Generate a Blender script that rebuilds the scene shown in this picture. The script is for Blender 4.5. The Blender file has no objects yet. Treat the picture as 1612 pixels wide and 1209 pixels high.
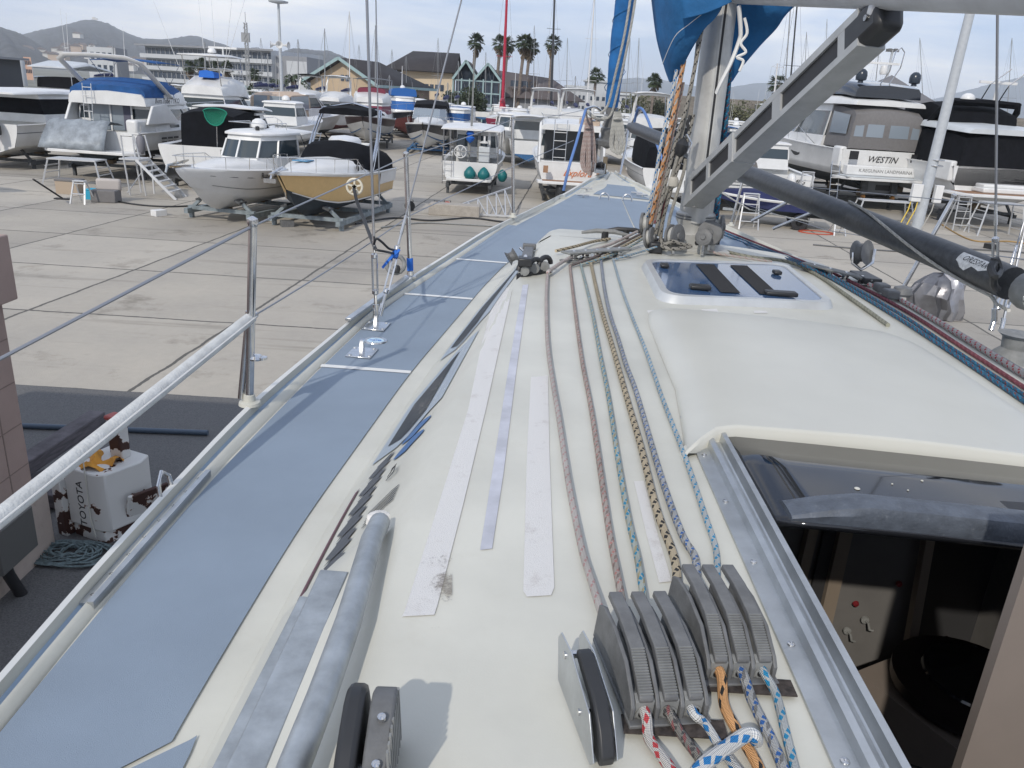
import bpy, math, random
from mathutils import Vector, Matrix
rnd = random.Random(7)
S_ = bpy.context.scene
COL = S_.collection
# ---------------------------------------------------------------- camera
FPX, PITCH, ROLL, EYE = 1240.0, math.radians(20.1), math.radians(3.6), 4.4
CX, CY = 806.0, 604.5
_F = Vector((0, math.cos(PITCH), -math.sin(PITCH)))
_R0 = Vector((1, 0, 0)); _U0 = Vector((0, math.sin(PITCH), math.cos(PITCH)))
_R = _R0*math.cos(ROLL) + _U0*math.sin(ROLL)
_U = -_R0*math.sin(ROLL) + _U0*math.cos(ROLL)
CAMP = Vector((0, 0, EYE))
cd = bpy.data.cameras.new('camera'); cam = bpy.data.objects.new('camera', cd); COL.objects.link(cam)
M4 = Matrix((_R, _U, -_F)).transposed().to_4x4(); M4.translation = CAMP
cam.matrix_world = M4
cd.sensor_fit = 'HORIZONTAL'; cd.sensor_width = 36.0; cd.lens = FPX/1612*36
cd.clip_start = 0.05; cd.clip_end = 30000
S_.camera = cam
# ---------------------------------------------------------------- sky, sun, exposure
SUN_EL, SUN_DIR = math.radians(36), Vector((-0.38, -0.925, 0)).normalized()   # towards the sun, on the ground
w = bpy.data.worlds.new('World'); S_.world = w; w.use_nodes = True
nt = w.node_tree; nt.nodes.clear()
def N(nt, t, **k):
    n = nt.nodes.new(t)
    for a, b in k.items():
        if a in n.inputs: n.inputs[a].default_value = b
        else: setattr(n, a, b)
    return n
def L(nt, a, b): nt.links.new(a, b)
sky = N(nt, 'ShaderNodeTexSky'); sky.sky_type = 'NISHITA'; sky.sun_disc = False
sky.sun_elevation = SUN_EL; sky.sun_rotation = math.atan2(SUN_DIR.x, SUN_DIR.y); sky.dust_density = .5; sky.air_density = 1.25; sky.ozone_density = 2.5
tc = N(nt, 'ShaderNodeTexCoord'); mp = N(nt, 'ShaderNodeMapping'); mp.inputs['Scale'].default_value = (1.0, 1.0, 5.5)
L(nt, tc.outputs['Generated'], mp.inputs['Vector'])
n1 = N(nt, 'ShaderNodeTexNoise'); n1.inputs['Scale'].default_value = 2.3; n1.inputs['Detail'].default_value = 7; n1.inputs['Roughness'].default_value = .52
n1.inputs['Distortion'].default_value = .25
L(nt, mp.outputs[0], n1.inputs['Vector'])
cr = N(nt, 'ShaderNodeValToRGB'); cr.color_ramp.elements[0].position = .42; cr.color_ramp.elements[0].color = (0.70,)*3+(1,)
cr.color_ramp.elements[1].position = .62; cr.color_ramp.elements[1].color = (.95,)*3+(1,)
L(nt, n1.outputs['Fac'], cr.inputs[0])
mx = N(nt, 'ShaderNodeMix'); mx.data_type = 'RGBA'
L(nt, cr.outputs[0], mx.inputs['Factor']); L(nt, sky.outputs[0], mx.inputs[6])
cc = N(nt, 'ShaderNodeValToRGB'); L(nt, n1.outputs['Fac'], cc.inputs[0])
cc.color_ramp.elements[0].position = .42; cc.color_ramp.elements[0].color = (.50,.63,.92,1); cc.color_ramp.elements[1].position = .62; cc.color_ramp.elements[1].color = (1,1,1,1)
sc_ = N(nt, 'ShaderNodeMix'); sc_.data_type = 'RGBA'; sc_.blend_type = 'MULTIPLY'; sc_.inputs['Factor'].default_value = 1
L(nt, cc.outputs[0], sc_.inputs[6]); sc_.inputs[7].default_value = (13.4, 13.4, 13.6, 1); L(nt, sc_.outputs[2], mx.inputs[7])
bg = N(nt, 'ShaderNodeBackground'); bg.inputs['Strength'].default_value = .085
L(nt, mx.outputs[2], bg.inputs['Color'])
wo = N(nt, 'ShaderNodeOutputWorld'); L(nt, bg.outputs[0], wo.inputs[0])
sl = bpy.data.lights.new('sun', 'SUN'); sl.energy = 2.6; sl.angle = math.radians(1.0); sl.color = (1, .93, .83)
so = bpy.data.objects.new('sun', sl); COL.objects.link(so)
sv = (SUN_DIR*math.cos(SUN_EL) + Vector((0, 0, math.sin(SUN_EL))))
so.rotation_euler = sv.to_track_quat('Z', 'Y').to_euler(); so.location = sv*50
vs = S_.view_settings; vs.view_transform = 'Standard'; vs.look = 'None'; vs.gamma = 1; vs.use_curve_mapping = False; vs.exposure = -0.04
S_.cycles.max_bounces = 6; S_.cycles.volume_bounces = 1
# ---------------------------------------------------------------- pixel rays -> places in the world
def ray(x, y): return _F + _R*((x-CX)/FPX) - _U*((y-CY)/FPX)
def PZ(x, y, z=0.0):
    d = ray(x, y); return CAMP + d*((z-EYE)/d.z)
def PY(x, y, dist):
    d = ray(x, y); return CAMP + d*(dist/d.y)
def lerp(a, b, t): return a+(b-a)*t
def tab(T, y):
    if y <= T[0][0]: return T[0][1]
    for (a, b), (c, d) in zip(T, T[1:]):
        if y <= c: return b + (d-b)*(y-a)/(c-a)
    return T[-1][1]
def smooth_tab(T, n=3):
    # densify + smooth a table
    y0, y1 = T[0][0], T[-1][0]; K = 80
    ys = [y0+(y1-y0)*i/K for i in range(K+1)]; v = [tab(T, y) for y in ys]
    for _ in range(n):
        v = [v[0]]+[(v[i-1]+2*v[i]+v[i+1])/4 for i in range(1, K)]+[v[-1]]
    return list(zip(ys, v))
# ---------------------------------------------------------------- materials
MATS = {}
def mat(name, col, rough=.5, metal=0, noise=0, nscale=8, bump=0, bscale=80, col2=None, spec=.5, alpha=1, coat=0, trans=0, dirt=0, dirtcol=(.12,.1,.08), coords='Object', sub=None, stretch=None):
    if name in MATS: return MATS[name]
    m = bpy.data.materials.new(name); m.use_nodes = True; t = m.node_tree; b = t.nodes['Principled BSDF']
    b.inputs['Base Color'].default_value = (*col, 1); b.inputs['Roughness'].default_value = rough; b.inputs['Metallic'].default_value = metal
    b.inputs['Specular IOR Level'].default_value = spec; b.inputs['Alpha'].default_value = alpha; b.inputs['Coat Weight'].default_value = coat
    b.inputs['Transmission Weight'].default_value = trans
    c = N(t, 'ShaderNodeTexCoord'); vec = c.outputs[coords]
    if stretch:
        mp = N(t, 'ShaderNodeMapping'); mp.inputs['Scale'].default_value = stretch; L(t, vec, mp.inputs[0]); vec = mp.outputs[0]
    out = None
    if noise or col2:
        n = N(t, 'ShaderNodeTexNoise'); n.inputs['Scale'].default_value = nscale; n.inputs['Detail'].default_value = 5; n.inputs['Roughness'].default_value = .6
        L(t, vec, n.inputs['Vector'])
        r = N(t, 'ShaderNodeValToRGB'); L(t, n.outputs['Fac'], r.inputs[0])
        c2 = col2 or tuple(x*(1-noise) for x in col); c1 = col if col2 else tuple(min(1, x*(1+noise*.5)) for x in col)
        r.color_ramp.elements[0].position = .35; r.color_ramp.elements[1].position = .65
        r.color_ramp.elements[0].color = (*c2, 1); r.color_ramp.elements[1].color = (*c1, 1); out = r.outputs[0]
    if dirt:
        n = N(t, 'ShaderNodeTexNoise'); n.inputs['Scale'].default_value = nscale*2.3; n.inputs['Detail'].default_value = 9; n.inputs['Roughness'].default_value = .75
        L(t, vec, n.inputs['Vector'])
        r = N(t, 'ShaderNodeValToRGB'); L(t, n.outputs['Fac'], r.inputs[0])
        r.color_ramp.elements[0].position = .56; r.color_ramp.elements[1].position = .74; r.color_ramp.elements[0].color = (0,0,0,1); r.color_ramp.elements[1].color = (dirt,)*3+(1,)
        x = N(t, 'ShaderNodeMix'); x.data_type = 'RGBA'; L(t, r.outputs[0], x.inputs['Factor'])
        if out: L(t, out, x.inputs[6])
        else: x.inputs[6].default_value = (*col, 1)
        x.inputs[7].default_value = (*dirtcol, 1); out = x.outputs[2]
    if out: L(t, out, b.inputs['Base Color'])
    if bump:
        n = N(t, 'ShaderNodeTexNoise'); n.inputs['Scale'].default_value = bscale; n.inputs['Detail'].default_value = 3
        L(t, vec, n.inputs['Vector'])
        bp = N(t, 'ShaderNodeBump'); bp.inputs['Strength'].default_value = bump; bp.inputs['Distance'].default_value = .01
        L(t, n.outputs['Fac'], bp.inputs['Height']); L(t, bp.outputs[0], b.inputs['Normal'])
    MATS[name] = m; return m
def rope_mat(name, base, f1, f2=None, k1=26, k2=9, amount=.35):
    m = bpy.data.materials.new(name); m.use_nodes = True; t = m.node_tree; b = t.nodes['Principled BSDF']; b.inputs['Roughness'].default_value = .85
    uv = N(t, 'ShaderNodeUVMap'); sp = N(t, 'ShaderNodeSeparateXYZ'); L(t, uv.outputs[0], sp.inputs[0])
    def mth(op, a, b_=None):
        n = N(t, 'ShaderNodeMath', operation=op)
        for i, q in enumerate((a, b_)):
            if q is None: continue
            if isinstance(q, (int, float)): n.inputs[i].default_value = q
            else: L(t, q, n.inputs[i])
        return n.outputs[0]
    U, V = sp.outputs[0], sp.outputs[1]
    def wave(ku, kv): return mth('SINE', mth('MULTIPLY', mth('ADD', mth('MULTIPLY', U, ku), mth('MULTIPLY', V, kv)), 2*math.pi))
    a = wave(2, k1); c = wave(-3, k1*2.2)
    fl = mth('MULTIPLY', mth('GREATER_THAN', a, 1-2*amount), mth('GREATER_THAN', c, -.45))
    x = N(t, 'ShaderNodeMix'); x.data_type = 'RGBA'; L(t, fl, x.inputs['Factor']); x.inputs[6].default_value = (*base, 1); x.inputs[7].default_value = (*f1, 1)
    o = x.outputs[2]
    if f2:
        d = mth('MULTIPLY', mth('GREATER_THAN', wave(3, k1*.5+3), .45), mth('GREATER_THAN', wave(2, k1*1.6), -.2))
        y = N(t, 'ShaderNodeMix'); y.data_type = 'RGBA'; L(t, d, y.inputs['Factor']); L(t, o, y.inputs[6]); y.inputs[7].default_value = (*f2, 1); o = y.outputs[2]
    n = N(t, 'ShaderNodeTexNoise'); n.inputs['Scale'].default_value = 14; tcx = N(t, 'ShaderNodeTexCoord'); L(t, tcx.outputs['Object'], n.inputs['Vector'])
    z = N(t, 'ShaderNodeMix'); z.data_type = 'RGBA'; z.blend_type = 'MULTIPLY'; z.inputs['Factor'].default_value = .5
    L(t, o, z.inputs[6]); L(t, n.outputs['Fac'], z.inputs[7]); 
    g = N(t, 'ShaderNodeMix'); g.data_type = 'RGBA'; g.blend_type = 'MULTIPLY'; g.inputs['Factor'].default_value = 1; L(t, z.outputs[2], g.inputs[6]); g.inputs[7].default_value = (1.25, 1.25, 1.25, 1)
    L(t, g.outputs[2], b.inputs['Base Color'])
    h = mth('MULTIPLY', wave(6, 240), wave(-6, 240))
    bp = N(t, 'ShaderNodeBump'); bp.inputs['Strength'].default_value = .8; bp.inputs['Distance'].default_value = .0015
    L(t, h, bp.inputs['Height']); L(t, bp.outputs[0], b.inputs['Normal'])
    return m
# ---------------------------------------------------------------- mesh builder
class MB:
    def __init__(s): s.v = []; s.f = []; s.mi = []; s.uv = {}; s.ms = []
    def m(s, m_):
        if m_ not in s.ms: s.ms.append(m_)
        return s.ms.index(m_)
    def add(s, vs, fs, m_, uvs=None):
        o = len(s.v); k = s.m(m_); s.v += [tuple(v) for v in vs]
        for i, f in enumerate(fs):
            if uvs: s.uv[len(s.f)] = uvs[i]
            s.f.append([j+o for j in f]); s.mi.append(k)
        return s
    def box(s, c, d, m_, R=None, taper=1):
        vs = []
        for z in (-1, 1):
            for x, y in ((-1,-1),(1,-1),(1,1),(-1,1)):
                k = taper if z > 0 else 1
                v = Vector((x*d[0]/2*k, y*d[1]/2*k, z*d[2]/2))
                if R: v = R @ v
                vs.append(v+Vector(c))
        return s.add(vs, [(3,2,1,0),(4,5,6,7),(0,1,5,4),(1,2,6,5),(2,3,7,6),(3,0,4,7)], m_)
    def bar(s, a, b, w_, h_, m_, up=(0,0,1)):
        a, b = Vector(a), Vector(b); d = b-a; z = d.normalized(); u = Vector(up)
        if abs(z.dot(u)) > .98: u = Vector((1,0,0))
        x = z.cross(u).normalized(); y = x.cross(z)
        R = Matrix((x, y, z)).transposed()
        return s.box((a+b)/2, (w_, h_, d.length), m_, R)
    def tube(s, pts, r, m_, n=8, cap=True, sq=None, closed=False):
        P = [Vector(p) for p in pts]; K = len(P); rs = r if isinstance(r, (list, tuple)) else [r]*K
        vs = []; up = None; vlen = [0]
        for i in range(1, K): vlen.append(vlen[-1]+(P[i]-P[i-1]).length)
        for i in range(K):
            if closed: t = (P[(i+1) % K]-P[i-1])
            else: t = (P[min(i+1, K-1)]-P[max(i-1, 0)])
            if t.length < 1e-9: t = Vector((0,0,1))
            t.normalize()
            if up is None: up = Vector((0,0,1)) if abs(t.z) < .9 else Vector((1,0,0))
            x = t.cross(up)
            if x.length < 1e-4: x = t.cross(Vector((0,1,.1)))
            x.normalize(); y = x.cross(t).normalized(); up = y
            for j in range(n):
                a = 2*math.pi*j/n; kx = ky = 1
                if sq: kx, ky = sq
                vs.append(P[i]+x*math.cos(a)*rs[i]*kx+y*math.sin(a)*rs[i]*ky)
        fs, us = [], []
        for i in range(K if closed else K-1):
            i2 = (i+1) % K
            for j in range(n):
                k = (j+1) % n
                fs.append((i*n+j, i*n+k, i2*n+k, i2*n+j)); v0, v1 = vlen[i], vlen[i2] if i2 else vlen[i]+.05
                us.append(((j/n, v0), ((j+1)/n, v0), ((j+1)/n, v1), (j/n, v1)))
        if cap and not closed:
            fs.append(tuple(range(n))[::-1]); us.append([(0, 0)]*n); fs.append(tuple((K-1)*n+j for j in range(n))); us.append([(0, 0)]*n)
        return s.add(vs, fs, m_, us)
    def cyl(s, a, b, r, m_, n=16, r2=None): return s.tube([a, b], [r, r if r2 is None else r2], m_, n)
    def lathe(s, c, prof, m_, n=20, axis=(0,0,1), arc=1):
        ax = Vector(axis).normalized(); x = ax.orthogonal().normalized(); y = ax.cross(x); vs = []
        for r, z in prof:
            for j in range(n):
                a = 2*math.pi*arc*j/n; vs.append(Vector(c)+ax*z+x*r*math.cos(a)+y*r*math.sin(a))
        K = len(prof); fs = [(i*n+j, i*n+(j+1) % n, (i+1)*n+(j+1) % n, (i+1)*n+j) for i in range(K-1) for j in range(n)]
        if prof[0][0] > 1e-6: fs.append(tuple(range(n))[::-1])
        if prof[-1][0] > 1e-6: fs.append(tuple((K-1)*n+j for j in range(n)))
        return s.add(vs, fs, m_)
    def loft(s, rings, m_, closed=False, cap0=False, cap1=False, skip=None, flip=False):
        n = len(rings[0]); vs = [p for r in rings for p in r]; fs = {}
        for i in range(len(rings)-1):
            for j in range(n if closed else n-1):
                k = (j+1) % n
                mm = m_[j % len(m_)] if isinstance(m_, list) else m_
                if mm is None or (skip and skip(i, j)): continue
                q = (i*n+j, i*n+k, (i+1)*n+k, (i+1)*n+j)
                fs.setdefault(mm, []).append(q[::-1] if flip else q)
        o = len(s.v); s.v += [tuple(v) for v in vs]
        mm0 = m_[0] if isinstance(m_, list) else m_
        if cap0: fs.setdefault(mm0, []).append(tuple(range(n))[::-1])
        if cap1: fs.setdefault(mm0, []).append(tuple((len(rings)-1)*n+j for j in range(n)))
        for mm, L_ in fs.items():
            k = s.m(mm)
            for f in L_: s.f.append([a+o for a in f]); s.mi.append(k)
        return s
    def prism(s, poly, h, m_, T=None):
        # poly in local xy, extruded in local z from 0 to h, T is a 4x4 matrix
        T = T or Matrix.Identity(4); n = len(poly)
        vs = [T @ Vector((x, y, 0)) for x, y in poly]+[T @ Vector((x, y, h)) for x, y in poly]
        fs = [tuple(range(n))[::-1], tuple(range(n, 2*n))]+[(i, (i+1) % n, n+(i+1) % n, n+i) for i in range(n)]
        return s.add(vs, fs, m_)
    def obj(s, name, parent=None, bevel=0, ang=40, sub=0, thick=0):
        me = bpy.data.meshes.new(name); me.from_pydata(s.v, [], s.f)
        for q in s.ms: me.materials.append(q)
        me.polygons.foreach_set('material_index', s.mi)
        if s.uv:
            ul = me.uv_layers.new(name='UVMap')
            for p in me.polygons:
                u = s.uv.get(p.index)
                if u:
                    for li, q in zip(p.loop_indices, u): ul.data[li].uv = q
        me.update(); me.shade_smooth(); me.set_sharp_from_angle(angle=math.radians(ang))
        o = bpy.data.objects.new(name, me); COL.objects.link(o)
        if parent:
            o.parent = parent
        if thick:
            q = o.modifiers.new('s', 'SOLIDIFY'); q.thickness = thick; q.offset = 0
        if sub:
            q = o.modifiers.new('u', 'SUBSURF'); q.levels = q.render_levels = sub
        if bevel:
            q = o.modifiers.new('b', 'BEVEL'); q.width = bevel; q.segments = 2; q.limit_method = 'ANGLE'; q.angle_limit = math.radians(40)
        return o
def tag(o, label=None, cat=None, group=None, kind=None):
    if label: o['label'] = label
    if cat: o['category'] = cat
    if group: o['group'] = group
    if kind: o['kind'] = kind
    return o
def empty(name, loc=(0,0,0), rz=0, label=None, cat=None, group=None):
    o = bpy.data.objects.new(name, None); COL.objects.link(o); o.empty_display_size = .2
    o.location = loc; o.rotation_euler = (0, 0, rz); return tag(o, label, cat, group)
def copy_tree(o, parent=None):
    c = o.copy(); COL.objects.link(c)
    if parent: c.parent = parent
    for ch in o.children: copy_tree(ch, c)
    return c
def spline(pts, k=6):
    P = [Vector(p) for p in pts]; out = []
    for i in range(len(P)-1):
        a, b, c, d = P[max(i-1, 0)], P[i], P[i+1], P[min(i+2, len(P)-1)]
        for j in range(k):
            t = j/k; out.append(.5*((2*b)+(c-a)*t+(2*a-5*b+4*c-d)*t*t+(3*b-a-3*c+d)*t**3))
    out.append(P[-1]); return out
FONT_CACHE = {}
def text(txt, T, size, m_, parent=None, name='lettering', depth=.002, shear=0, sx=1):
    cu = bpy.data.curves.new(name, 'FONT'); cu.body = txt; cu.size = size; cu.extrude = depth; cu.align_x = 'CENTER'; cu.align_y = 'CENTER'; cu.shear = shear; cu.resolution_u = 3
    o = bpy.data.objects.new(name, cu); COL.objects.link(o); bpy.context.view_layer.update()
    me = bpy.data.meshes.new_from_object(o); bpy.data.objects.remove(o)
    me.transform(T @ Matrix.Diagonal((sx, 1, 1, 1))); me.materials.append(m_)
    o = bpy.data.objects.new(name, me); COL.objects.link(o)
    if parent: o.parent = parent
    return o
def frame(o, x, y):
    x = Vector(x).normalized(); z = x.cross(Vector(y)).normalized(); y = z.cross(x)
    M = Matrix((x, y, z)).transposed().to_4x4(); M.translation = Vector(o); return M
# palette
WHITE = mat('gelcoat_white', (.72,.72,.69), .32, noise=.05, nscale=1.2)
CREAM = mat('deck_gelcoat', (.545,.54,.48), .42, noise=.09, nscale=3, dirt=.22, dirtcol=(.42,.38,.30), bump=.03, bscale=300)
CREAM2 = mat('hood_gelcoat', (.535,.53,.475), .38, noise=.05, nscale=2.2, dirt=.13, dirtcol=(.45,.38,.28))
NONSLIP = mat('nonslip_blue_grey', (.225,.28,.35), .75, noise=.06, nscale=3, bump=.3, bscale=900)
GROOVE = mat('rail_groove_grey', (.26,.34,.43), .5, noise=.08, nscale=5)
ALU = mat('anodised_aluminium', (.52,.54,.55), .36, .85, noise=.18, nscale=9, bump=.05, bscale=120)
MASTM = mat('mast_aluminium', (.50,.50,.48), .45, .3, noise=.16, nscale=6, dirt=.25, dirtcol=(.2,.2,.18))
STEEL = mat('stainless_steel', (.62,.62,.62), .18, 1, noise=.12, nscale=20)
WIRE = mat('wire_rope', (.30,.31,.33), .4, .8)
BLACKP = mat('black_plastic', (.022,.023,.025), .42, noise=.2, nscale=12)
GREYP = mat('weathered_grey_plastic', (.13,.133,.135), .55, noise=.22, nscale=25, bump=.08, bscale=200)
GREYP2 = mat('pale_grey_plastic', (.21,.215,.21), .6, noise=.2, nscale=25)
GLASSD = mat('dark_acrylic', (.012,.013,.016), .06, spec=.6)
SMOKE = mat('smoked_window', (.008,.010,.014), .35, spec=.15)
GALV = mat('galvanised_steel', (.40,.43,.45), .45, .6, noise=.22, nscale=18, bump=.1, bscale=60)
BLUEC = mat('blue_canvas', (.014,.115,.29), .85, noise=.22, nscale=5, bump=.5, bscale=28)
BLUEC2 = mat('bright_blue_cloth', (.02,.14,.55), .8)
WHITEC = mat('white_cloth', (.7,.7,.68), .9)
ROPEW = rope_mat('rope_white', (.50,.49,.45), (.36,.36,.33), None, 20)
BLACK = mat('black_paint', (.015,.015,.017), .5)
# ---------------------------------------------------------------- the yacht we stand on: surface of deck and coachroof
HEEL = math.tan(math.radians(2.3))
def zd(y): return EYE-1.12+.27*(max(0, y-3)/7.6)**1.5
def itr(q, dz=0, fn=zd):
    z = fn(2)
    for _ in range(60):
        P = PZ(q[0], q[1], z+dz); z = .5*z+.5*(fn(max(-1, min(P.y, 12)))-HEEL*(P.x-.9))
    return P
def ptab(L_, dz=0, ext=True):
    T = sorted([(p.y, p.x) for p in (itr(q, dz) for q in L_)])
    if ext: T = [(-1.0, T[0][1]+.02)]+T
    return smooth_tab(T)
GL = ptab([(0,1054),(130,900),(270,756),(386,633),(452,580),(544,506),(586,472),(660,424),(708,395),(755,365),(888,303),(933,276),(955,268)], .05)
GR = smooth_tab([(-1,2.32),(1,2.40),(3.5,2.44),(4.3,2.44),(5.15,2.42),(6.0,2.22),(6.9,1.97),(7.8,1.74),(9.0,1.46),(10.3,1.16)])
NO = ptab([(0,1157),(145,973),(330,756),(500,583),(593,494),(725,407),(794,360),(873,320)])
NI = ptab([(283,1155),(420,923),(480,825),(626,620),(656,580),(760,457),(799,417),(847,398),(923,385),(988,377)])
def cl(y): return .87+.03*(y-1)
YF = NI[-1][0]                       # front of the coachroof
def bL(y): return tab(NI, y)+.065 if y < YF else cl(y)
BRT = smooth_tab([(-1,1.86),(2.5,1.87),(4.0,1.90),(4.4,1.84),(4.84,1.76),(5.24,1.64),(5.6,1.52),(6.2,1.36),(YF,1.05)])
def bR(y): return tab(BRT, y)
ZR = smooth_tab([(-1,3.645),(3.4,3.645),(4.6,3.63),(5.1,3.575),(5.6,3.50),(6.1,3.42),(6.5,3.37)])
def smin(a, b, k):
    h = max(0, min(1, .5+.5*(b-a)/k)); return b+(a-b)*h-k*h*(1-h)
def S(x, y, roof=True):
    c = cl(y); base = zd(y)-HEEL*(x-.9)+.03*(1-min(1, abs(x-c)/1.8)**2)
    if roof and y < YF+.2:
        a, b = bL(y), bR(y); t = min(x-a, (b-x)*2.7)
        if t > -.02:
            u = (x-(a+b)/2)/max(.1, (b-a)/2)
            top = tab(ZR, y)-HEEL*(x-.9)+.025*(1-u*u)
            side = base+max(0, t)*1.2
            base = max(base, smin(side, top, .05))
    return base
def Q(px, py, dz=0):
    # where the ray through a pixel meets the boat
    d = ray(px, py); t = .5
    for _ in range(900):
        p = CAMP+d*t
        if p.z-dz < S(p.x, p.y): break
        t += .012
    a, b = t-.012, t
    for _ in range(14):
        m_ = (a+b)/2; p = CAMP+d*m_
        if p.z-dz < S(p.x, p.y): b = m_
        else: a = m_
    return CAMP+d*b
YB = 10.42
yacht = empty('sailing_yacht', (0,0,0), 0, 'cream decked sailing yacht we stand on, with blue grey side decks and cluttered mast foot', 'sailing yacht')
# hull, rail and deck: one loft along the boat
ys = [-1+i*.1 for i in range(0, int((YB+1)/.1)+1)]+[YB]
def station(y):
    g, n = tab(GL, y), tab(NO, y); gr = tab(GR, y); c = cl(y)
    if y > 8.0: n = g+ .09
    n = min(n, g+.16); k = min(1, max(.05, (YB-y)/.8))
    n = lerp(min(c, n), n, 1) if y < 9.6 else lerp(g, c, .5)
    z = zd(y); H = lambda x: z-HEEL*(x-.9)
    row = []
    wdt = n-g
    for f, dz in ((-.10,-1.1),(-.02,-.5),(0,-.06),(.01,.040),(.10,.047),(.28,.042),(.34,.018),(.54,.014),(.62,.024),(.8,.02),(1,.002)):
        x = g+(wdt if f > 0 else .4*(1 if y < 9 else .3))*f if f != -.10 else lerp(g, c, .25)
        row.append(Vector((x, y, H(x)+dz)))
    nR = gr-wdt
    inner = []
    K = 8
    for i in range(1, K):
        x = lerp(n, nR, i/K); inner.append(Vector((x, y, S(x, y, False))))
    right = []
    for f, dz in ((1,.002),(.8,.02),(.62,.024),(.54,.014),(.34,.018),(.28,.042),(.10,.047),(.01,.040),(0,-.06),(-.02,-.5),(-.10,-1.1)):
        x = gr-(wdt if f > 0 else .4*(1 if y < 9 else .3))*f if f != -.10 else lerp(gr, c, .25)
        right.append(Vector((x, y, H(x)+dz)))
    return row+inner+right
rings = [station(y) for y in ys]
mm = [WHITE,WHITE,WHITE,WHITE,WHITE,CREAM,GROOVE,GROOVE,CREAM,CREAM]+[CREAM]*8+[CREAM,CREAM,GROOVE,GROOVE,CREAM,CREAM,CREAM,WHITE,WHITE,WHITE]
NCOL = len(rings[0])
def skipdeck(i, j):
    # the deck is open below the coachroof
    if not (10 <= j < NCOL-12): return False
    y = ys[i]; x = (rings[i][j].x+rings[i][j+1].x)/2
    return y < 5.4 and tab(NI, y)+.25 < rings[i][j].x and rings[i][j+1].x < bR(y)-.2
MB().loft(rings, mm, skip=skipdeck, flip=True).obj('hull_and_deck', yacht, ang=50)
# coachroof with the companionway left open
HX0, HX1 = .480, 1.335
def roofrow(y):
    a, b = bL(y), bR(y); r = []
    us = [0,.02,.04,.06,.08,.10,.12,.14,.165,.19,.22,.30]
    xs = [a+u*min(1, (HX0-.03-a)/.31) for u in us] if y < 4.5 else [lerp(a, HX0, i/12) for i in range(12)]
    if y < 4.5:
        while len(xs) > 12: xs.pop()
        while len(xs) < 12: xs.append(lerp(xs[-1], HX0, .4))
        xs = sorted(xs)+[HX0]+[lerp(HX0, HX1, i/6) for i in range(1, 6)]+[HX1]
        xs += [b-(q-a)*((b-HX1)/(HX0-a)) for q in sorted(xs[:12], reverse=True)]
        xs = xs[:19]+sorted(xs[19:])
        xs = [min(x, b) for x in xs]
    else:
        xs = [lerp(a, b, (1-math.cos(math.pi*i/30))/2) for i in range(31)]
    return [Vector((x, y, S(x, y)+.0015)) for x in xs]
rys = [-.9+.05*i for i in range(int((YF+.9)/.05)+1)]
for sgn, sel in (('aft', [y for y in rys if y < 4.45]), ('fwd', [y for y in rys if y > 4.35])):
    pass
aft = [roofrow(y) for y in rys if y < 4.5]
mbr = MB(); hole_y = 1.75
ay = [y for y in rys if y < 4.5]
mbr.loft(aft, CREAM, skip=lambda i, j: 12 <= j < 18 and ay[i] < hole_y, flip=True)
fy = [ay[-1]]+[y for y in rys if y >= 4.5]+[YF+.05]
def fwdrow(y):
    a, b = bL(min(y, YF)), bR(min(y, YF))
    return [Vector((lerp(a, b, (1-math.cos(math.pi*i/40))/2), y, 0)) for i in range(41)]
R2 = []
for y in fy:
    r = fwdrow(y); R2.append([Vector((p.x, y, S(p.x, min(y, YF))+.0015)) for p in r])
mbr.loft(R2, CREAM, flip=True)
mbr.obj('coachroof', yacht, ang=70)
from mathutils.bvhtree import BVHTree
RBVH = BVHTree.FromPolygons(mbr.v, mbr.f)
def SM(x, y):
    h = RBVH.ray_cast(Vector((x, y, 5)), Vector((0, 0, -1)))
    return h[0].z if h[0] else S(x, y)
# non-slip panels laid on the deck
def drape(A, B, n, name='nonslip_panel', m_=NONSLIP, dz=.004, fn=None, parent=yacht):
    fn = fn or S
    A = [Vector(p) for p in A]; B = [Vector(p) for p in B]; rows = []
    for a, b in zip(A, B):
        rows.append([Vector((lerp(a.x, b.x, i/n), lerp(a.y, b.y, i/n), fn(lerp(a.x, b.x, i/n), lerp(a.y, b.y, i/n))+dz)) for i in range(n+1)])
    return MB().loft(rows, m_, flip=True).obj(name, parent, ang=60)
def seg(y0, y1, n=24, nyo=None):
    Y = [lerp(y0, y1, i/n) for i in range(n+1)]
    return [(min(tab(NO, y), tab(GL, y)+.14)+.008, y, 0) for y in Y], [(tab(NI, y), y, 0) for y in Y]
cuts = [(-1, .955), (1.0, 3.21), (3.235, 4.62), (4.65, 5.42), (5.44, YF-.03)]
yl = [Q(500, 577).y, Q(640, 464).y, Q(722, 409).y]
cuts = [(-1, .50), (1.02, yl[0]-.012), (yl[0]+.012, yl[1]-.012), (yl[1]+.012, yl[2]-.012), (yl[2]+.012, YF-.02)]
for i, (a, b) in enumerate(cuts):
    A, B = seg(a, b, 40)
    if i == 0: B = [(p[0]-.02*0, p[1], 0) for p in B]
    if i == 1:   # the aft end is cut slantwise
        A = [(x, y-.30*(1-j/40)**3, 0) for j, (x, y, z) in enumerate(A)]
    drape(A, B, 5)
    if 1 <= i <= 3:
        y0 = b+.012; K9 = [lerp(tab(NO, y0), tab(NI, y0), j/6) for j in range(7)]
        drape([(x, b-.004, 0) for x in K9], [(x, b+.028, 0) for x in K9], 1, 'joint_line', WHITE, .0062)
    A2 = [(2*cl(y)-(x)-(0) if False else tab(GR, y)-(x-tab(GL, y)), y, 0) for x, y, z in A]; B2 = [(min(bR(y)+.06, tab(GR, y)-.2), y, 0) for x, y, z in B]
    drape(B2, A2, 5)
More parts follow.
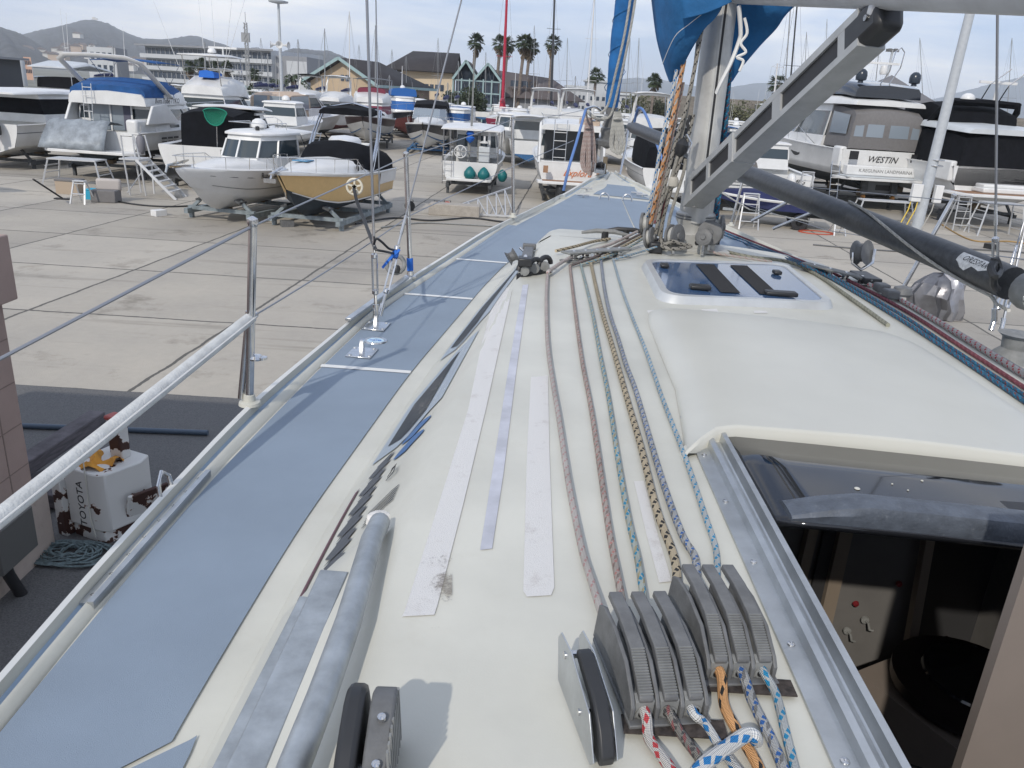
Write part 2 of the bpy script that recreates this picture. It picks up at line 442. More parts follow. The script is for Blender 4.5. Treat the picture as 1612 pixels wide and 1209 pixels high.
drape([Q(300,1167),Q(250,1191),Q(190,1220),Q(130,1250)], [Q(311,1160),Q(300,1188),Q(284,1220),Q(270,1250)], 6)
Y = [YF-.02+(8.28-YF+.02)*i/14 for i in range(15)]
for (fa, fb) in ((0, .478), (.485, 1)):
    drape([(lerp(tab(GL, y)+.1, tab(GR, y)-.1, fa), y, 0) for y in Y], [(lerp(tab(GL, y)+.1, tab(GR, y)-.1, fb), y, 0) for y in Y], 8)
Y = [8.42+(9.25-8.42)*i/8 for i in range(9)]
drape([(lerp(tab(GL, y)+.26, cl(y)-.18, max(0, (i-2)/8)), y, 0) for i, y in enumerate(Y)], [(lerp(tab(GR, y)-.26, cl(y)+.18, max(0, (i-2)/8)), y, 0) for i, y in enumerate(Y)], 8)
def roofstrip(px, name, m_, dz=.0014, n=1, lab=None):
    # four-sided strip given by its two long edges in the photo
    A = [Q(*p) for p in px[0]]; B = [Q(*p) for p in px[1]]
    def res(C, k=24):
        o = []
        for i in range(k+1):
            t = i/k*(len(C)-1); j = min(int(t), len(C)-2); o.append(C[j].lerp(C[j+1], t-j))
        return o
    o = drape(res(A, 60), res(B, 60), 5, name, m_, dz, SM)
    if lab: o['label'] = lab
    return o
TAPE = mat('grip_tape_white', (.70,.69,.67), .8, bump=.5, bscale=700, dirt=.5, nscale=6, dirtcol=(.35,.30,.27))
TAPE2 = mat('tape_residue', (.50,.51,.56), .6, noise=.2, nscale=9)
roofstrip(([(785,455),(737,640),(690,790),(637,955),(633,964)], [(806,457),(765,640),(729,790),(689,945),(684,961)]), 'grip_tape', TAPE, lab='long white grip tape strip with dirty lower end')
roofstrip(([(836,590),(830,700),(824,925),(830,934)], [(863,588),(865,700),(873,920),(868,932)]), 'grip_tape', TAPE, lab='shorter white grip tape strip beside the ropes')
roofstrip(([(823,446),(800,580),(775,740),(756,860)], [(832,445),(813,580),(793,740),(775,858)]), 'tape_mark', TAPE2)
roofstrip(([(998,756),(1018,840),(1038,915)], [(1014,755),(1036,840),(1058,913)]), 'grip_tape', TAPE)
for a, b, c, d in (((1018,490),(1043,488),(1024,501),(1049,499)), ((1104,488),(1128,487),(1107,495),(1132,494)), ((1186,490),(1206,490),(1187,494),(1209,494))):
    roofstrip(([a, c], [b, d]), 'tape_patch', TAPE)
STAIN = mat('grime_stain', (.30,.27,.23), .8, noise=.5, nscale=60)
def grime(name, col, thr, sc, alpha=.7):
    m = mat(name, col, .85); t = m.node_tree; b = t.nodes['Principled BSDF']; m.blend_method = 'HASHED' if hasattr(m, 'blend_method') else None
    tcx = N(t, 'ShaderNodeTexCoord'); n = N(t, 'ShaderNodeTexNoise'); n.inputs['Scale'].default_value = sc; n.inputs['Detail'].default_value = 9; n.inputs['Roughness'].default_value = .8; L(t, tcx.outputs['Object'], n.inputs['Vector'])
    n2 = N(t, 'ShaderNodeTexNoise'); n2.inputs['Scale'].default_value = sc*.12; L(t, tcx.outputs['Object'], n2.inputs['Vector'])
    a = N(t, 'ShaderNodeMath', operation='MULTIPLY'); L(t, n.outputs['Fac'], a.inputs[0]); L(t, n2.outputs['Fac'], a.inputs[1])
    r = N(t, 'ShaderNodeValToRGB'); L(t, a.outputs[0], r.inputs[0]); r.color_ramp.elements[0].position = thr; r.color_ramp.elements[1].position = thr+.10; r.color_ramp.elements[0].color = (0,0,0,1); r.color_ramp.elements[1].color = (alpha,)*3+(1,)
    L(t, r.outputs[0], b.inputs['Alpha']); return m
GR1 = grime('grime_specks', (.22,.19,.16), .275, 130, .6); GR2 = grime('faint_stain', (.38,.33,.25), .27, 22, .38)
roofstrip(([(668,868),(640,940),(618,985)], [(712,868),(712,940),(712,985)]), 'grime_patch', GR1, .0026)
# sea hood over the sliding hatch
hood = []
def hoodrow(y, k, lift, x0, x1):
    r = []
    for f, h in ((0,0),(.004,.014),(.012,.03),(.045,.062),(.085,.080),(.13,.086),(.25,.092),(.4,.098),(.5,.10),(.6,.098),(.75,.092),(.87,.086),(.915,.080),(.955,.062),(.988,.03),(.996,.014),(1,0)):
        x = lerp(x0, x1, f); y_ = y; y = y-(.11*max(0, .10-f)/.10*max(0, min(1, (2.1-y)/.4))); r.append(Vector((x, y, S(x, y)+h*lift*.50+.002))); y = y_
    return r
for y, lift, x0, x1 in ((2.90,.0,.60,1.30),(2.85,.30,.52,1.36),(2.79,.62,.48,1.41),(2.70,.85,.465,1.43),(2.6,.95,.455,1.44),(2.3,1,.445,1.44),(2.0,1,.435,1.43),(1.76,1.0,.40,1.42),(1.69,1.02,.385,1.425),(1.655,1.02,.375,1.43)):
    hood.append(hoodrow(y, 0, lift, x0, x1))
ho = MB().loft(hood, CREAM2).obj('sea_hood', yacht, ang=60)
lip = MB()
lr = hood[-1]; lr2 = [p+Vector((0,-.012,-.004)) for p in lr]; lr3 = [p+Vector((0,-.014,-.034 if 2 < i < 14 else -.004)) for i, p in enumerate(lr)]; lr4 = [p+Vector((0,.03,-.036 if 2 < i < 14 else -.004)) for i, p in enumerate(lr)]
lip.loft([lr, lr2, lr3, lr4], CREAM2).obj('hood_lip', ho, ang=70)
for i in range(4):
    y = 2.66-.25*i; x = .447-.005*i
    pass
# sliding hatch of dark acrylic with its black handle bar
sh = MB(); yb = 1.265
pts = []
for y in (yb, yb+.02, 1.5, 1.78):
    pts.append([Vector((x, y, S(x, y)+.016)) for x in [lerp(HX0+.012, HX1-.03, i/8) for i in range(9)]])
sh.loft(pts, GLASSD); slide = sh.obj('sliding_hatch', yacht, thick=.012)
hb = MB()
rows = []
for i in range(13):
    x = lerp(.52, 1.32, i/12); k = min(1, .25+i*.45); z = S(x, 1.29)+.022
    rows.append([Vector((x, 1.268, z-.004)), Vector((x, 1.262, z+.026*k)), Vector((x, 1.268, z+.040*k)), Vector((x, 1.295, z+.047*k)), Vector((x, 1.325, z+.040*k)), Vector((x, 1.345, z-.002))])
HBM = mat('worn_black_handle', (.085,.10,.125), .5, noise=.25, nscale=30, dirt=.3, dirtcol=(.3,.32,.34), bump=.15, bscale=150)
hb.loft(rows, HBM, cap0=True, cap1=True).obj('handle', slide, ang=35)
MB().box((1.05, 1.42, S(1.05, 1.42)+.0235), (.13, .045, .002), BLACK).obj('label_plate', slide)
for px, py, r in ((1350,767,.006),(1405,760,.0022),(1452,755,.003),(1378,800,.002),(1430,770,.002)):
    MB().lathe(Q(px, py, .026)+Vector((0,0,-.003)), [(r,0),(r*.8,.0015),(0,.002)], CREAM, 8).obj('paint_fleck', slide)
# metal runners of the hatch
def runner(x0, mirror):
    r = MB(); s_ = -1 if mirror else 1; ROWS = []
    for y in [-.9+.25*i for i in range(12)]:
        y = min(y, 1.78); xc = x0+.012*(y-.7)*s_; z = S(xc, y)+.002
        P = [(-.052,0),(-.052,.005),(-.022,.006),(-.020,.022),(-.010,.024),(-.006,.022),(-.004,.009),(.007,.008),(.010,.010),(.012,.030),(.022,.031),(.024,-.03)]
        ROWS.append([Vector((xc+s_*a, y, z+b)) for a, b in P])
    r.loft(ROWS, ALU, flip=not mirror); o = r.obj('hatch_runner', yacht, ang=30)
    for y in [.3+.21*i for i in range(7)]:
        xc = x0+.012*(y-.7)*s_; MB().lathe((xc-s_*.037, y, S(xc, y)+.007), [(.006,0),(.0055,.0025),(.002,.003),(0,.001)], STEEL, 10).obj('screw', o)
    return o
runner(.452, False); runner(1.365, True)
MB().box((.484, .42, 3.635), (.014, 2.6, .05), CREAM).obj('opening_trim', yacht)
# cabin below
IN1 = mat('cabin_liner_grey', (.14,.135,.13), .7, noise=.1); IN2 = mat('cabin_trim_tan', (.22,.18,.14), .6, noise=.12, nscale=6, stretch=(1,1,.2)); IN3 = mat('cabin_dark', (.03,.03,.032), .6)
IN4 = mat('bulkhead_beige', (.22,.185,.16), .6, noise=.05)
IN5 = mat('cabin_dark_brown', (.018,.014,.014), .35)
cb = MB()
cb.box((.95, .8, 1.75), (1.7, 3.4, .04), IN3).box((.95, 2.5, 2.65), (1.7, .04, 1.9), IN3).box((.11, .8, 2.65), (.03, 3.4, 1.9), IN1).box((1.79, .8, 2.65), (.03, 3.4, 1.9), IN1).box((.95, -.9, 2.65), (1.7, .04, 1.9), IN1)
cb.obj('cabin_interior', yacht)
def panel(px, dist, m_, name, th=.02, parent=yacht):
    V = [PY(x, y, dist) for x, y in px]; W = [v+Vector((0, th, 0)) for v in V]; n = len(V)
    return MB().add(V+W, [tuple(range(n)), tuple(range(n, 2*n))[::-1]]+[(i, n+i, n+(i+1) % n, (i+1) % n) for i in range(n)], m_).obj(name, parent)
bk = panel([(1170,700),(1500,700),(1420,1080),(1370,1300),(1060,1300)], 2.05, IN1, 'bulkhead')
panel([(1296,740),(1312,740),(1180,1290),(1166,1290)], 2.0, IN2, 'trim_board', .03)
panel([(1345,740),(1366,740),(1240,1290),(1219,1290)], 2.0, IN2, 'trim_board', .03)
panel([(1320,740),(1344,740),(1218,1290),(1194,1290)], 2.02, IN3, 'door_gap', .01)
panel([(1478,740),(1492,740),(1395,1290),(1381,1290)], 1.98, IN2, 'trim_board', .03)
RED = mat('dark_red_plastic', (.16,.015,.02), .4)
for px, py in ((1347,950),(1415,919)): MB().lathe(PY(px, py, 2.03), [(.010,0),(.008,.006),(0,.008)], RED, 12, (0,-1,0)).obj('plug_cap', bk)
for px, py in ((1333,992),(1361,975)):
    p = PY(px, py, 2.03); MB().lathe(p, [(.012,0),(.012,.006),(0,.007)], GREYP2, 12, (0,-1,0)).tube([p, p+Vector((.004,-.02,0)), p+Vector((.008,-.026,-.018)), p+Vector((.02,-.026,-.02))], .0035, GREYP2, 6).obj('coat_hook', bk)
panel([(1660,760),(1900,760),(1900,1400),(1450,1400)], 1.02, IN4, 'washboard_panel', .02)
c = PY(1530, 1075, 1.75)
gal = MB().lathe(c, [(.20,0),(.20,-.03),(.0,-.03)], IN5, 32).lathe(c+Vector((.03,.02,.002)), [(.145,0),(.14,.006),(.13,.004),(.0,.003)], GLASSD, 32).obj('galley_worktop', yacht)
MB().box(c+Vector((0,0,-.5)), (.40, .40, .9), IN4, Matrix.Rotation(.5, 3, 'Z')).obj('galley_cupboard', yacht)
MB().tube(spline([c+Vector((-.27,-.18,-.12)), c+Vector((-.2,-.22,-.1)), c+Vector((-.1,-.28,-.2)), c+Vector((.1,-.3,-.26))]), .003, BLACK, 6).obj('cable', yacht)
# ---------------------------------------------------------------- port side: stanchions, lifelines, shrouds, tracks
def gz(y): return zd(y)+.05-HEEL*(tab(GL, y)-.9)
def port(y, off=.02, up=0): return Vector((tab(GL, y)+off, y, gz(y)+up))
def stanchion(base, top, r=.0125, blue=False, parent=yacht):
    base, top = Vector(base), Vector(top); o = MB().cyl(base, top, r, STEEL, 12).lathe(top, [(r,0),(r*1.3,.01),(r*1.2,.022),(.004,.03)], STEEL, 12).obj('stanchion', parent)
    MB().lathe(base-Vector((0,0,.02)), [(.036,0),(.034,.010),(.020,.014),(.018,.035),(.0135,.036)], CREAM if not blue else STEEL, 16).obj('stanchion_base', o)
    if blue: MB().cyl(base+(top-base)*.03, base+(top-base)*.14, r*1.35, BLUEC2, 10).obj('blue_tape_wrap', o)
    return o
b1 = Q(393, 632, .05); b1.z += .01
t1 = PY(398, 356, b1.y-.02)
b2 = Q(646, 431, .05); t2 = PY(639, 247, b2.y)
b3 = Q(808, 338, .05); t3 = PY(807, 188, b3.y)
st1 = stanchion(b1, t1, .0135); st2 = stanchion(b2, t2, .0135, True); st3 = stanchion(b3, t3, .0135)
# lower half of the first stanchion is doubled, and a round clamp sits on it
MB().cyl(b1+Vector((-.028,0,0)), PY(392, 490, b1.y), .0105, STEEL, 10).obj('gate_brace', st1)
cpt = PY(403, 563, b1.y); MB().lathe(cpt, [(.0,-.008),(.022,-.006),(.024,.0),(.018,.008),(0,.01)], STEEL, 14).lathe(cpt+Vector((.02,0,0)), [(.0,-.006),(.016,-.004),(.016,.004),(0,.006)], STEEL, 12).obj('clamp', st1)
near_up = PZ(-60, 600, 3.99)
near_up = PY(-40, 586, 1.75); near_lo = PY(-30, 838, 1.28)
low1 = PY(395, 500, b1.y); near_up = t1+(near_up-t1)*((t1.y+1)/(t1.y-near_up.y)); near_lo = low1+(near_lo-low1)*((low1.y+1)/(low1.y-near_lo.y)); low2 = PY(644, 340, b2.y); low3 = PY(808, 262, b3.y)
def wire(pts, r=.0035, name='lifeline', m_=WIRE, sag=0, parent=yacht, n=6):
    P = [Vector(p) for p in pts]; out = []
    for a, b in zip(P, P[1:]):
        for i in range(8): t = i/8; q = a.lerp(b, t); q.z -= sag*4*t*(1-t); out.append(q)
    out.append(P[-1]); return MB().tube(out, r, m_, n).obj(name, parent)
pul = Q(893, 300, .05); pult = PY(922, 172, pul.y+.3)
wire([near_up, t1], .0048); wire([t1, t2], .003); wire([t2, t3], .003, sag=.01); wire([t3, pult], .003, sag=.02)
wire([low1, low2], .003, sag=.01); wire([low2, low3], .003); wire([low3, PY(903, 221, pul.y)], .003)
# white padded cover over the aft lower lifeline
PAD = mat('white_vinyl_padding', (.55,.56,.55), .6, noise=.14, nscale=18, bump=.3, bscale=130, dirt=.2)
pp = [near_lo.lerp(low1, i/40) for i in range(41)]
pd = MB().tube(pp, .0185, PAD, 14, sq=(1, 1.05)); 
pad = pd.obj('lifeline_cover', yacht)
MB().tube([q+Vector((.019,0,.006)) for q in pp], .0022, WHITEC, 5).obj('seam', pad)
MB().cyl(low1-(low1-near_lo).normalized()*.02, low1+(low1-near_lo).normalized()*.03, .012, STEEL, 10).obj('end_fitting', pad)
# aluminium footrest rail with screws, on the inner side of the moulding
rail = MB(); A = Q(140, 963); B = Q(326, 752); n = 10; rows = []
for i in range(n+1):
    p = A.lerp(B, i/n); s_ = (B-A).normalized(); o = Vector((s_.y, -s_.x, 0)); z = S(p.x, p.y)+.004
    q = lambda a, h: Vector((p.x, p.y, 0))+o*a+Vector((0,0,z+h))
    rows.append([q(-.018,.0), q(-.018,.016), q(-.003,.017), q(-.001,.021), q(.012,.021), q(.012,-.002)])
tr = rail.loft(rows, ALU, flip=True, cap0=True, cap1=True).obj('footrest_rail', yacht, ang=25)
for i in range(8):
    p = A.lerp(B, (i+.4)/8); MB().lathe((p.x-.006, p.y, S(p.x, p.y)+.020), [(.0055,0),(.0045,.0014),(.002,.0012),(0,-.002)], GREYP, 10).obj('bolt', tr)
e = Q(262, 768, .05); MB().tube([e+Vector((-.0,-.035,-.03)), e+Vector((-.005,-.03,.02)), e+Vector((-.008,0,.045)), e+Vector((-.005,.03,.02)), e+Vector((0,.035,-.03))], .006, STEEL, 8).obj('mooring_eye', yacht)
# second rail further forward with the fairlead
A = Q(548, 503, .06); B = Q(640, 437, .06)
MB().bar(A+Vector((.0,0,.0)), B, .03, .014, ALU).obj('toe_rail_track', yacht, bevel=.003)
f = MB(); c = Q(631, 428, .08)
f.tube([c+Vector((math.cos(a)*.05-.03, 0.02*math.sin(a), math.sin(a)*.045+.04)) for a in [math.pi*2*i/14 for i in range(14)]], .012, GREYP2, 8, closed=True)
f.obj('mooring_fairlead', yacht); MB().lathe(c+Vector((-.02,-.02,0)), [(.02,0),(.02,.03),(.012,.04),(0,.042)], BLACKP, 12).obj('fairlead_roller', yacht)
# deck fittings port: two chainplates and a filler cap
def chainplate(px, py):
    p = Q(px, py); o = MB().box((p.x, p.y, p.z+.008), (.105, .13, .007), STEEL).obj('chainplate', yacht, bevel=.002)
    o.data.transform(Matrix.Translation((p.x,p.y,0)) @ Matrix.Rotation(-.08, 4, 'Z') @ Matrix.Translation((-p.x,-p.y,0)))
    MB().prism([(-.03,0),(.03,0),(.012,.05),(0,.06),(-.012,.05)], .014, STEEL, Matrix.Translation((p.x-.007, p.y, p.z+.01)) @ Matrix.Rotation(math.pi/2, 4, 'Z') @ Matrix.Rotation(math.pi/2, 4, 'X')).obj('lug', o)
    for a, b in ((-.04,-.05),(.04,-.05),(-.04,.05),(.04,.05)): MB().lathe((p.x+a, p.y+b, p.z+.011), [(.009,0),(.007,.003),(0,.004)], ALU, 10).obj('bolt', o)
    return p
c2 = chainplate(570, 558); c1 = chainplate(592, 516)
p = Q(591, 538); o = MB().lathe(p, [(.052,.004),(.050,.008),(.04,.0085),(.038,.006)], STEEL, 28).obj('water_filler', yacht); text('WATER', Matrix.Translation(p+Vector((0,0,.0078))) , .016, BLUEC2, o, 'lettering', .0004); MB().lathe(p, [(.038,.0062),(0,.0064)], mat('pale_blue_cap', (.45,.62,.75), .3), 24).obj('cap', o)
def shroud(base, top, r, turn=.30, d=None):
    base, top = Vector(base), Vector(top); u = (top-base).normalized(); o = MB().tube([base+u*(turn+.12), top], r, WIRE, 8).obj('shroud', yacht)
    x = u.cross(Vector((0,1,0))).normalized(); t = MB()
    t.cyl(base, base+u*.06, .013, STEEL, 10)
    t.cyl(base+u*.05, base+u*.12, .007, STEEL, 8)
    for s_ in (-1, 1): t.bar(base+u*.11+x*.0105*s_, base+u*(turn-.02)+x*.0105*s_, .007, .012, STEEL, (0,1,0))
    t.lathe(base+u*.105, [(.008,0),(.015,.006),(.015,.02),(.006,.026)], STEEL, 12, u).lathe(base+u*(turn-.03), [(.006,0),(.015,.006),(.015,.02),(.008,.026)], STEEL, 12, u)
    t.cyl(base+u*turn, base+u*(turn+.06), .006, STEEL, 8).tube([base+u*(turn+.05), base+u*(turn+.14)], [.0085,.006], STEEL, 8)
    t.obj('turnbuckle', o); return o
s0 = c1+Vector((0,0,.05))
sh1 = shroud(s0, PY(574, -120, c1.y+.05), .006); sh2 = shroud(s0+Vector((.012,.03,0)), PY(742, -60, c1.y+.55), .004, .34)
sh3 = MB().tube([s0+Vector((.012,.02,.5)), PY(590, -100, c1.y+.1)], .003, WIRE, 6).obj('shroud', yacht)
# black hook strap with a white wheel clipped to the shroud
wc = PY(558, 294, c1.y+.5); wh = empty('shroud_wheel', wc, 0, 'cream plastic spoked wheel held on a black strap beside the port shroud', 'wheel')
m_ = MB(); CR = mat('cream_plastic', (.62,.58,.47), .5)
m_.tube([(math.cos(2*math.pi*i/24)*.038, 0, math.sin(2*math.pi*i/24)*.038) for i in range(24)], .006, CR, 8, closed=True)
for i in range(5):
    a = 2*math.pi*i/5+.3; m_.bar((0,0,0), (math.cos(a)*.036, 0, math.sin(a)*.036), .008, .012, CR, (0,1,0))
m_.lathe((0,-.006,0), [(.012,0),(.012,.012)], CR, 12, (0,1,0)).obj('wheel', wh)
pts = [PY(*q) for q in ((557,297,c1.y+.48),(562,318,c1.y+.45),(573,346,c1.y+.3),(588,385,c1.y+.12),(591,392,c1.y+.05))]
sb = MB().tube([p-wc for p in pts], .0085, BLACKP, 8).obj('strap', wh)
bg_ = MB().tube(spline([PY(*q) for q in ((588,388,c1.y+.02),(592,376,c1.y-.02),(600,380,c1.y),(612,391,c1.y+.05),(621,394,c1.y+.1),(622,399,c1.y+.1),(606,396,c1.y),(592,393,c1.y-.03),(588,388,c1.y+.02))]), .0055, BLACKP, 8).obj('bungee_cord'); tag(bg_, 'black bungee cord looped round the port shrouds below the blue tie', 'cord')
tt = MB(); P0 = PY(622, 396, c1.y+.1)
tt.tube(spline([P0+Vector((.02,0,.01)), P0+Vector((0,-.01,-.01)), P0+Vector((-.02,-.01,-.03)), P0+Vector((-.055,-.02,-.075))]), [.012]*3+[.013]*13+[.012]*3, BLUEC2, 8, sq=(1.1,.35)).lathe(P0+Vector((.0,-.005,-.012)), [(.004,-.02),(.016,-.01),(.018,.005),(.006,.02)], BLUEC2, 10)
tag(tt.obj('blue_tie'), 'blue cloth tie knotted round the inner port shroud', 'tie')
# ---------------------------------------------------------------- cabin windows, stripes and markings on the side
def sideplane(y, t):
    # t = 0 at the base of the cabin side, 1 at the roof edge
    x = bL(y)+.01+.23*t; return Vector((x, y, SM(x, y)))
def sidepatch(y0, y1, t0, t1, name, m_, dz=.003, k=24, parent=yacht, shape=None):
    rows = []
    for i in range(k+1):
        y = lerp(y0, y1, i/k); a, b = (shape(i/k) if shape else (0, 1)); ta, tb = lerp(t0, t1, a), lerp(t0, t1, b)
        r = []
        for j in range(13):
            p = sideplane(y, lerp(ta, tb, j/12)); n = Vector((-.85, 0, .5)); r.append(p+n*(dz))
        rows.append(r)
    return MB().loft(rows, m_, flip=True).obj(name, parent)
WFR = mat('window_frame_grey', (.42,.48,.54), .4, .4)
for y0, y1 in ((1.86, 2.62), (2.72, 4.05)):
    fr = sidepatch(y0, y1, .18, 1.02, 'cabin_window', WFR, .003, 40, shape=lambda s: (.5*max(0,.15-s)/.15+ .6*max(0, s-.75)/.25, 1-.35*max(0, .12-s)/.12))
    sidepatch(y0+.06, y1-.10, .34, .82, 'pane', SMOKE, .0045, 40, fr, shape=lambda s: (.5*max(0,.15-s)/.15+ .9*max(0, s-.7)/.3, 1-.3*max(0, .1-s)/.1))
MAR = mat('maroon_stripe', (.10,.03,.045), .5); LOGO = mat('logo_grey', (.07,.075,.085), .5); LOGB = mat('logo_blue', (.05,.13,.30), .5)
sidepatch(1.12, 1.80, .20, .25, 'side_stripe', MAR)
for i in range(7): 
    y = 1.20+.095*i; sidepatch(y, y+.085, .33, .62, 'side_mark', LOGO, .003, 14, shape=lambda s: (.12+.12*math.sin(s*9), .88+.10*math.sin(s*13)))
for y in (1.70, 1.79): sidepatch(y, y+.085, .68, 1.0, 'side_mark', LOGB, .003, 10, shape=lambda s: (.5-.5*math.sin(math.pi*s), .5+.5*math.sin(math.pi*s)))
def sidetext(s, y, t, size):
    p = sideplane(y, t)+Vector((-.85,0,.5))*.007; return text(s, frame(p, (0,-1,0), (.5,0,.85)), size, BLACK, yacht, 'lettering', .0004)
sidetext('47', 1.60, .80, .06)
for i in range(6): sidepatch(1.40+.012*i, 1.406+.012*i, .70, .98, 'barcode_bar', BLACK, .003, 2)
# moulded step and the galvanised bars of the hood frame
mo = []
for y, hgt in ((.2,.0),(.5,.03),(1.0,.045),(1.18,.045),(1.27,.03),(1.34,.0)):
    r = []
    for i in range(9):
        x = lerp(bL(y)+.02, bL(y)+.235, i/8); r.append(Vector((x, y, S(x, y)+.003+hgt*math.sin(math.pi*i/8)**.6)))
    mo.append(r)
MB().loft(mo, CREAM, flip=True).obj('coaming_moulding', yacht, ang=60)
def onr(px, py, dz): return Q(px, py, dz)
tb = MB().tube([onr(598, 822, .03), onr(585, 850, .045), onr(548, 980, .05), onr(505, 1100, .05), onr(462, 1209, .05), onr(420, 1330, .05), onr(420, 1330, .05)+Vector((.0,-.9,0))], .0185, GALV, 16).obj('hood_frame_tube', yacht)
MB().lathe(onr(597, 822, .005), [(.026,0),(.024,.012),(.019,.016)], mat('sealant_white', (.7,.68,.64), .7, bump=.6, bscale=90), 14).obj('sealant', tb)
G1 = MB(); a, b = onr(527, 905, .05), onr(385, 1225, .05)
G1.bar(a, a+(b-a)*2.6, .050, .02, GALV).obj('galvanised_angle', yacht, bevel=.003)
a, b = onr(487, 945, .045), onr(350, 1225, .045); MB().bar(a, a+(b-a)*2.6, .034, .016, GALV).obj('galvanised_angle', yacht, bevel=.002)
a, b = onr(463, 992, .035), onr(368, 1225, .03); MB().bar(a, a+(b-a)*1.3, .012, .03, mat('dark_bronze_strip', (.10,.085,.075), .5, .3, noise=.2), (1,0,1)).obj('edge_strip', yacht)
# ---------------------------------------------------------------- clutches
def clutch_side():
    return [(0,.0),(.0,.026),(.012,.040),(.06,.070),(.13,.083),(.19,.082),(.215,.070),(.222,0)]
HTOP = [(.004,.040),(.006,.046),(.080,.089),(.150,.101),(.212,.103),(.214,.090),(.15,.088),(.09,.077),(.05,.058),(.02,.040),(.008,.032)]
def clutch_bank(pos, rz, n, pitch=.0335):
    root = bpy.data.objects.new('rope_clutch', None); COL.objects.link(root); root.parent = yacht; root.location = pos; root.rotation_euler = (0, math.atan(HEEL), rz)
    T = Matrix(((0,0,1,0),(1,0,0,0),(0,1,0,0),(0,0,0,1)))   # profile x->y, y->z, extrude->x
    root.location.z += .002; root.scale = (.92, .74, .78)
    MB().box((n*pitch/2, .10, .004), (n*pitch+.012, .225, .008), GREYP).obj('base_plate', root, bevel=.002)
    base = [(.0,.0),(.0,.026),(.010,.036),(.03,.04),(.2,.03),(.21,0)]
    for i in range(n+1):
        x = i*pitch-.0035; MB().prism(clutch_side(), .006, GREYP, Matrix.Translation((x,0,.004)) @ T).obj('cheek', root, bevel=.0015)
    for i in range(n):
        x = i*pitch+.0035
        b_ = MB().prism([(.006,0),(.006,.034),(.02,.040),(.05,.030),(.20,.026),(.21,0)], pitch-.008, GREYP2, Matrix.Translation((x,0,.004)) @ T).obj('jaw_block', root, bevel=.001)
        MB().lathe((x+pitch/2-.004, .0045, .017), [(.0115,0),(.0115,-.0015),(.0085,-.002),(.0085,.0)], GREYP2, 18, (0,1,0)).obj('rope_bush', b_)
        MB().lathe((x+pitch/2-.004, .0038, .017), [(.0085,0),(0,.0002)], BLACK, 18, (0,1,0)).obj('rope_hole', b_)
        h = MB().prism(HTOP, pitch*.58, GREYP, Matrix.Translation((x+.004,0,0)) @ T).obj('lever', root, bevel=.002)
        for k in range(17):
            t = k/16; y = lerp(.010,.074,t); z = lerp(.0485,.0857,t)+.0006
            MB().box((x+.004+pitch*.29, y, z), (pitch*.56, .0017, .0022), GREYP2).obj('grip_ridge', h)
        MB().cyl((x+pitch*.68, .05, .052), (x+pitch*.68, .16, .078), .0011, STEEL, 6).obj('spring', h)
    return root
k1 = Q(993, 1143); k1.z = S(k1.x, k1.y); cb1 = clutch_bank(k1, math.radians(11), 3, .0345)
k2 = Q(1112, 1078); k2.z = S(k2.x, k2.y); cb2 = clutch_bank(k2, math.radians(9), 3)
MB().box((0,0,0), (.125,.03,.002), mat('old_sealant_black', (.05,.04,.035), .9, noise=.6, nscale=90)).obj('sealant', yacht).location = k1+Vector((.052,-.0,.003))
MB().box((0,0,0), (.125,.03,.002), MATS['old_sealant_black']).obj('sealant', yacht).location = k2+Vector((.052,-.0,.003))
# flip-up cleat beside the clutches
kk = Q(965, 1200); lv = bpy.data.objects.new('lever_cleat', None); COL.objects.link(lv); lv.parent = yacht; lv.location = kk; lv.rotation_euler = (0,0,math.radians(13))
T = Matrix(((0,0,1,0),(1,0,0,0),(0,1,0,0),(0,0,0,1)))
for x in (-.028, .0): MB().prism([(0,0),(-.01,.012),(.02,.055),(.10,.075),(.145,.07),(.155,.055),(.14,.0)], .002, ALU, Matrix.Translation((x,-.0,0)) @ T).obj('side_plate', lv, bevel=.0006)
MB().prism([(-.012,.004),(-.016,.018),(.0,.042),(.03,.066),(.085,.080),(.10,.076),(.10,.066),(.04,.05),(.015,.022),(.01,.004)], .018, BLACKP, Matrix.Translation((-.022,0,.004)) @ T).obj('lever', lv, bevel=.003)
MB().cyl((-.03,.12,.055), (.005,.12,.055), .005, STEEL, 10).cyl((-.03,.05,.03), (.005,.05,.03), .004, STEEL, 10).obj('pin', lv)
# big jammer at the lower left
kj = Q(572, 1270); jm = bpy.data.objects.new('large_rope_jammer', None); COL.objects.link(jm); jm.parent = yacht; jm.location = kj; jm.rotation_euler = (0, 0, math.radians(2))
PJ = [(-.05,0),(-.05,.04),(.0,.075),(.045,.095),(.065,.096),(.085,.085),(.10,.05),(.105,0)]
MB().prism(PJ, .022, BLACKP, Matrix.Translation((-.028,.0,0)) @ T).obj('cheek', jm, bevel=.006)
MB().prism([(a*.96+.003, b*.96) for a, b in PJ], .026, GREYP, Matrix.Translation((.0,.0,0)) @ T).obj('cheek', jm, bevel=.003)
for k in range(9): MB().box((.0275, -.01+k*.011, .05), (.0022, .005, .07), GREYP2, Matrix.Rotation(-.05, 3, 'Y')).obj('grip_ridge', jm)
for y, z in ((.03,.082),(.06,.075),(.085,.055),(-.01,.06)): MB().lathe((.0145, y, z+.006), [(.005,0),(.0045,.004),(.002,.005),(0,.005)], STEEL, 10, (0,-.2,1)).obj('rivet', jm)
MB().cyl((-.02,.0,.035), (.01,.0,.035), .016, STEEL, 18).obj('sheave', jm)
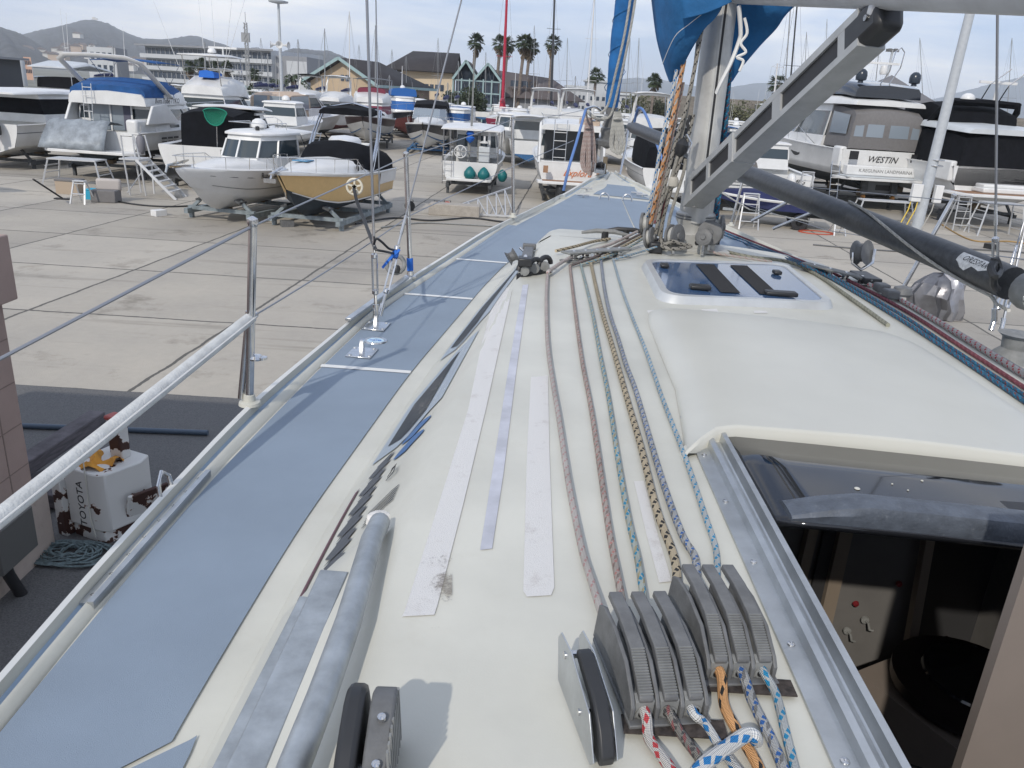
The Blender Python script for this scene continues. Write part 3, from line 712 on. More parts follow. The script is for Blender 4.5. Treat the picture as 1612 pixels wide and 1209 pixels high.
# ---------------------------------------------------------------- running rigging lying on the roof
def rope(px, r, m_, label, dz=None, extra=None, pre=None):
    P = [Q(x, y, (r if dz is None else dz)) for x, y in px]
    P = (pre or [])+P+(extra or [])
    o = MB().tube(spline(P, 5), r, m_, 10).obj('rope'); return tag(o, label, 'rope', 'control lines led aft over the coachroof')
RM = dict(
 r1=rope_mat('rope_grey_pink', (.50,.47,.44), (.48,.29,.28), None, 30, amount=.18), r2=rope_mat('rope_brown_red', (.42,.37,.33), (.48,.22,.20), (.24,.19,.17), 34, amount=.22),
 r3=rope_mat('rope_teal_fleck', (.42,.46,.42), (.02,.26,.45), (.4,.34,.2), 24, amount=.36), r4=rope_mat('rope_sand_black', (.50,.42,.29), (.02,.02,.02), None, 26, amount=.36),
 r5=rope_mat('rope_white_blue_fleck', (.42,.43,.43), (.03,.13,.40), (.2,.2,.2), 38, amount=.28), r6=rope_mat('rope_white_teal', (.47,.50,.50), (.02,.27,.50), None, 30, amount=.30),
 red=rope_mat('rope_white_red', (.58,.56,.53), (.55,.06,.07), None, 26, amount=.25), grey=rope_mat('rope_dark_grey', (.22,.21,.19), (.08,.08,.08), (.25,.1,.1), 50, amount=.4),
 orange=rope_mat('rope_orange', (.75,.40,.17), (.02,.02,.02), None, 16, amount=.12), blue=rope_mat('rope_white_blue', (.62,.63,.62), (.02,.20,.50), None, 20, amount=.34),
 dblue=rope_mat('rope_blue', (.02,.12,.22), (.03,.25,.42), (.2,.05,.05), 30, amount=.3), mar=rope_mat('rope_maroon', (.20,.05,.07), (.3,.1,.12), None, 30), yel=rope_mat('rope_yellow_grey', (.34,.34,.27), (.2,.2,.18), None, 30))
def cl_end(bank, i, y=.2, z=.026, x=0): return [bank.matrix_basis @ Vector((.0335*i+.016+x, y, z))]
bpy.context.view_layer.update()
rope([(862,430),(860,470),(862,540),(870,600),(880,660),(895,760),(915,860),(928,905)], .0062, RM['r1'], 'leftmost grey pink rope on the coachroof, beside the short grip tape', extra=cl_end(cb1,0,.22,.02)+cl_end(cb1,0,.15,.022))
rope([(897,418),(903,470),(915,560),(930,640),(945,740),(958,830),(970,895)], .0060, RM['r2'], 'brown red flecked rope, second from the left on the coachroof', extra=cl_end(cb1,1,.22,.02)+cl_end(cb1,1,.15,.022))
rope([(914,416),(930,480),(945,560),(957,620),(974,730),(990,820),(1004,880)], .0058, RM['r3'], 'teal flecked rope, third from the left, left of the sand black rope', extra=cl_end(cb1,2,.22,.02)+cl_end(cb1,2,.15,.022))
rope([(930,413),(945,480),(964,545),(985,620),(1008,700),(1033,800),(1062,880)], .0075, RM['r4'], 'sand coloured rope with bold black flecks down the middle of the coachroof', extra=cl_end(cb2,0,.22,.02)+cl_end(cb2,0,.15,.022))
rope([(946,410),(951,452),(960,494),(972,530),(985,573),(1001,616),(1038,742),(1072,838),(1095,880)], .0066, RM['r5'], 'white rope with dark blue flecks touching the sand black rope', extra=cl_end(cb2,1,.22,.02)+cl_end(cb2,1,.15,.022))
rope([(965,408),(978,452),(996,501),(1017,553),(1042,625),(1077,715),(1110,812),(1128,870)], .0056, RM['r6'], 'thin teal and white rope running close beside the sea hood', extra=cl_end(cb2,2,.22,.02)+cl_end(cb2,2,.15,.022))
def tail(bank, i, px, r, m_, label, up=0):
    a = bank.matrix_basis @ Vector((.0335*i+.016, .03, .022)); b = bank.matrix_basis @ Vector((.0335*i+.016, -.008, .021))
    P = [a, b]+[Q(x, y, r+up) for x, y in px]
    tag(MB().tube(spline(P, 6), r, m_, 12).obj('rope_tail'), label, 'rope', 'rope tails coming out of the clutches')
tail(cb1, 0, [(1022,1163),(1045,1195),(1090,1260)], .0068, RM['red'], 'white rope tail with red flecks out of the leftmost clutch')
tail(cb1, 1, [(1072,1155),(1100,1192),(1150,1255)], .0060, RM['grey'], 'dark grey rope tail out of the second clutch from the left')
tail(cb1, 2, [(1110,1140),(1140,1185),(1190,1250)], .0060, RM['blue'], 'white and blue rope tail out of the third clutch')
tail(cb2, 0, [(1140,1110),(1160,1150),(1190,1200),(1215,1260)], .0068, RM['orange'], 'orange rope tail with black flecks out of the fourth clutch')
tail(cb2, 1, [(1185,1105),(1212,1160),(1235,1215),(1250,1270)], .0068, RM['r5'], 'thick white blue flecked tail out of the fifth clutch')
tail(cb2, 2, [(1222,1095),(1236,1150),(1250,1205),(1268,1270)], .0060, RM['r6'], 'white teal flecked tail out of the rightmost clutch')
P = [Q(1080,1240,.02), Q(1108,1204,.022), Q(1140,1180,.026), Q(1172,1158,.03), Q(1186,1158,.028), Q(1190,1166,.012)]
tag(MB().tube(spline(P, 6), .0085, RM['blue'], 12).obj('rope_bight'), 'blue and white rope bight lying across the orange tail', 'rope')
# ---------------------------------------------------------------- smoked hatch ahead of the sea hood
HFR = mat('hatch_frame_alu', (.60,.61,.60), .4, .5, noise=.08)
def hrow(q, dz): p = Q(*q, dz); return p
hc = [Q(*q, .03) for q in ((1011,407),(1238,414),(1318,478),(1042,466))]
def rrect(C, inset, rad, k=6):
    # rounded quadrilateral through four corners
    cen = sum(C, Vector())/4; C2 = []
    for i in range(4):
        a, b, c = C[i-1], C[i], C[(i+1) % 4]; u = (a-b).normalized(); v = (c-b).normalized(); C2.append(b+(u+v)*inset)
    out = []
    for i in range(4):
        a, b, c = C2[i-1], C2[i], C2[(i+1) % 4]; u = (a-b).normalized(); v = (c-b).normalized(); s_, e = b+u*rad, b+v*rad
        for j in range(k+1):
            t = j/k; out.append(s_*(1-t)**2+b*2*t*(1-t)+e*t*t)
    return out
hb_ = MB(); up = Vector((0,0,1))
R0_ = [p-up*.045 for p in rrect(hc, -.02, .12)]; R1_ = [p-up*.012 for p in rrect(hc, -.005, .12)]; R2_ = [p+up*.002 for p in rrect(hc, .006, .11)]; R3_ = [p+up*.002 for p in rrect(hc, .038, .09)]; R4_ = [p-up*.004 for p in rrect(hc, .042, .09)]
hb_.loft([R0_, R1_, R2_, R3_, R4_], HFR, closed=True, flip=False); hatch = hb_.obj('deck_hatch_frame', yacht, ang=35)
MB().add([p-up*.003 for p in rrect(hc, .041, .09)], [tuple(range(28))], mat('hatch_acrylic', (.05,.10,.20), .07, spec=1.0)).obj('hatch_pane', hatch)  # blue in the pane's base colour stands for the reflected sky
MB().loft([[p-up*.05 for p in rrect(hc, -.03, .12)], [p-up*.05-Vector((0,0,.004)) for p in rrect(hc, -.06, .13)]], CREAM, closed=True).obj('hatch_seat', hatch)
def hpt(u, v, dz=0): return hc[0].lerp(hc[1], u).lerp(hc[3].lerp(hc[2], u), v)+up*dz
for u0 in (.33, .56):
    MB().add([hpt(u0,.12,.0005), hpt(u0+.12,.12,.0005), hpt(u0+.135,.86,.0005), hpt(u0+.02,.86,.0005)], [(0,3,2,1)], mat('black_grip_tape', (.02,.02,.022), .95, bump=.5, bscale=600)).obj('grip_tape_patch', hatch)
for u, v, s_ in ((.24,.80,.045),(.70,.87,.07),(.11,.25,.02),(.83,.34,.02)):
    MB().box(hpt(u, v, .008), (s_*1.9, .05, .018), BLACKP).obj('hatch_handle', hatch, bevel=.006)
# ---------------------------------------------------------------- rope organisers
def organiser(A, B, n, name='deck_organiser', cover=True):
    A, B = Vector(A), Vector(B); d = (B-A); L_ = d.length; d.normalize(); side = Vector((-d.y, d.x, 0)).normalized(); o = None
    m_ = MB(); m_.bar(A-d*.02, B+d*.02, .07, .008, GREYP2)
    o = m_.obj(name, yacht, bevel=.003)
    if cover: MB().bar(A-d*.02+up*.040, B+d*.02+up*.040, .062, .010, GREYP2).obj('top_plate', o, bevel=.004)
    for i in range(n):
        p = A.lerp(B, (i+.5)/n); MB().lathe(p+up*.006, [(.027,0),(.027,.006),(.017,.010),(.017,.022),(.027,.026),(.027,.031)], STEEL, 18).obj('sheave', o)
        MB().lathe(p+up*.044, [(.008,0),(.007,.004),(0,.004)], STEEL, 8).obj('bolt', o)
    return o
organiser(Q(893,411), Q(982,404), 5)
organiser(Q(1268,427), Q(1368,452), 4)
# three-hole organiser and the fold-down block beside it
A, B = Q(817,437), Q(864,426); d = (B-A).normalized(); o = MB().bar(A, B, .035, .03, BLACKP).obj('lead_block_plate', yacht, bevel=.003)
for i in range(3):
    p = A.lerp(B, (i+.5)/3); MB().tube([p+d*math.cos(a)*.038+up*(math.sin(a)*.034+.03) for a in [math.pi*i2/8 for i2 in range(9)]], .011, BLACKP, 8).lathe(p+Vector((0,-.018,.028)), [(.022,0),(.02,.012),(.0,.012)], GREYP2, 14, (0,-1,0)).obj('lead_eye', o)
A = Q(826,422,.03); B = Q(833,393,.03)
tk = MB().bar(A, B, .05, .04, GREYP).bar(A+up*.03-Vector((0,.04,0)), A+up*.03+Vector((0,.03,0)), .06, .035, BLACKP).bar(B-Vector((0,.04,0))+up*.02, B+up*.02, .07, .03, GREYP).obj('stand_up_block', yacht, bevel=.006)
c = Q(806, 404, .09); MB().lathe(c, [(.04,-.024),(.026,-.01),(.026,.01),(.04,.024)], GREYP, 18, (.8,.2,.5)).obj('block_sheave', tk); MB().tube([c+Vector((.04,0,.05)), c+Vector((.08,-.02,.02)), c+Vector((.05,-.03,-.05)), A+up*.05], .008, STEEL, 8).obj('block_strap', tk)
# grey cleats
for px, py in ((952,374),(985,371)):
    p = Q(px, py, .02); MB().tube([p+Vector((-.13,0,.02)), p+Vector((-.05,0,.035)), p+Vector((.05,0,.035)), p+Vector((.13,0,.02))], [.008,.013,.013,.008], GREYP2 if px < 970 else BLACKP, 8).cyl(p-up*.02, p+up*.035, .02, BLACKP, 10).obj('horn_cleat', yacht)
# ---------------------------------------------------------------- mast
MB0 = Q(1088, 393); my = MB0.y
mtop = PY(1168, -260, my-.0); mdir = (mtop-MB0).normalized()
mx_ = Vector((1,0,0)); myv = mdir.cross(mx_).normalized()*1; mx_ = myv.cross(mdir).normalized()
mast = MB(); rows = []
for h in (.16, .5, 1, 1.5, 2.2, 3.5, 5, 7):
    c = MB0+mdir*h; rows.append([c+mx_*(.078*math.cos(a)*(1 if math.sin(a) < 0 else .96))+myv*(.115*math.sin(a)) for a in [2*math.pi*i/28 for i in range(28)]])
mast = mast.loft(rows, MASTM, closed=True, cap1=True).obj('mast', yacht)
ys_ = 1 if myv.y < 0 else -1
for s_ in (-.010, .010): MB().bar(MB0+mdir*.30+myv*ys_*.1155+mx_*s_, MB0+mdir*7+myv*ys_*.1155+mx_*s_, .004, .008, MASTM, mx_).obj('luff_groove', mast)
MB().bar(MB0+mdir*.30+myv*ys_*.114, MB0+mdir*7+myv*ys_*.114, .007, .012, BLACK, mx_).obj('groove_slot', mast)
ft = MB().lathe(MB0, [(.13,0),(.125,.03),(.10,.06),(.092,.14),(.105,.16),(.105,.20),(.09,.21),(.09,.30)], MASTM, 24).obj('mast_collar', mast)
for h in (.17,.185): MB().lathe(MB0+up*h, [(.106,0),(.109,.004),(.106,.008)], GREYP, 24).obj('collar_lashing', ft)
MB().box(MB0+Vector((0,-.12,.055)), (.20,.012,.10), MASTM).box(MB0+Vector((0,-.0,.012)), (.36,.26,.02), MASTM).obj('mast_step_plate', mast, bevel=.003)
MB().lathe(MB0+Vector((-.0,-.128,.06)), [(.014,0),(0,.001)], BLACK, 12, (0,-1,0)).lathe(MB0+Vector((.08,-.128,.06)), [(.010,0),(0,.004)], STEEL, 12, (0,-1,0)).obj('bolt', mast)
WB = mat('sheave_white_plastic', (.42,.42,.40), .5)
def block(px, py, r, ax, dist, name='turning_block'):
    c = PY(px, py, dist); a = Vector(ax).normalized()
    o = MB().lathe(c-a*r*.36, [(r*.3,0),(r,.0),(r*.72,r*.24),(r*.72,r*.48),(r,r*.72),(r*.3,r*.72)], WB, 24, a).obj(name, mast)
    MB().lathe(c+a*r*.42, [(r*1.05,-.012),(r*1.08,.0),(r*.7,.006),(r*.35,.004),(.3*r,.012),(0,.012)], GREYP, 24, a).lathe(c-a*r*.42, [(r*1.05,.012),(r*1.08,0),(r*.7,-.006),(0,-.006)], GREYP, 24, a).obj('cheek', o)
    MB().bar(c, c-up*.09+Vector((0,.0,0)), .03, .012, STEEL).obj('shackle', o); return o
block(1017, 352, .055, (1,-.35,.1), my-.10); block(1023, 374, .050, (1,-.5,.25), my-.22); block(1062, 372, .058, (.75,-.7,.15), my-.25)
block(1118, 367, .060, (-.35,-.9,.15), my-.16); block(1131, 357, .060, (.9,-.35,.1), my-.0); block(1108, 374, .04, (-.4,-.9,.2), my-.24)
bl = MB()
for q in ((1040,384),(1032,390),(1092,386),(1122,384),(1108,388)):
    p = Q(*q, .03); bl.box(p, (.07,.05,.06), BLACKP)
bl.obj('block_base', mast, bevel=.01)
# halyards running down the mast, each its own line
def line(px, r, m_, label, name='halyard', k=5, cat='rope', grp='lines running down the mast'):
    P = [PY(*q) if len(q) == 3 else Vector(q[0]) for q in px]; return tag(MB().tube(spline(P, k), r, m_, 8).obj(name), label, cat, grp)
a = my
RW2 = rope_mat('halyard_black_fleck', (.34,.32,.28), (.03,.03,.03), None, 22, amount=.22); RW3 = rope_mat('halyard_plain', (.40,.38,.33), (.3,.29,.26), None, 22)
RO = rope_mat('halyard_orange', (.66,.33,.15), (.08,.05,.04), (.5,.5,.48), 16, amount=.25)
line([(1077,95,a-.15),(1066,150,a-.2),(1052,220,a-.22),(1035,300,a-.2),(1024,352,a-.15)], .0115, RO, 'orange halyard running down left of the mast into the white sheaves', )
line([(1066,105,a-.12),(1056,160,a-.16),(1042,220,a-.2),(1028,300,a-.2),(1018,340,a-.15)], .009, RM['blue'], 'white and blue halyard just left of the orange one')
line([(1076,130,a-.14),(1066,180,a-.18),(1053,240,a-.2),(1040,300,a-.2),(1030,352,a-.15)], .007, RM['r2'], 'thin brown halyard just right of the orange one')
line([(1114,0,a-.2),(1106,40,a-.2),(1095,100,a-.22),(1080,170,a-.24),(1062,230,a-.26),(1045,300,a-.24),(1032,368,a-.22)], .0095, RW2, 'grey halyard with black flecks crossing the front of the mast')
line([(1092,180,a-.27),(1082,220,a-.27),(1068,262,a-.27),(1056,300,a-.25),(1044,345,a-.2),(1040,378,a-.2)], .009, RW2, 'black flecked line below the small snap shackle on the mast')
line([(1079,250,a-.27),(1076,272,a-.27),(1064,310,a-.26),(1054,345,a-.24),(1050,376,a-.22)], .0085, RW3, 'pale tan line hanging closest to the mast foot')
line([(1070,236,a-.27),(1062,262,a-.27),(1054,290,a-.25),(1042,320,a-.22),(1036,350,a-.2)], .0085, RW3, 'knotted tan line hanging beside the black flecked line')
line([(1100,50,a-.14),(1093,110,a-.17),(1084,160,a-.2),(1074,210,a-.22),(1060,270,a-.22),(1046,330,a-.2),(1036,372,a-.2)], .008, RW3, 'plain worn halyard lying along the port face of the mast')
line([(1050,300,a-.2),(1045,325,a-.2),(1037,345,a-.2),(1030,350,a-.2)], .008, RM['mar'], 'short maroon line looping below the knot at the mast foot')
tag(MB().lathe(PY(1060,287,a-.26), [(.005,-.03),(.026,-.018),(.028,.01),(.02,.026),(.004,.03)], RW3, 10).obj('rope_knot'), 'tan stopper knot hanging in the lines beside the mast', 'knot')
sn = MB(); p = PY(1079,218,a-.27); sn.tube([p+Vector((.01,0,.11)), p+Vector((.0,0,.07)), p+Vector((.018,0,.03)), p], .009, BLACKP, 6).lathe(p+Vector((-.015,0,-.05)), [(.01,-.04),(.03,-.02),(.034,.02),(.012,.05)], BLACKP, 10, (.2,0,1)).tube([p+Vector((.0,-.01,.02)), p+Vector((.03,-.01,-.02)), p+Vector((.02,-.01,-.07))], .006, STEEL, 6)
tag(sn.obj('snap_shackle'), 'small dark snap shackle hanging in the lines on the mast', 'shackle')
# starboard side lines
line([(1135,30,a),(1131,100,a),(1124,190,a),(1119,270,a),(1115,362,a)], .008, RW3, 'grey line right of the mast, behind the vang')
line([(1143,90,a+.02),(1137,160,a+.02),(1128,260,a+.0),(1120,350,a)], .0075, RM['mar'], 'maroon line right of the mast')
line([(1150,90,a+.03),(1145,160,a+.03),(1137,260,a+.02),(1127,350,a)], .013, RM['dblue'], 'thick dark blue line right of the mast running into the black blocks')
line([(1146,110,a+.05),(1140,180,a+.04),(1131,270,a+.03),(1122,350,a)], .009, RM['dblue'], 'thin dark blue line between the maroon line and the thick blue line')
# coil of tan rope round the mast foot
P = [PY(*q) for q in ((1040,378,a-.25),(1046,385,a-.3),(1058,380,a-.32),(1072,384,a-.3),(1088,388,a-.26),(1060,392,a-.34),(1044,388,a-.3),(1038,380,a-.22))]
tag(MB().tube(spline(P, 5), .010, RW2, 8).obj('rope'), 'black flecked tan rope looped round the mast foot', 'rope')
# white lashing hanging below the gooseneck
lw = [(1163,10,a-.25),(1166,50,a-.27),(1163,66,a-.27),(1150,100,a-.3),(1135,130,a-.3),(1128,146,a-.28)]
lash = MB().tube(spline([PY(*q) for q in lw], 5), .019, WHITEC, 8, sq=(1,.5)).obj('white_lashing'); tag(lash, 'white cloth lashing hanging from the gooseneck beside the mast', 'lashing')
MB().tube(spline([PY(*q) for q in ((1172,28,a-.3),(1176,52,a-.3),(1166,68,a-.3),(1174,82,a-.3),(1160,90,a-.3),(1170,96,a-.3),(1164,112,a-.3))], 5), .007, WHITEC, 6).obj('cord_end', lash)
# rope runs from the mast foot to the organisers
def run(px, r, m_, label):
    P = [Q(x, y, z) for x, y, z in px]; tag(MB().tube(spline(P, 5), r, m_, 8).obj('rope'), label, 'rope', 'lines between the mast foot and the organisers')
run([(1012,360,.06),(960,385,.03),(905,402,.02),(868,424,.02),(862,430,.012)], .008, RM['r1'], 'grey pink line from the sheaves to the three eyed lead')
run([(1013,366,.06),(975,385,.03),(937,404,.02),(898,418,.008)], .007, RM['grey'], 'dark grey line from the sheaves to the five sheave organiser')
run([(1014,370,.06),(980,388,.03),(950,404,.02),(930,414,.008)], .007, RM['r4'], 'sand black line from the sheaves to the organiser')
run([(1015,374,.05),(985,392,.02),(955,404,.02),(915,417,.008)], .006, RM['r3'], 'teal line from the sheaves to the organiser')
run([(1035,388,.04),(1010,396,.02),(985,403,.02),(966,409,.008)], .006, RM['r6'], 'pale teal line from the mast foot to the inboard end of the organiser')
run([(875,395,.02),(905,388,.03),(935,380,.02),(960,376,.02)], .008, RM['r4'], 'short sand coloured rope end lying ahead of the organiser')
run([(1104,380,.04),(1130,392,.02),(1180,404,.02),(1240,412,.02),(1285,432,.01),(1340,470,.01),(1398,512,.008)], .009, RM['yel'], 'yellow grey line lying inboard of the blue pair to starboard')
run([(1130,366,.05),(1180,386,.02),(1250,412,.02),(1300,434,.01),(1400,492,.01),(1500,556,.01),(1640,650,.01)], .0075, RM['dblue'], 'inner dark blue line of the pair leading aft to starboard')
run([(1136,364,.05),(1185,384,.02),(1255,411,.02),(1308,434,.012),(1410,490,.012),(1510,556,.012),(1640,640,.012)], .0075, RM['dblue'], 'outer dark blue line of the pair leading aft to starboard')
run([(1140,362,.05),(1190,382,.02),(1262,411,.02),(1320,434,.01),(1420,486,.01),(1520,550,.01),(1640,628,.01)], .0075, RM['mar'], 'maroon line leading aft outboard of the dark blue pair')
run([(1108,388,.04),(1126,398,.02),(1160,404,.02),(1215,412,.02)], .007, RM['r1'], 'grey pink line lying across the front of the smoked hatch')
run([(1368,448,.02),(1410,468,.014),(1470,502,.014),(1540,545,.014),(1640,606,.014)], .0115, RM['red'], 'thick white rope with red flecks along the starboard roof edge')
# ---------------------------------------------------------------- vang strut and boom
va = PY(1094, 305, my-.16); vb = PY(1372, 45, my-1.55)
vd = (vb-va).normalized(); vm = va.lerp(vb, .36)
vn = vd.cross(Vector((.9,-.25,.6))).normalized(); vn = Vector((-.75,-.6,.30)); vn = (vn-vd*vn.dot(vd)).normalized(); vt = vd.cross(vn)
def strut(a_, b_, wn, wt, holes, name, m_):
    # wn: size along vn (through), wt: height of the slotted face
    L_ = (b_-a_).length; o = MB(); sgn = 1
    def slab(s0, s1, t0, t1, n0, n1, mm_):
        c = a_+vd*((s0+s1)/2)+vt*((t0+t1)/2)+vn*((n0+n1)/2)
        o.box(c, (s1-s0, t1-t0, n1-n0), mm_, Matrix((vd, vt, vn)).transposed())
    slab(0, L_, -wt/2, wt/2, -wn/2, wn/2-.010, m_)
    slab(.004, L_-.004, -wt/2+.012, wt/2-.012, wn/2-.0105, wn/2-.0095, BLACK)
    slab(0, L_, wt*.30, wt/2, wn/2-.010, wn/2, m_); slab(0, L_, -wt/2, -wt*.27, wn/2-.010, wn/2, m_)
    e = [0]+[h for q in holes for h in q]+[1]
    for i in range(0, len(e), 2): slab(e[i]*L_, e[i+1]*L_, -wt*.275, wt*.305, wn/2-.010, wn/2-.0005, m_)
    return o.obj(name, yacht, bevel=.006)
VM = mat('vang_alloy', (.40,.41,.41), .42, .2, noise=.12, nscale=10, dirt=.2, dirtcol=(.15,.15,.15))
vg = strut(va-vd*.02, vm+vd*.03, .11, .138, ((.16,.50),(.55,.93)), 'vang_strut', VM)
strut(vm, vb, .098, .130, ((.04,.40),(.47,.88)), 'vang_upper_strut', VM).parent = vg
MB().cyl(va-vt*.07, va+vt*.07, .012, STEEL, 12).obj('pin', vg)
hd = MB().bar(vb-vd*.10, vb+vd*.11, .122, .098, BLACKP, vn).obj('vang_head', vg, bevel=.024)
for k in (-.02, .02): MB().cyl(vb+vd*.05-vn*.05, vb+vd*.05+vn*.055, .010, STEEL, 12).obj('pin', hd)
bu = [PY(1156,-12,my-.05), PY(1305,22,my-1.30), PY(1400,20,my-1.75), PY(1640,4,my-2.45)]
BA = PY(1165,-28,my-.15); BB = PY(1390,-40,my-1.72); BB = BA+(PY(1400,-16,my-1.75)-BA)*1.0; BC = PY(1640,-47,my-2.35); BD = BC+(BC-BB).normalized()*1.5
rows = []
BM = mat('boom_alloy', (.5,.51,.52), .4, .2, noise=.1, nscale=8)
dd = (BC-BA).normalized(); sx_ = dd.cross(up).normalized(); uy = sx_.cross(dd)
for i in range(9):
    c = BA.lerp(BC+(BC-BA)*.5, i/8); rows.append([c+sx_*.062*math.cos(q)+uy*.095*math.sin(q) for q in [2*math.pi*j/24 for j in range(24)]])
boom = MB().loft(rows, BM, closed=True, cap0=True, cap1=True).obj('boom', yacht)
MB().bar(vb+vd*.06, vb+vd*.06+up*.12+dd*.02, .045, .10, BM, sx_).obj('vang_bracket', boom, bevel=.01)
MB().bar(BA-dd*.12, BA+dd*.02, .06, .09, BLACKP, sx_).bar(MB0+mdir*1.50+myv*ys_*.1, BA-dd*.05, .04, .06, BLACKP, sx_).obj('gooseneck', boom, bevel=.01)
# ---------------------------------------------------------------- blue sail cover round mast and boom
rows = []
def cov(pxs, name, lab=None, parent=None, th=.006):
    R = [spline([PY(*q) for q in row], 5) for row in pxs]
    # interpolate across rows too
    n = len(R[0]); cols = [spline([R[i][j] for i in range(len(R))], 4) for j in range(n)]
    return MB().loft(cols, BLUEC, flip=False).obj(name, parent, thick=th, ang=80)
c0 = cov([[(1018,-60,a+.10),(1026,0,a+.02),(1034,60,a+.0),(1046,105,a+.0),(1054,128,a+.0)],
          [(1060,-60,a-.22),(1062,0,a-.26),(1062,60,a-.22),(1058,100,a-.14),(1057,129,a-.03)],
          [(1105,-60,a-.34),(1104,0,a-.34),(1096,45,a-.30),(1080,82,a-.22),(1064,124,a-.08)],
          [(1150,-60,a-.36),(1140,0,a-.36),(1128,25,a-.32),(1102,55,a-.28),(1070,112,a-.14)]], 'sail_cover')
tag(c0, 'blue canvas sail cover wrapped round the mast above the boom end', 'sail cover')
c1_ = cov([[(1150,-60,a-.1),(1140,0,a-.05),(1138,40,a+.0),(1140,90,a+.05),(1136,135,a+.1)],
          [(1200,-60,a-.15),(1180,0,a-.1),(1168,40,a-.0),(1160,90,a+.05),(1150,130,a+.1)],
          [(1280,-60,a-.2),(1215,10,a-.15),(1200,40,a-.05),(1180,80,a+.03),(1156,122,a+.1)],
          [(1340,-60,a-.2),(1248,12,a-.15),(1222,45,a-.05),(1196,72,a+.03),(1162,112,a+.1)]], 'starboard_flap', None, c0)
cov([[(1070,-60,a-.36),(1072,0,a-.36),(1074,18,a-.36),(1075,30,a-.36)],[(1110,-60,a-.39),(1110,0,a-.39),(1112,10,a-.39),(1114,20,a-.39)],[(1150,-60,a-.40),(1148,-20,a-.40),(1150,-5,a-.4),(1152,3,a-.4)]], 'front_flap', None, c0)
for row in ([(1043,100,a-.10),(1062,58,a-.26),(1085,38,a-.33),(1110,18,a-.37),(1140,-8,a-.39)],):
    MB().tube(spline([PY(*q) for q in row], 5), .0018, WHITEC, 4).obj('seam', c0)
# ---------------------------------------------------------------- spinnaker pole
POLEM = mat('pole_black_carbon', (.045,.048,.052), .42, .1, noise=.35, nscale=40, bump=.12, bscale=200)
pa, pb = PY(992, 199, 7.9), PY(1650, 470, 2.40)
pole = MB().tube([pa, pa.lerp(pb, .03), pa.lerp(pb, .5), pa.lerp(pb, .97)], [.035,.052,.055,.055], POLEM, 20).obj('spinnaker_pole'); tag(pole, 'long dark spinnaker pole slung from the bow to the starboard shroud', 'pole')
pdv = (pb-pa).normalized(); MB().lathe(pb-pdv*.10, [(.058,0),(.062,.02),(.058,.08),(.03,.12),(.012,.14)], GREYP2, 18, pdv).obj('pole_end', pole)
for t in (.995,): MB().lathe(pa.lerp(pb, t)-up*.0, [(.0575,-.01),(.0595,0),(.0575,.01)], STEEL, 18, pdv).obj('ring', pole)
pc = PY(1548, 413, 2.70)
px_ = pdv; nrm = (CAMP-pc); nrm = (nrm-pdv*nrm.dot(pdv)).normalized(); pyv = nrm.cross(px_)
t_ = (pc-pa).dot(pdv); axis_pt = pa+pdv*t_
lab_o = axis_pt
LBL = mat('label_white', (.66,.66,.64), .6, noise=.25, nscale=60)
def wrap(pu, pv, rad=.0565): # point on the pole's skin
    ang = pv/rad; return axis_pt+px_*pu+nrm*rad*math.cos(ang)+pyv*rad*math.sin(ang)
ln = [wrap(-1.0+1.1*i/16, .088-.176*i/16, .062) for i in range(17)]+[wrap(.16,-.10,.08), wrap(.3,-.08,.12)]
tag(MB().tube(ln, .0055, ROPEW, 8).obj('rope'), 'thin grey white line wound across the dark spinnaker pole', 'rope')
rows = []
OUT = [(-.088,.004,.040),(-.075,.000,.040),(-.055,-.014,.040),(-.03,-.020,.040),(0,.002,.040),(.02,.0,.040),(.04,-.004,.040),(.06,.004,.038),(.085,.012,.036)]
for u_, v0, v1 in OUT: rows.append([wrap(u_, lerp(v0, v1, j/5)) for j in range(6)])
lb = MB().loft(rows, LBL).obj('label', pole)
tx = text('ORESPAR', Matrix.Identity(4), .030, BLACK, pole, 'lettering', .0, shear=.35, sx=1.02)
for v in tx.data.vertices: v.co = wrap(v.co.x, v.co.y+.021, .0572)
# ---------------------------------------------------------------- starboard rail, shrouds and blocks
def GRp(y, dx=0, dz=0): return Vector((tab(GR, y)+dx, y, zd(y)+.05-HEEL*(tab(GR, y)-.9)+dz))
s5 = PY(1418, 460, 4.9); stb = stanchion(s5, PY(1501, 312, 4.9), .0135); MB().lathe(s5+Vector((-.04,-.1,0)), [(.05,0),(.06,.015),(.05,.05),(.02,.06)], GREYP, 16).obj('snatch_block', yacht)
s6 = PY(1151, 352, 8.2); stanchion(s6, PY(1169, 285, 8.2), .0135)
for (p0, p1) in (((1217,360),(1284,332)),((1183,348),(1262,306))):
    o = MB().cyl(PY(*p0, 7.2), PY(*p1, 7.0), .014, STEEL, 10).obj('boathook_shaft'); tag(o, 'nearer polished boathook shaft lashed along the starboard lifeline' if p0[0] > 1200 else 'further polished boathook shaft lashed along the starboard lifeline', 'boathook')
wire([PY(1045,190,9.6), PY(1169,285,8.2), PY(1500,316,4.9), PY(1700,330,3.0)], .003)
wire([PY(1048,240,9.6), PY(1161,318,8.2), PY(1300,362,6.2), PY(1460,388,4.9), PY(1700,420,3.0)], .003)
wire([PY(1130,300,8.2), PY(1180,330,7.6), PY(1280,350,6.6)], .006, 'lifeline', ROPEW)
trk = MB(); rows = []
P = [Q(x, y, .012) for x, y in ((1372,452),(1450,492),(1530,541),(1640,607))]
for q_, r_ in zip(P, P[1:]): trk.bar(q_+Vector((.05,.0,-.02)), r_+Vector((.05,.0,-.02)), .03, .014, GREYP2)
trk.obj('genoa_track', yacht)
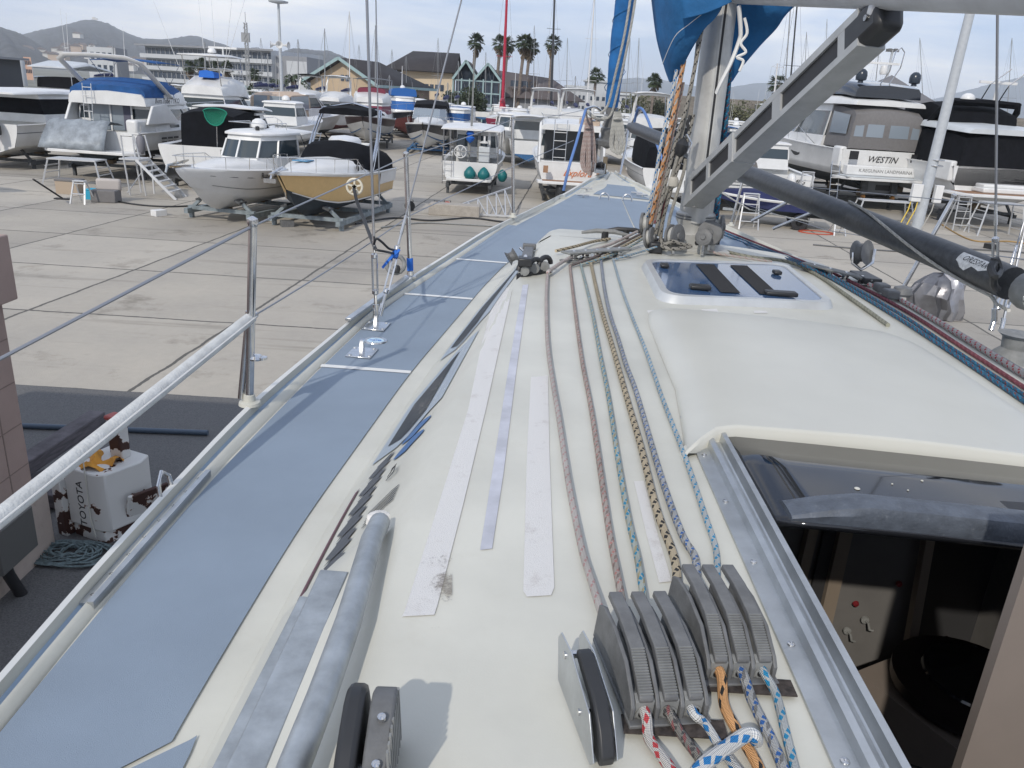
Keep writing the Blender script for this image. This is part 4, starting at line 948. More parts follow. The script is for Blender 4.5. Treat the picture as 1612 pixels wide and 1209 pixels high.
c = Q(1352, 440, .02); cr_ = MB().box(c+Vector((.03,-.0,.012)), (.09,.20,.03), BLACKP).obj('track_car', yacht, bevel=.006)
o = MB().lathe(c+Vector((.0,.03,.13)), [(.062,-.03),(.045,-.014),(.045,.014),(.062,.03)], GREYP, 20, (.6,-.75,.2)).obj('block_sheave', cr_)
MB().tube([c+Vector((-.05,.02,.13)), c+Vector((-.045,.01,.08)), c+Vector((0,.0,.05)), c+Vector((.05,0,.09)), c+Vector((.06,.03,.15))], .009, STEEL, 8).obj('block_strap', cr_)
for q in ((1378,452),(1392,462)): MB().box(Q(*q, .03)+Vector((.03,0,0)), (.06,.07,.04), GREYP).obj('track_slider', cr_, bevel=.008)
tb_ = Q(1560, 548, .02)
sb_ = PY(1566, 505, 3.55); shroud(sb_, PY(1571, -60, 3.5), .0055, .40); 
for (bx, by, tx_, ty, dp) in ((1576,520,1605,395,3.75),(1560,520,1588,428,3.8)):
    b_ = PY(bx, by, dp); t2_ = PY(tx_, ty, dp+.1); u = (t2_-b_); shroud(b_, b_+u*3.0, .004, .30)
MB().tube(spline([PY(*q) for q in ((1566,412,2.5),(1560,422,2.48),(1566,436,2.45),(1573,425,2.5),(1566,408,2.5),(1564,445,2.5),(1570,455,2.55))], 5), .012, BLACKP, 8).obj('pole_lashing', yacht)
MB().lathe(PY(1598, 548, 3.6), [(.10,-.06),(.09,-.03),(.06,.0),(.065,.05),(.09,.07),(.0,.08)], GREYP2, 20).obj('winch', yacht)
# ---------------------------------------------------------------- bow: pulpit, furled genoa, coils, anchor roller
SLEEVE = mat('blue_sleeve', (.10,.19,.42), .7)
def bt(px, r=.016, m_=STEEL, name='pulpit_tube', parent=yacht): return MB().tube(spline([PY(*q) for q in px], 5), r, m_, 10).obj(name, parent)
bt([(887,300,8.9),(896,262,8.9),(908,222,9.2),(922,172,9.6)], .016, SLEEVE)
bt([(922,172,9.6),(936,168,10.0),(950,178,10.2)], .016); bt([(922,172,9.6),(925,188,9.9),(936,190,10.1)], .014)
bt([(998,196,10.0),(1004,172,9.8),(1014,176,9.4),(1030,215,8.8),(1046,262,8.4)], .015, SLEEVE)
bt([(976,275,9.6),(984,235,9.8),(990,196,10)], .014); bt([(984,215,10.2),(1000,185,10.0),(1012,172,9.6)], .014)
fb = PY(957, 214, 10.15); ftop = PY(1003, -160, 9.9); fd = (ftop-fb).normalized()
SAILB = mat('furled_sail_uv_strip', (.015,.13,.36), .85, noise=.25, nscale=5, bump=.5, bscale=40)
P = [fb+fd*h for h in [.34+.12*i for i in range(30)]]
gen = MB().tube(P, [.075+.03*min(1, i/6)+.004*math.sin(i*2.1) for i in range(30)], SAILB, 16).obj('furled_genoa'); tag(gen, 'dark blue furled headsail rolled tight on the forestay above the bow', 'furled sail')
P = []
for i in range(90):
    t = i/89; an = i*.62; P.append(fb+fd*(.38+3.2*t)+Vector((math.cos(an)*.112, math.sin(an)*.112, 0)))
MB().tube(P, .004, BLUEC, 5).obj('seam', gen)
MB().lathe(fb-up*.05, [(.02,-.10),(.05,-.08),(.14,-.05),(.145,.0),(.09,.02),(.085,.06),(.10,.10),(.095,.14),(.065,.16),(.06,.42)], GREYP, 20, fd).obj('furler_drum', yacht)
for i, px in enumerate(([(992,0,9.7),(982,60,9.7),(968,120,9.8),(957,165,9.9),(945,178,9.9)], [(1000,0,9.7),(988,70,9.7),(974,135,9.8),(962,180,9.9),(948,188,9.9)])):
    line([(px[0][0]+6,-60,9.7)]+px, .014, ROPEW, 'white sheet hanging down the front of the furled headsail, nearer its %s edge' % ('left', 'right')[i], 'sheet', grp='sheets on the furled headsail')
def coil(px0, top, bot, wdt, dist, m_, label, n=9, r=.012):
    o = MB(); 
    for i in range(n):
        s_ = (i/(n-1)-.5)*2; P = [PY(px0+s_*wdt*.25, top, dist), PY(px0+s_*wdt*.55, lerp(top, bot, .35), dist-.02), PY(px0+s_*wdt*.8+rnd.uniform(-2,2), lerp(top, bot, .75), dist-.04*rnd.random()), PY(px0+s_*wdt*.45, bot-abs(s_)*6+rnd.uniform(-2,2), dist-.03), PY(px0+s_*wdt*.1-3, lerp(top, bot, .8), dist+.03), PY(px0+s_*wdt*.2, lerp(top, bot, .3), dist+.03)]
        o.tube(spline(P, 4), r, m_, 6)
    o.tube([PY(px0+math.cos(q)*wdt*.4, lerp(top, bot, .20)+math.sin(q)*3, dist+math.sin(q)*.06) for q in [2*math.pi*k/12 for k in range(12)]], r, m_, 6, closed=True)
    return tag(o.obj('rope_coil'), label, 'rope coil', 'rope coils hanging at the bow')
PINKR = rope_mat('rope_dusty_pink', (.46,.39,.36), (.35,.22,.20), None, 20)
coil(927, 186, 276, 15, 9.9, PINKR, 'dusty pink rope coil hanging on the port side of the pulpit')
coil(972, 176, 244, 16, 9.8, ROPEW, 'grey white rope coil hanging below the furled headsail', 9, .013)
line([(925,176,9.9),(934,184,9.8),(945,188,9.9),(955,182,10)], .02, ROPEW, 'white rope bundle draped over the pulpit top', 'rope', grp='rope on the pulpit')
ar = MB(); p = Q(955, 272, .05)
ar.box(p+Vector((-.1,.1,.02)), (.10,.5,.04), STEEL).box(p+Vector((-.16,.1,.06)), (.012,.5,.11), STEEL).box(p+Vector((-.04,.1,.06)), (.012,.5,.11), STEEL).lathe(p+Vector((-.15,.3,.06)), [(.05,0),(.03,.05),(.05,.10)], BLACKP, 14, (1,0,0)); ar.obj('bow_roller', yacht)
MB().box(Q(952,260,.12), (.05,.04,.20), mat('brown_wood_block', (.16,.13,.09), .7)).obj('mooring_post', yacht)
for q in ((951,315),(987,317)): 
    p = Q(*q); MB().tube([p+Vector((.05*math.cos(t), 0, .07*math.sin(t))) for t in [math.pi*i/8 for i in range(9)]], .009, STEEL, 6).obj('deck_eye', yacht)
for q in ((918,312),(923,301),(1002,308),(1010,311)):
    p = Q(*q); MB().tube([p+Vector((-.06,0,.03)), p+Vector((.06,0,.03))], .011, STEEL, 6).cyl(p, p+up*.03, .012, STEEL, 6).obj('horn_cleat', yacht)
p = Q(1003, 396, .01)
# ---------------------------------------------------------------- ground
def ground_mat():
    m = bpy.data.materials.new('concrete_slabs'); m.use_nodes = True; t = m.node_tree; b = t.nodes['Principled BSDF']; b.inputs['Roughness'].default_value = .88
    g = N(t, 'ShaderNodeNewGeometry'); sp = N(t, 'ShaderNodeSeparateXYZ'); L(t, g.outputs['Position'], sp.inputs[0])
    def M(op, a, b_=None, c=None):
        n = N(t, 'ShaderNodeMath', operation=op)
        for i, q in enumerate((a, b_, c)):
            if q is None: continue
            if isinstance(q, (int, float)): n.inputs[i].default_value = q
            else: L(t, q, n.inputs[i])
        return n.outputs[0]
    def noise(sc, det=4, vec=None, ro=.6):
        n = N(t, 'ShaderNodeTexNoise'); n.inputs['Scale'].default_value = sc; n.inputs['Detail'].default_value = det; n.inputs['Roughness'].default_value = ro
        L(t, vec or g.outputs['Position'], n.inputs['Vector']); return n.outputs['Fac']
    wob = M('MULTIPLY', M('SUBTRACT', noise(1.3), .5), .10)
    yy = M('ADD', M('SUBTRACT', sp.outputs[1], 10.62), wob); xx = M('ADD', M('SUBTRACT', sp.outputs[0], M('ADD', M('MULTIPLY', sp.outputs[1], .062), -10.19)), wob)
    fy = M('DIVIDE', yy, 3.78); fx = M('DIVIDE', xx, 3.95)
    dy = M('MULTIPLY', M('PINGPONG', fy, .5), 3.78); dx = M('MULTIPLY', M('PINGPONG', fx, .5), 3.95)
    d = M('MINIMUM', dy, dx)
    # joints: dark crack with a paler worn edge
    jn = M('LESS_THAN', d, M('ADD', .018, M('MULTIPLY', noise(9), .028)))
    cell = N(t, 'ShaderNodeCombineXYZ'); L(t, M('FLOOR', fx), cell.inputs[0]); L(t, M('FLOOR', fy), cell.inputs[1])
    wn = N(t, 'ShaderNodeTexWhiteNoise'); L(t, cell.outputs[0], wn.inputs['Vector'])
    r = N(t, 'ShaderNodeValToRGB'); L(t, noise(.22, 6), r.inputs[0])
    r.color_ramp.elements[0].position = .32; r.color_ramp.elements[1].position = .68; r.color_ramp.elements[0].color = (.335,.312,.275,1); r.color_ramp.elements[1].color = (.445,.408,.345,1)
    v = M('ADD', .84, M('MULTIPLY', wn.outputs['Value'], .22)); v = M('MULTIPLY', v, M('ADD', .86, M('MULTIPLY', noise(6, 8, ro=.75), .26)))
    st = N(t, 'ShaderNodeValToRGB'); L(t, noise(.55, 9, ro=.7), st.inputs[0]); st.color_ramp.elements[0].position = .57; st.color_ramp.elements[1].position = .76; st.color_ramp.elements[0].color = (1,1,1,1); st.color_ramp.elements[1].color = (.42,.40,.37,1)
    mp = N(t, 'ShaderNodeMapping'); mp.inputs['Scale'].default_value = (.12, 1.6, 1); L(t, g.outputs['Position'], mp.inputs[0])
    ty = N(t, 'ShaderNodeValToRGB'); L(t, noise(1.0, 5, mp.outputs[0]), ty.inputs[0]); ty.color_ramp.elements[0].position = .58; ty.color_ramp.elements[1].position = .70; ty.color_ramp.elements[0].color = (1,1,1,1); ty.color_ramp.elements[1].color = (.70,.70,.69,1)
    def mul(a, b_, f=1):
        x = N(t, 'ShaderNodeMix'); x.data_type = 'RGBA'; x.blend_type = 'MULTIPLY'; x.inputs['Factor'].default_value = f; L(t, a, x.inputs[6]); L(t, b_, x.inputs[7]); return x.outputs[2]
    c = N(t, 'ShaderNodeCombineColor')
    for i in range(3): L(t, v, c.inputs[i])
    o = mul(mul(mul(r.outputs[0], c.outputs[0]), st.outputs[0]), ty.outputs[0])
    x = N(t, 'ShaderNodeMix'); x.data_type = 'RGBA'; L(t, jn, x.inputs['Factor']); L(t, o, x.inputs[6]); x.inputs[7].default_value = (.10,.095,.085,1)
    L(t, x.outputs[2], b.inputs['Base Color'])
    bp = N(t, 'ShaderNodeBump'); bp.inputs['Strength'].default_value = .5; bp.inputs['Distance'].default_value = .01; L(t, noise(60, 5), bp.inputs['Height']); L(t, bp.outputs[0], b.inputs['Normal'])
    return m
def sheet(name, x0, y0, x1, y1, z, m_, n=1):
    o = MB().add([(x0,y0,z),(x1,y0,z),(x1,y1,z),(x0,y1,z)], [(0,1,2,3)], m_).obj(name); return tag(o, kind='structure')
sheet('ground', -9000, -60, 9000, 12000, 0, mat('far_ground', (.20,.20,.17), .9, noise=.4, nscale=.02))
sheet('concrete_yard', -70, -60, 90, 190, .012, ground_mat())
ASPH = mat('asphalt', (.125,.125,.125), .9, noise=.3, nscale=60, bump=.8, bscale=70, dirt=.5, dirtcol=(.21,.21,.20))
tag(MB().add([(-40,-40,.022),(20,-40,.022),(20,10.60,.022),(-40,10.66,.022)], [(0,1,2,3)], ASPH).obj('asphalt_strip'), kind='structure')
SEA = mat('sea_water', (.02,.05,.07), .15, bump=.4, bscale=.3)
sheet('sea', -200, 300, 9000, 11900, .4, SEA)
# ---------------------------------------------------------------- pump house wall, scrap and timber below on the left
WALL = mat('painted_block_wall', (.36,.27,.235), .85, noise=.06, nscale=3, bump=.2, bscale=60); WALL2 = mat('plinth_paint', (.46,.39,.34), .85, noise=.1, nscale=4, dirt=.3)
wall = empty('block_wall', (-4.42, 6.5, 0), 0, 'dusty pink block wall with paler plinth at the left edge', 'wall')
wm = MB().box((-2, -3.5, 1.25), (4.0, 7, 2.50), WALL).obj('wall_body', wall)
MB().box((-1.96, -3.46, 2.77), (4.12, 7.08, .56), WALL).obj('wall_coping', wall, bevel=.012)
MB().box((-1.96, -3.46, .33), (4.10, 7.08, .70), WALL2).obj('plinth', wall, bevel=.03)
for z in (.95, 1.35, 1.75, 2.15): MB().box((.0015, -3.5, z), (.004, 6.98, .009), mat('mortar_line', (.23,.175,.15), .9)).obj('mortar_joint', wall)
MB().box((.0015, -.28, 1.5), (.005, .012, 1.9), MATS['mortar_line']).obj('mortar_joint', wall)
bx = MB().box((.20, -.78, .62), (.26, .50, .40), mat('grey_box_paint', (.10,.10,.095), .5)).obj('junction_box', wall, bevel=.012)
MB().tube([(.17, -.80, .46), (.18, -.76, .25), (.22, -.70, .0)], .05, BLACK, 12).obj('drain_pipe', wall)
# scrapped forklift counterweight
RUSTW = mat('rusty_white_paint', (.62,.62,.60), .5, noise=.06, nscale=2, dirt=0)
def rusty(name, amt, sc=3.0):
    m = bpy.data.materials.new(name); m.use_nodes = True; t = m.node_tree; b = t.nodes['Principled BSDF']; b.inputs['Roughness'].default_value = .6
    c = N(t, 'ShaderNodeTexCoord'); n = N(t, 'ShaderNodeTexNoise'); n.inputs['Scale'].default_value = sc; n.inputs['Detail'].default_value = 6; n.inputs['Roughness'].default_value = .55; L(t, c.outputs['Object'], n.inputs['Vector'])
    r = N(t, 'ShaderNodeValToRGB'); L(t, n.outputs['Fac'], r.inputs[0]); e = r.color_ramp.elements; e[0].position = .5-amt; e[0].color = (.035,.012,.008,1); e[1].position = .5-amt+.012; e[1].color = (.60,.60,.58,1)
    k = e.new(.5-amt-.05); k.color = (.05,.02,.015,1); k = e.new(.5-amt+.006); k.color = (.30,.12,.05,1)
    L(t, r.outputs[0], b.inputs['Base Color']); return m
RU1 = rusty('rust_white_light', .13, 4); RU2 = rusty('rust_white_heavy', .01, 6)
cw = empty('scrap_counterweight', (-4.30, 6.80, .0), math.radians(-22), 'rusty white scrap forklift counterweight lettered TOYOTA beside the block wall', 'scrap metal')
MB().prism([(0,0),(.42,-.0),(.50,.05),(.56,.42),(.50,.58),(.0,.58)], .62, RU1, Matrix.Translation((0,0,.16))).obj('body', cw, bevel=.015)
MB().prism([(.02,.02),(.44,.02),(.54,.42),(.06,.55)], .16, RU2).obj('foot', cw, bevel=.01)
MB().box((-.06,.12,.33), (.12,.36,.62), RU2).obj('side_plate', cw, bevel=.01)
text('TOYOTA', frame((.20,-.002,.42), (0,0,1), (-1,0,0)), .12, BLACK, cw, 'lettering', .001) 
MB().box((.30,.42,.98), (.16,.12,.42), RU2).box((.30,.42,1.2), (.2,.14,.05), mat('red_plastic_cap', (.35,.06,.05), .5)).obj('post', cw, bevel=.02)
MB().cyl((.18,.52,.80), (.20,.50,1.05), .07, RU2, 12).obj('rusty_pipe', cw)
MB().tube([(.33,-.02,1.0), (.335,-.025,.7), (.33,-.03,.3), (.36,-.02,.1)], .006, CREAM, 6).obj('cord', cw)
yc = MB(); g_ = []
for i in range(9):
    g_.append([Vector((-.02+.055*i, .05+.045*j+.03*math.sin(i), .80+.035*math.sin(i*1.3+j*.9)+.03*math.sin(j*1.7))) for j in range(8)])
tag(yc.loft(g_, mat('orange_yellow_cloth', (.60,.28,.04), .85, noise=.2), flip=True).obj('yellow_cloth'), 'orange yellow cloth thrown over the scrap counterweight', 'cloth').matrix_world = cw.matrix_basis.copy()
pl = MB().box((0,0,.0), (.035,.42,.50), RU2).obj('rusty_panel', None, bevel=.01); pl.location = (-3.62, 6.98, .27); pl.rotation_euler = (0, math.radians(20), math.radians(-35)); tag(pl, 'peeling rusty white steel panel leaning by the counterweight', 'steel panel')
TIM = mat('weathered_timber', (.12,.11,.12), .9, noise=.35, nscale=5, stretch=(1,1,8), bump=.4, bscale=40)
for i, (p_, q_, w_, lb_) in enumerate((((-5.10,7.35,.42),(-5.0,8.75,.44),.20,'upper weathered timber baulk stacked behind the counterweight'),((-5.30,7.15,.14),(-4.65,8.35,.14),.24,'lower dark timber baulk under the other one'),((-4.78,7.2,.14),(-4.55,8.3,.14),.22,'third timber baulk nearest the counterweight, half hidden'))):
    tag(MB().bar(p_, q_, w_, .16, TIM).obj('timber_baulk', None, bevel=.012), lb_, 'timber', 'timber baulks stacked by the wall')
tag(MB().tube([(-6.4,9.15,.06), (-3.9,9.3,.06)], .035, mat('blue_grey_pipe', (.06,.09,.13), .5), 12).obj('pipe'), 'dark blue grey pipe lying on the asphalt behind the timbers', 'pipe')
NET = mat('teal_netting', (.16,.21,.22), .95, noise=.4, nscale=30)
P = []
for i in range(420):
    t = i/420; an = i*.33; rr = .08+.20*abs(math.sin(i*.117)); P.append(Vector((-4.12+rr*math.cos(an)*1.3+.10*math.sin(i*.05), 6.42+rr*math.sin(an)*.8, .03+.10*(1-rr/.3)*abs(math.sin(i*.77))+.02)))
tag(MB().tube(P, .008, NET, 4, cap=False).obj('net_pile'), 'heap of grey green netting on the asphalt at the foot of the counterweight', 'net')
# silver sheeted bundle on the yard to starboard
SIL = mat('silver_tarpaulin', (.36,.36,.38), .38, .75, noise=.15, nscale=5, bump=1.0, bscale=7)
rows = []
cx_, cy_ = 10.0, 18.6
for i in range(7):
    z = (0,.25,.55,.8,.95,1.02,1.04)[i]; k = (1,1.02,.98,.86,.62,.3,.0)[i]
    rows.append([Vector((cx_+(.60+.07*math.sin(a*7+i*.6)+.03*math.sin(a*17+i*1.7))*k*math.cos(a)+.05*math.sin(i*2.2)+.0*z, cy_+(.5+.06*math.sin(a*9+i*1.2)+.03*math.sin(a*15))*k*math.sin(a), z+.04*math.sin(a*3+i))) for a in [2*math.pi*j/40 for j in range(72)]])
tag(MB().loft(rows, SIL, closed=True).obj('covered_bundle', ang=25), 'bundle under a crumpled silver tarpaulin on the concrete to starboard', 'covered bundle')
fb_ = MB().tube([(11.55,15.2,.35),(11.75,15.1,1.6)], .16, mat('orange_tan_paint', (.55,.28,.10), .6), 14).obj('bollard_post'); tag(fb_, 'orange tan post at the right edge beyond the starboard winch', 'post')
# small objects on the yard
def cable_reel(px, py, col, lab):
    p = PZ(px, py, .0); o = empty('cable_reel', p, 0, lab, 'cable reel', 'cable reels on the yard')
    MB().lathe((0,0,.19), [(.19,-.09),(.19,-.07),(.12,-.06),(.12,.06),(.19,.07),(.19,.09)], col, 18, (.3,-1,0)).obj('drum', o); MB().tube([(-.14,0,0),(-.12,0,.42),(.12,0,.42),(.14,0,0)], .015, BLACK, 6).obj('stand', o)
cable_reel(645, 332, BLACKP, 'black and white cable reel on the yard left of the orange ones')
cable_reel(688, 333, mat('black_orange', (.10,.04,.02), .5), 'dark cable reel with orange centre beside the red one')
cable_reel(704, 333, mat('red_plastic', (.55,.05,.03), .5), 'bright red cable reel on the yard')
# ---------------------------------------------------------------- boats on the yard
BW = mat('boat_white', (.66,.665,.66), .35, noise=.09, nscale=1.1, dirt=.12, dirtcol=(.4,.39,.35)); BWG = mat('boat_grey_white', (.50,.53,.55), .4, noise=.08, nscale=1.5)
AF = mat('antifouling_dark', (.030,.042,.055), .7, noise=.35, nscale=3, dirt=.25, dirtcol=(.12,.13,.13)); AFB = mat('antifouling_blue', (.03,.11,.25), .7, noise=.2); AFR = mat('antifouling_maroon', (.14,.03,.03), .7, noise=.3)
YEL = mat('hull_sand_yellow', (.62,.43,.20), .32, noise=.05); NAVY = mat('hull_navy_black', (.012,.014,.022), .25); GREYS = mat('stripe_grey', (.10,.11,.12), .5); DBR = mat('hull_dark_brown', (.05,.03,.03), .35)
BCOV = mat('black_canvas', (.008,.009,.012), .9, noise=.3, nscale=3, bump=1.2, bscale=5, spec=.15); NCOV = mat('navy_canvas', (.010,.016,.075), .8, noise=.25, nscale=3, bump=.6, bscale=6); BLCOV = mat('royal_blue_canvas', (.008,.075,.24), .8, noise=.2, nscale=3, bump=.5, bscale=5)
GCOV = mat('taupe_canvas', (.155,.15,.15), .8, noise=.08); TCOV = mat('tan_canvas', (.46,.36,.28), .8, noise=.1); SCOV = mat('silver_grey_sheet', (.25,.28,.31), .55, .2, noise=.3, nscale=3, bump=1.0, bscale=4); MARC = mat('maroon_canvas', (.16,.02,.045), .7)
WIN = mat('boat_window', (.035,.05,.06), .08, spec=.8); VIN = mat('clear_vinyl', (.22,.26,.30), .12, spec=.8); TEAK = mat('teak_deck', (.30,.17,.10), .7, noise=.2, nscale=12, stretch=(1,8,1)); GREENF = mat('teal_fender', (.0,.12,.13), .5)
STR = mat('painted_cradle_steel', (.22,.26,.28), .6, .2, noise=.3, nscale=6, dirt=.3, dirtcol=(.2,.1,.05)); DKST = mat('dark_cradle_steel', (.07,.075,.08), .7, noise=.4, nscale=6); ALW = mat('ladder_aluminium', (.55,.56,.57), .45, .4)
ROPEG = mat('plain_cord', (.35,.34,.31), .9)
def hullprof(s, B, D, kz, rise, fine=.45, tr=.90):
    b = B/2*(1-max(0, (s-(1-fine))/fine)**2.3)*(tr+(1-tr)*min(1, s/.35)); b = max(b, .03)
    zt = kz+D+rise*s*s; k = max(0, (s-.70)/.30); zk = kz+k**3.0*D*.80; zc = kz+D*.34+k**1.6*D*.42
    return b, zt, zk, zc
class Boat:
    def __init__(s, name, label, pos, head, L_, B, D=1.5, kz=.6, rise=.5, side=None, low=None, bot=None, band=None, cat='motor boat', ov=.6, cockpit=.32, group=None, tr=.92, bandf=(.55,.62), inner=None):
        s.L, s.B, s.D, s.kz, s.rise, s.ov = L_, B, D, kz, rise, ov; s.cock = cockpit; s.tr = tr
        s.e = empty(name, (pos[0], pos[1], 0), math.radians(head), label, cat, group)
        side = side or BW; bot = bot or AF; low = low or side; rows = []; n = 22
        for i in range(n+1):
            u = i/n; b, zt, zk, zc = hullprof(u, B, D, kz, rise, tr=tr); x = L_*u
            fl = u**3
            def pt(f, z, hx): return Vector((x+ov*hx*u**5, f*b, z))
            f1 = lerp(.86, .45, fl); zm = lerp(zc, zt, bandf[0]); zm2 = lerp(zc, zt, bandf[1])
            half = [pt(.94, zt-.06, 1), pt(1, zt, 1), pt(1.03, zt-.03, 1), pt(1.0, zt-.10, .97), pt(lerp(.97,.86,fl), zm2, .8), pt(lerp(.965,.83,fl), zm, .75), pt(lerp(f1,.0,0)*1.03, zc+.05, .2), pt(f1, zc, .15), pt(f1*.5, lerp(zk, zc, .45), .0), pt(0, zk, 0)]
            rows.append(half+[Vector((p.x, -p.y, p.z)) for p in half[-2::-1]])
        ml = [BW, BW, BW, side, band or side, low, bot if bot else low, bot, bot]; ml = ml+ml[::-1]
        o = MB().loft(rows, ml); n0 = len(rows[0]); ring = rows[0]
        o.add([ring[1], ring[3], ring[5], ring[7], ring[9], ring[11], ring[13], ring[15], ring[17]], [(0,1,2,3,5,6,7,8)], side)
        o.add([ring[7], ring[9], ring[11]], [(0,1,2)], bot)
        s.hull = o.obj('hull', s.e, ang=50)
        # deck forward of the cockpit, cockpit floor aft
        d = []
        for i in range(n+1):
            u = i/n; b, zt, _, _ = hullprof(u, B, D, kz, rise, tr=tr); x = L_*u+ov*u**5
            if u >= cockpit-.001: d.append([Vector((x, b*.95*f, zt-.05+.10*(1-f*f)*(B/3))) for f in (1,.6,.3,0,-.3,-.6,-1)])
        MB().loft(d, BW).obj('deck', s.e)
        u0 = cockpit; b, zt, _, _ = hullprof(u0, B, D, kz, rise, tr=tr); zf = s.top(0)-min(.65, D*.4)
        b0 = hullprof(0, B, D, kz, rise, tr=tr)[0]
        MB().add([(.02, b0*.9, zf), (L_*u0, b*.9, zf), (L_*u0, -b*.9, zf), (.02, -b0*.9, zf)], [(3,2,1,0)], inner or BWG).add([(L_*u0, b*.95, zf), (L_*u0, b*.95, zt), (L_*u0, -b*.95, zt), (L_*u0, -b*.95, zf)], [(0,1,2,3)], BW).obj('cockpit', s.e)
    def top(s, u): return s.kz+s.D+s.rise*u*u
    def hb(s, u): return hullprof(u, s.B, s.D, s.kz, s.rise, tr=s.tr)[0]
    def stripe(s, u0, u1, h0, h1, m_, name='hull_stripe', sides=(1,-1), off=.012):
        for sd in sides:
            rows = []
            for i in range(13):
                u = lerp(u0, u1, i/12); b, zt, zk, zc = hullprof(u, s.B, s.D, s.kz, s.rise, tr=s.tr); fl = u**3
                def P(h):
                    f = lerp(.86, .45, fl)*1.03; k = min(1, h/.62); ft = lerp(.97,.86,fl)
                    f = lerp(f, ft, k) if h < .62 else lerp(ft, 1, (h-.62)/.38); hx = lerp(.2, .8, k) if h < .62 else lerp(.8, 1, (h-.62)/.38)
                    return Vector((s.L*u+s.ov*hx*u**5, sd*(f*b+off), lerp(zc, zt, h)))
                rows.append([P(lerp(h0, h1, j/3)) for j in range(4)])
            MB().loft(rows, m_, flip=sd > 0).obj(name, s.e)
    def house(s, name, x0, x1, w, z0, h, m_=None, rf=.6, ra=.1, ty=.12, fw=.7, win=(.42,.82), wm=None, roof=.10, roofm=None, post=True, crown=.08, aft=True, nofront=False, rz=0):
        m_ = m_ or BW; wm = wm or WIN
        def ring(t, grow=0, dx0=0, dx1=0):
            a = x0+ra*t-grow+dx0; b = x1-rf*t+grow+dx1; hw = w/2*(1-ty*t)+grow; z = z0+h*t; r = min(.25, hw*.4); P = []
            hwf = hw*fw
            C = [(a, -hw), (lerp(a, b, .6), -hw), (b-r*.6, -hwf), (b, -hwf*.55), (b+.04, 0), (b, hwf*.55), (b-r*.6, hwf), (lerp(a, b, .6), hw), (a, hw)]
            return [Vector((px, py, z)) for px, py in C]
        o = MB(); o.loft([ring(0), ring(win[0])], m_, closed=True)
        o.loft([ring(win[1]), ring(1)], m_, closed=True); hs = o.obj(name, s.e, ang=35)
        g = MB(); A, B_ = ring(win[0], -.015), ring(win[1], -.015)
        g.loft([A, B_], wm, closed=True).obj('window_band', hs, ang=20)
        if post:
            A, B_ = ring(win[0]-.01), ring(win[1]+.01)
            for i in (0, 1, 2, 4, 6, 7, 8):
                MB().bar(A[i], B_[i], .055, .055, m_).obj('window_post', hs)
        R = [ring(1, roof), ring(1, roof), ring(1, roof*.9), ring(1, roof*.2-.05), ring(1, -.4)]
        for i, dz in enumerate((.0, .045, .07, .07+crown*.6, .07+crown)):
            for p in R[i]: p.z += dz
        MB().loft(R, roofm or m_, closed=True, cap0=True, cap1=True).obj('roof', hs, ang=40)
        s.zr = z0+h+.07+crown; return hs
    def shape(s, name, secs, m_, parent=None, ang=60):
        # free canvas shape: list of (x, half width, z bottom, z top, roundness)
        rows = []
        for x, hw, zb, zt, rd in secs:
            rows.append([Vector((x, hw, zb)), Vector((x, hw*.97, lerp(zb, zt, .6))), Vector((x, hw*(1-rd*.3), lerp(zb, zt, .92))), Vector((x, hw*.5*(1-rd*.2), zt)), Vector((x, 0, zt+.04)), Vector((x, -hw*.5*(1-rd*.2), zt)), Vector((x, -hw*(1-rd*.3), lerp(zb, zt, .92))), Vector((x, -hw*.97, lerp(zb, zt, .6))), Vector((x, -hw, zb))])
        return MB().loft(rows, m_, cap0=True, cap1=True).obj(name, parent or s.e, ang=ang)
    def rail(s, u0=.45, h=.5, n=6, u1=1.0, aftdrop=True):
        o = MB()
        for sd in (1, -1):
            P = []
            for i in range(10):
                u = lerp(u0, u1, i/9); P.append(Vector((s.L*u+s.ov*u**5, sd*s.hb(u)*.93, s.top(u)+h*(min(1, i/2) if aftdrop else 1))))
            o.tube(P, .014, STEEL, 5)
            for i in range(1, n):
                u = lerp(u0, u1, i/(n-.5)); b = Vector((s.L*u+s.ov*u**5, sd*s.hb(u)*.90, s.top(u)-.02)); o.tube([b, Vector((b.x+.03, sd*s.hb(u)*.93, s.top(u)+h))], .010, STEEL, 5)
        return o.obj('bow_rail', s.e)
    def tube(s, name, pts, r, m_=None, parent=None, n=6): return MB().tube(pts, r, m_ or STEEL, n).obj(name, parent or s.e)
    def arch(s, x, w, z0, z1, m_=None, dx=.6, th=.12, name='radar_arch'):
        P = [(x, w/2, z0), (x-dx*.7, w/2*.96, lerp(z0, z1, .7)), (x-dx, w/2*.85, z1), (x-dx, 0, z1+.05), (x-dx, -w/2*.85, z1), (x-dx*.7, -w/2*.96, lerp(z0, z1, .7)), (x, -w/2, z0)]
        return MB().tube(P, th, m_ or BW, 8, sq=(1, .5)).obj(name, s.e)
    def bimini(s, x0, x1, w, z, m_, zb, name='bimini'):
        rows = [[Vector((lerp(x0, x1, i/4), w/2*f, z+.10*(1-f*f)-.05*abs(i/4-.5)*2)) for f in (-1,-.6,0,.6,1)] for i in range(5)]
        o = MB().loft(rows, m_).obj(name, s.e, thick=.03)
        for sd in (-1, 1):
            for x in (x0, x1): MB().tube([(x, sd*w/2, z), ((x0+x1)/2, sd*w/2*.98, zb)], .014, STEEL, 5).obj('bimini_pole', o)
        return o
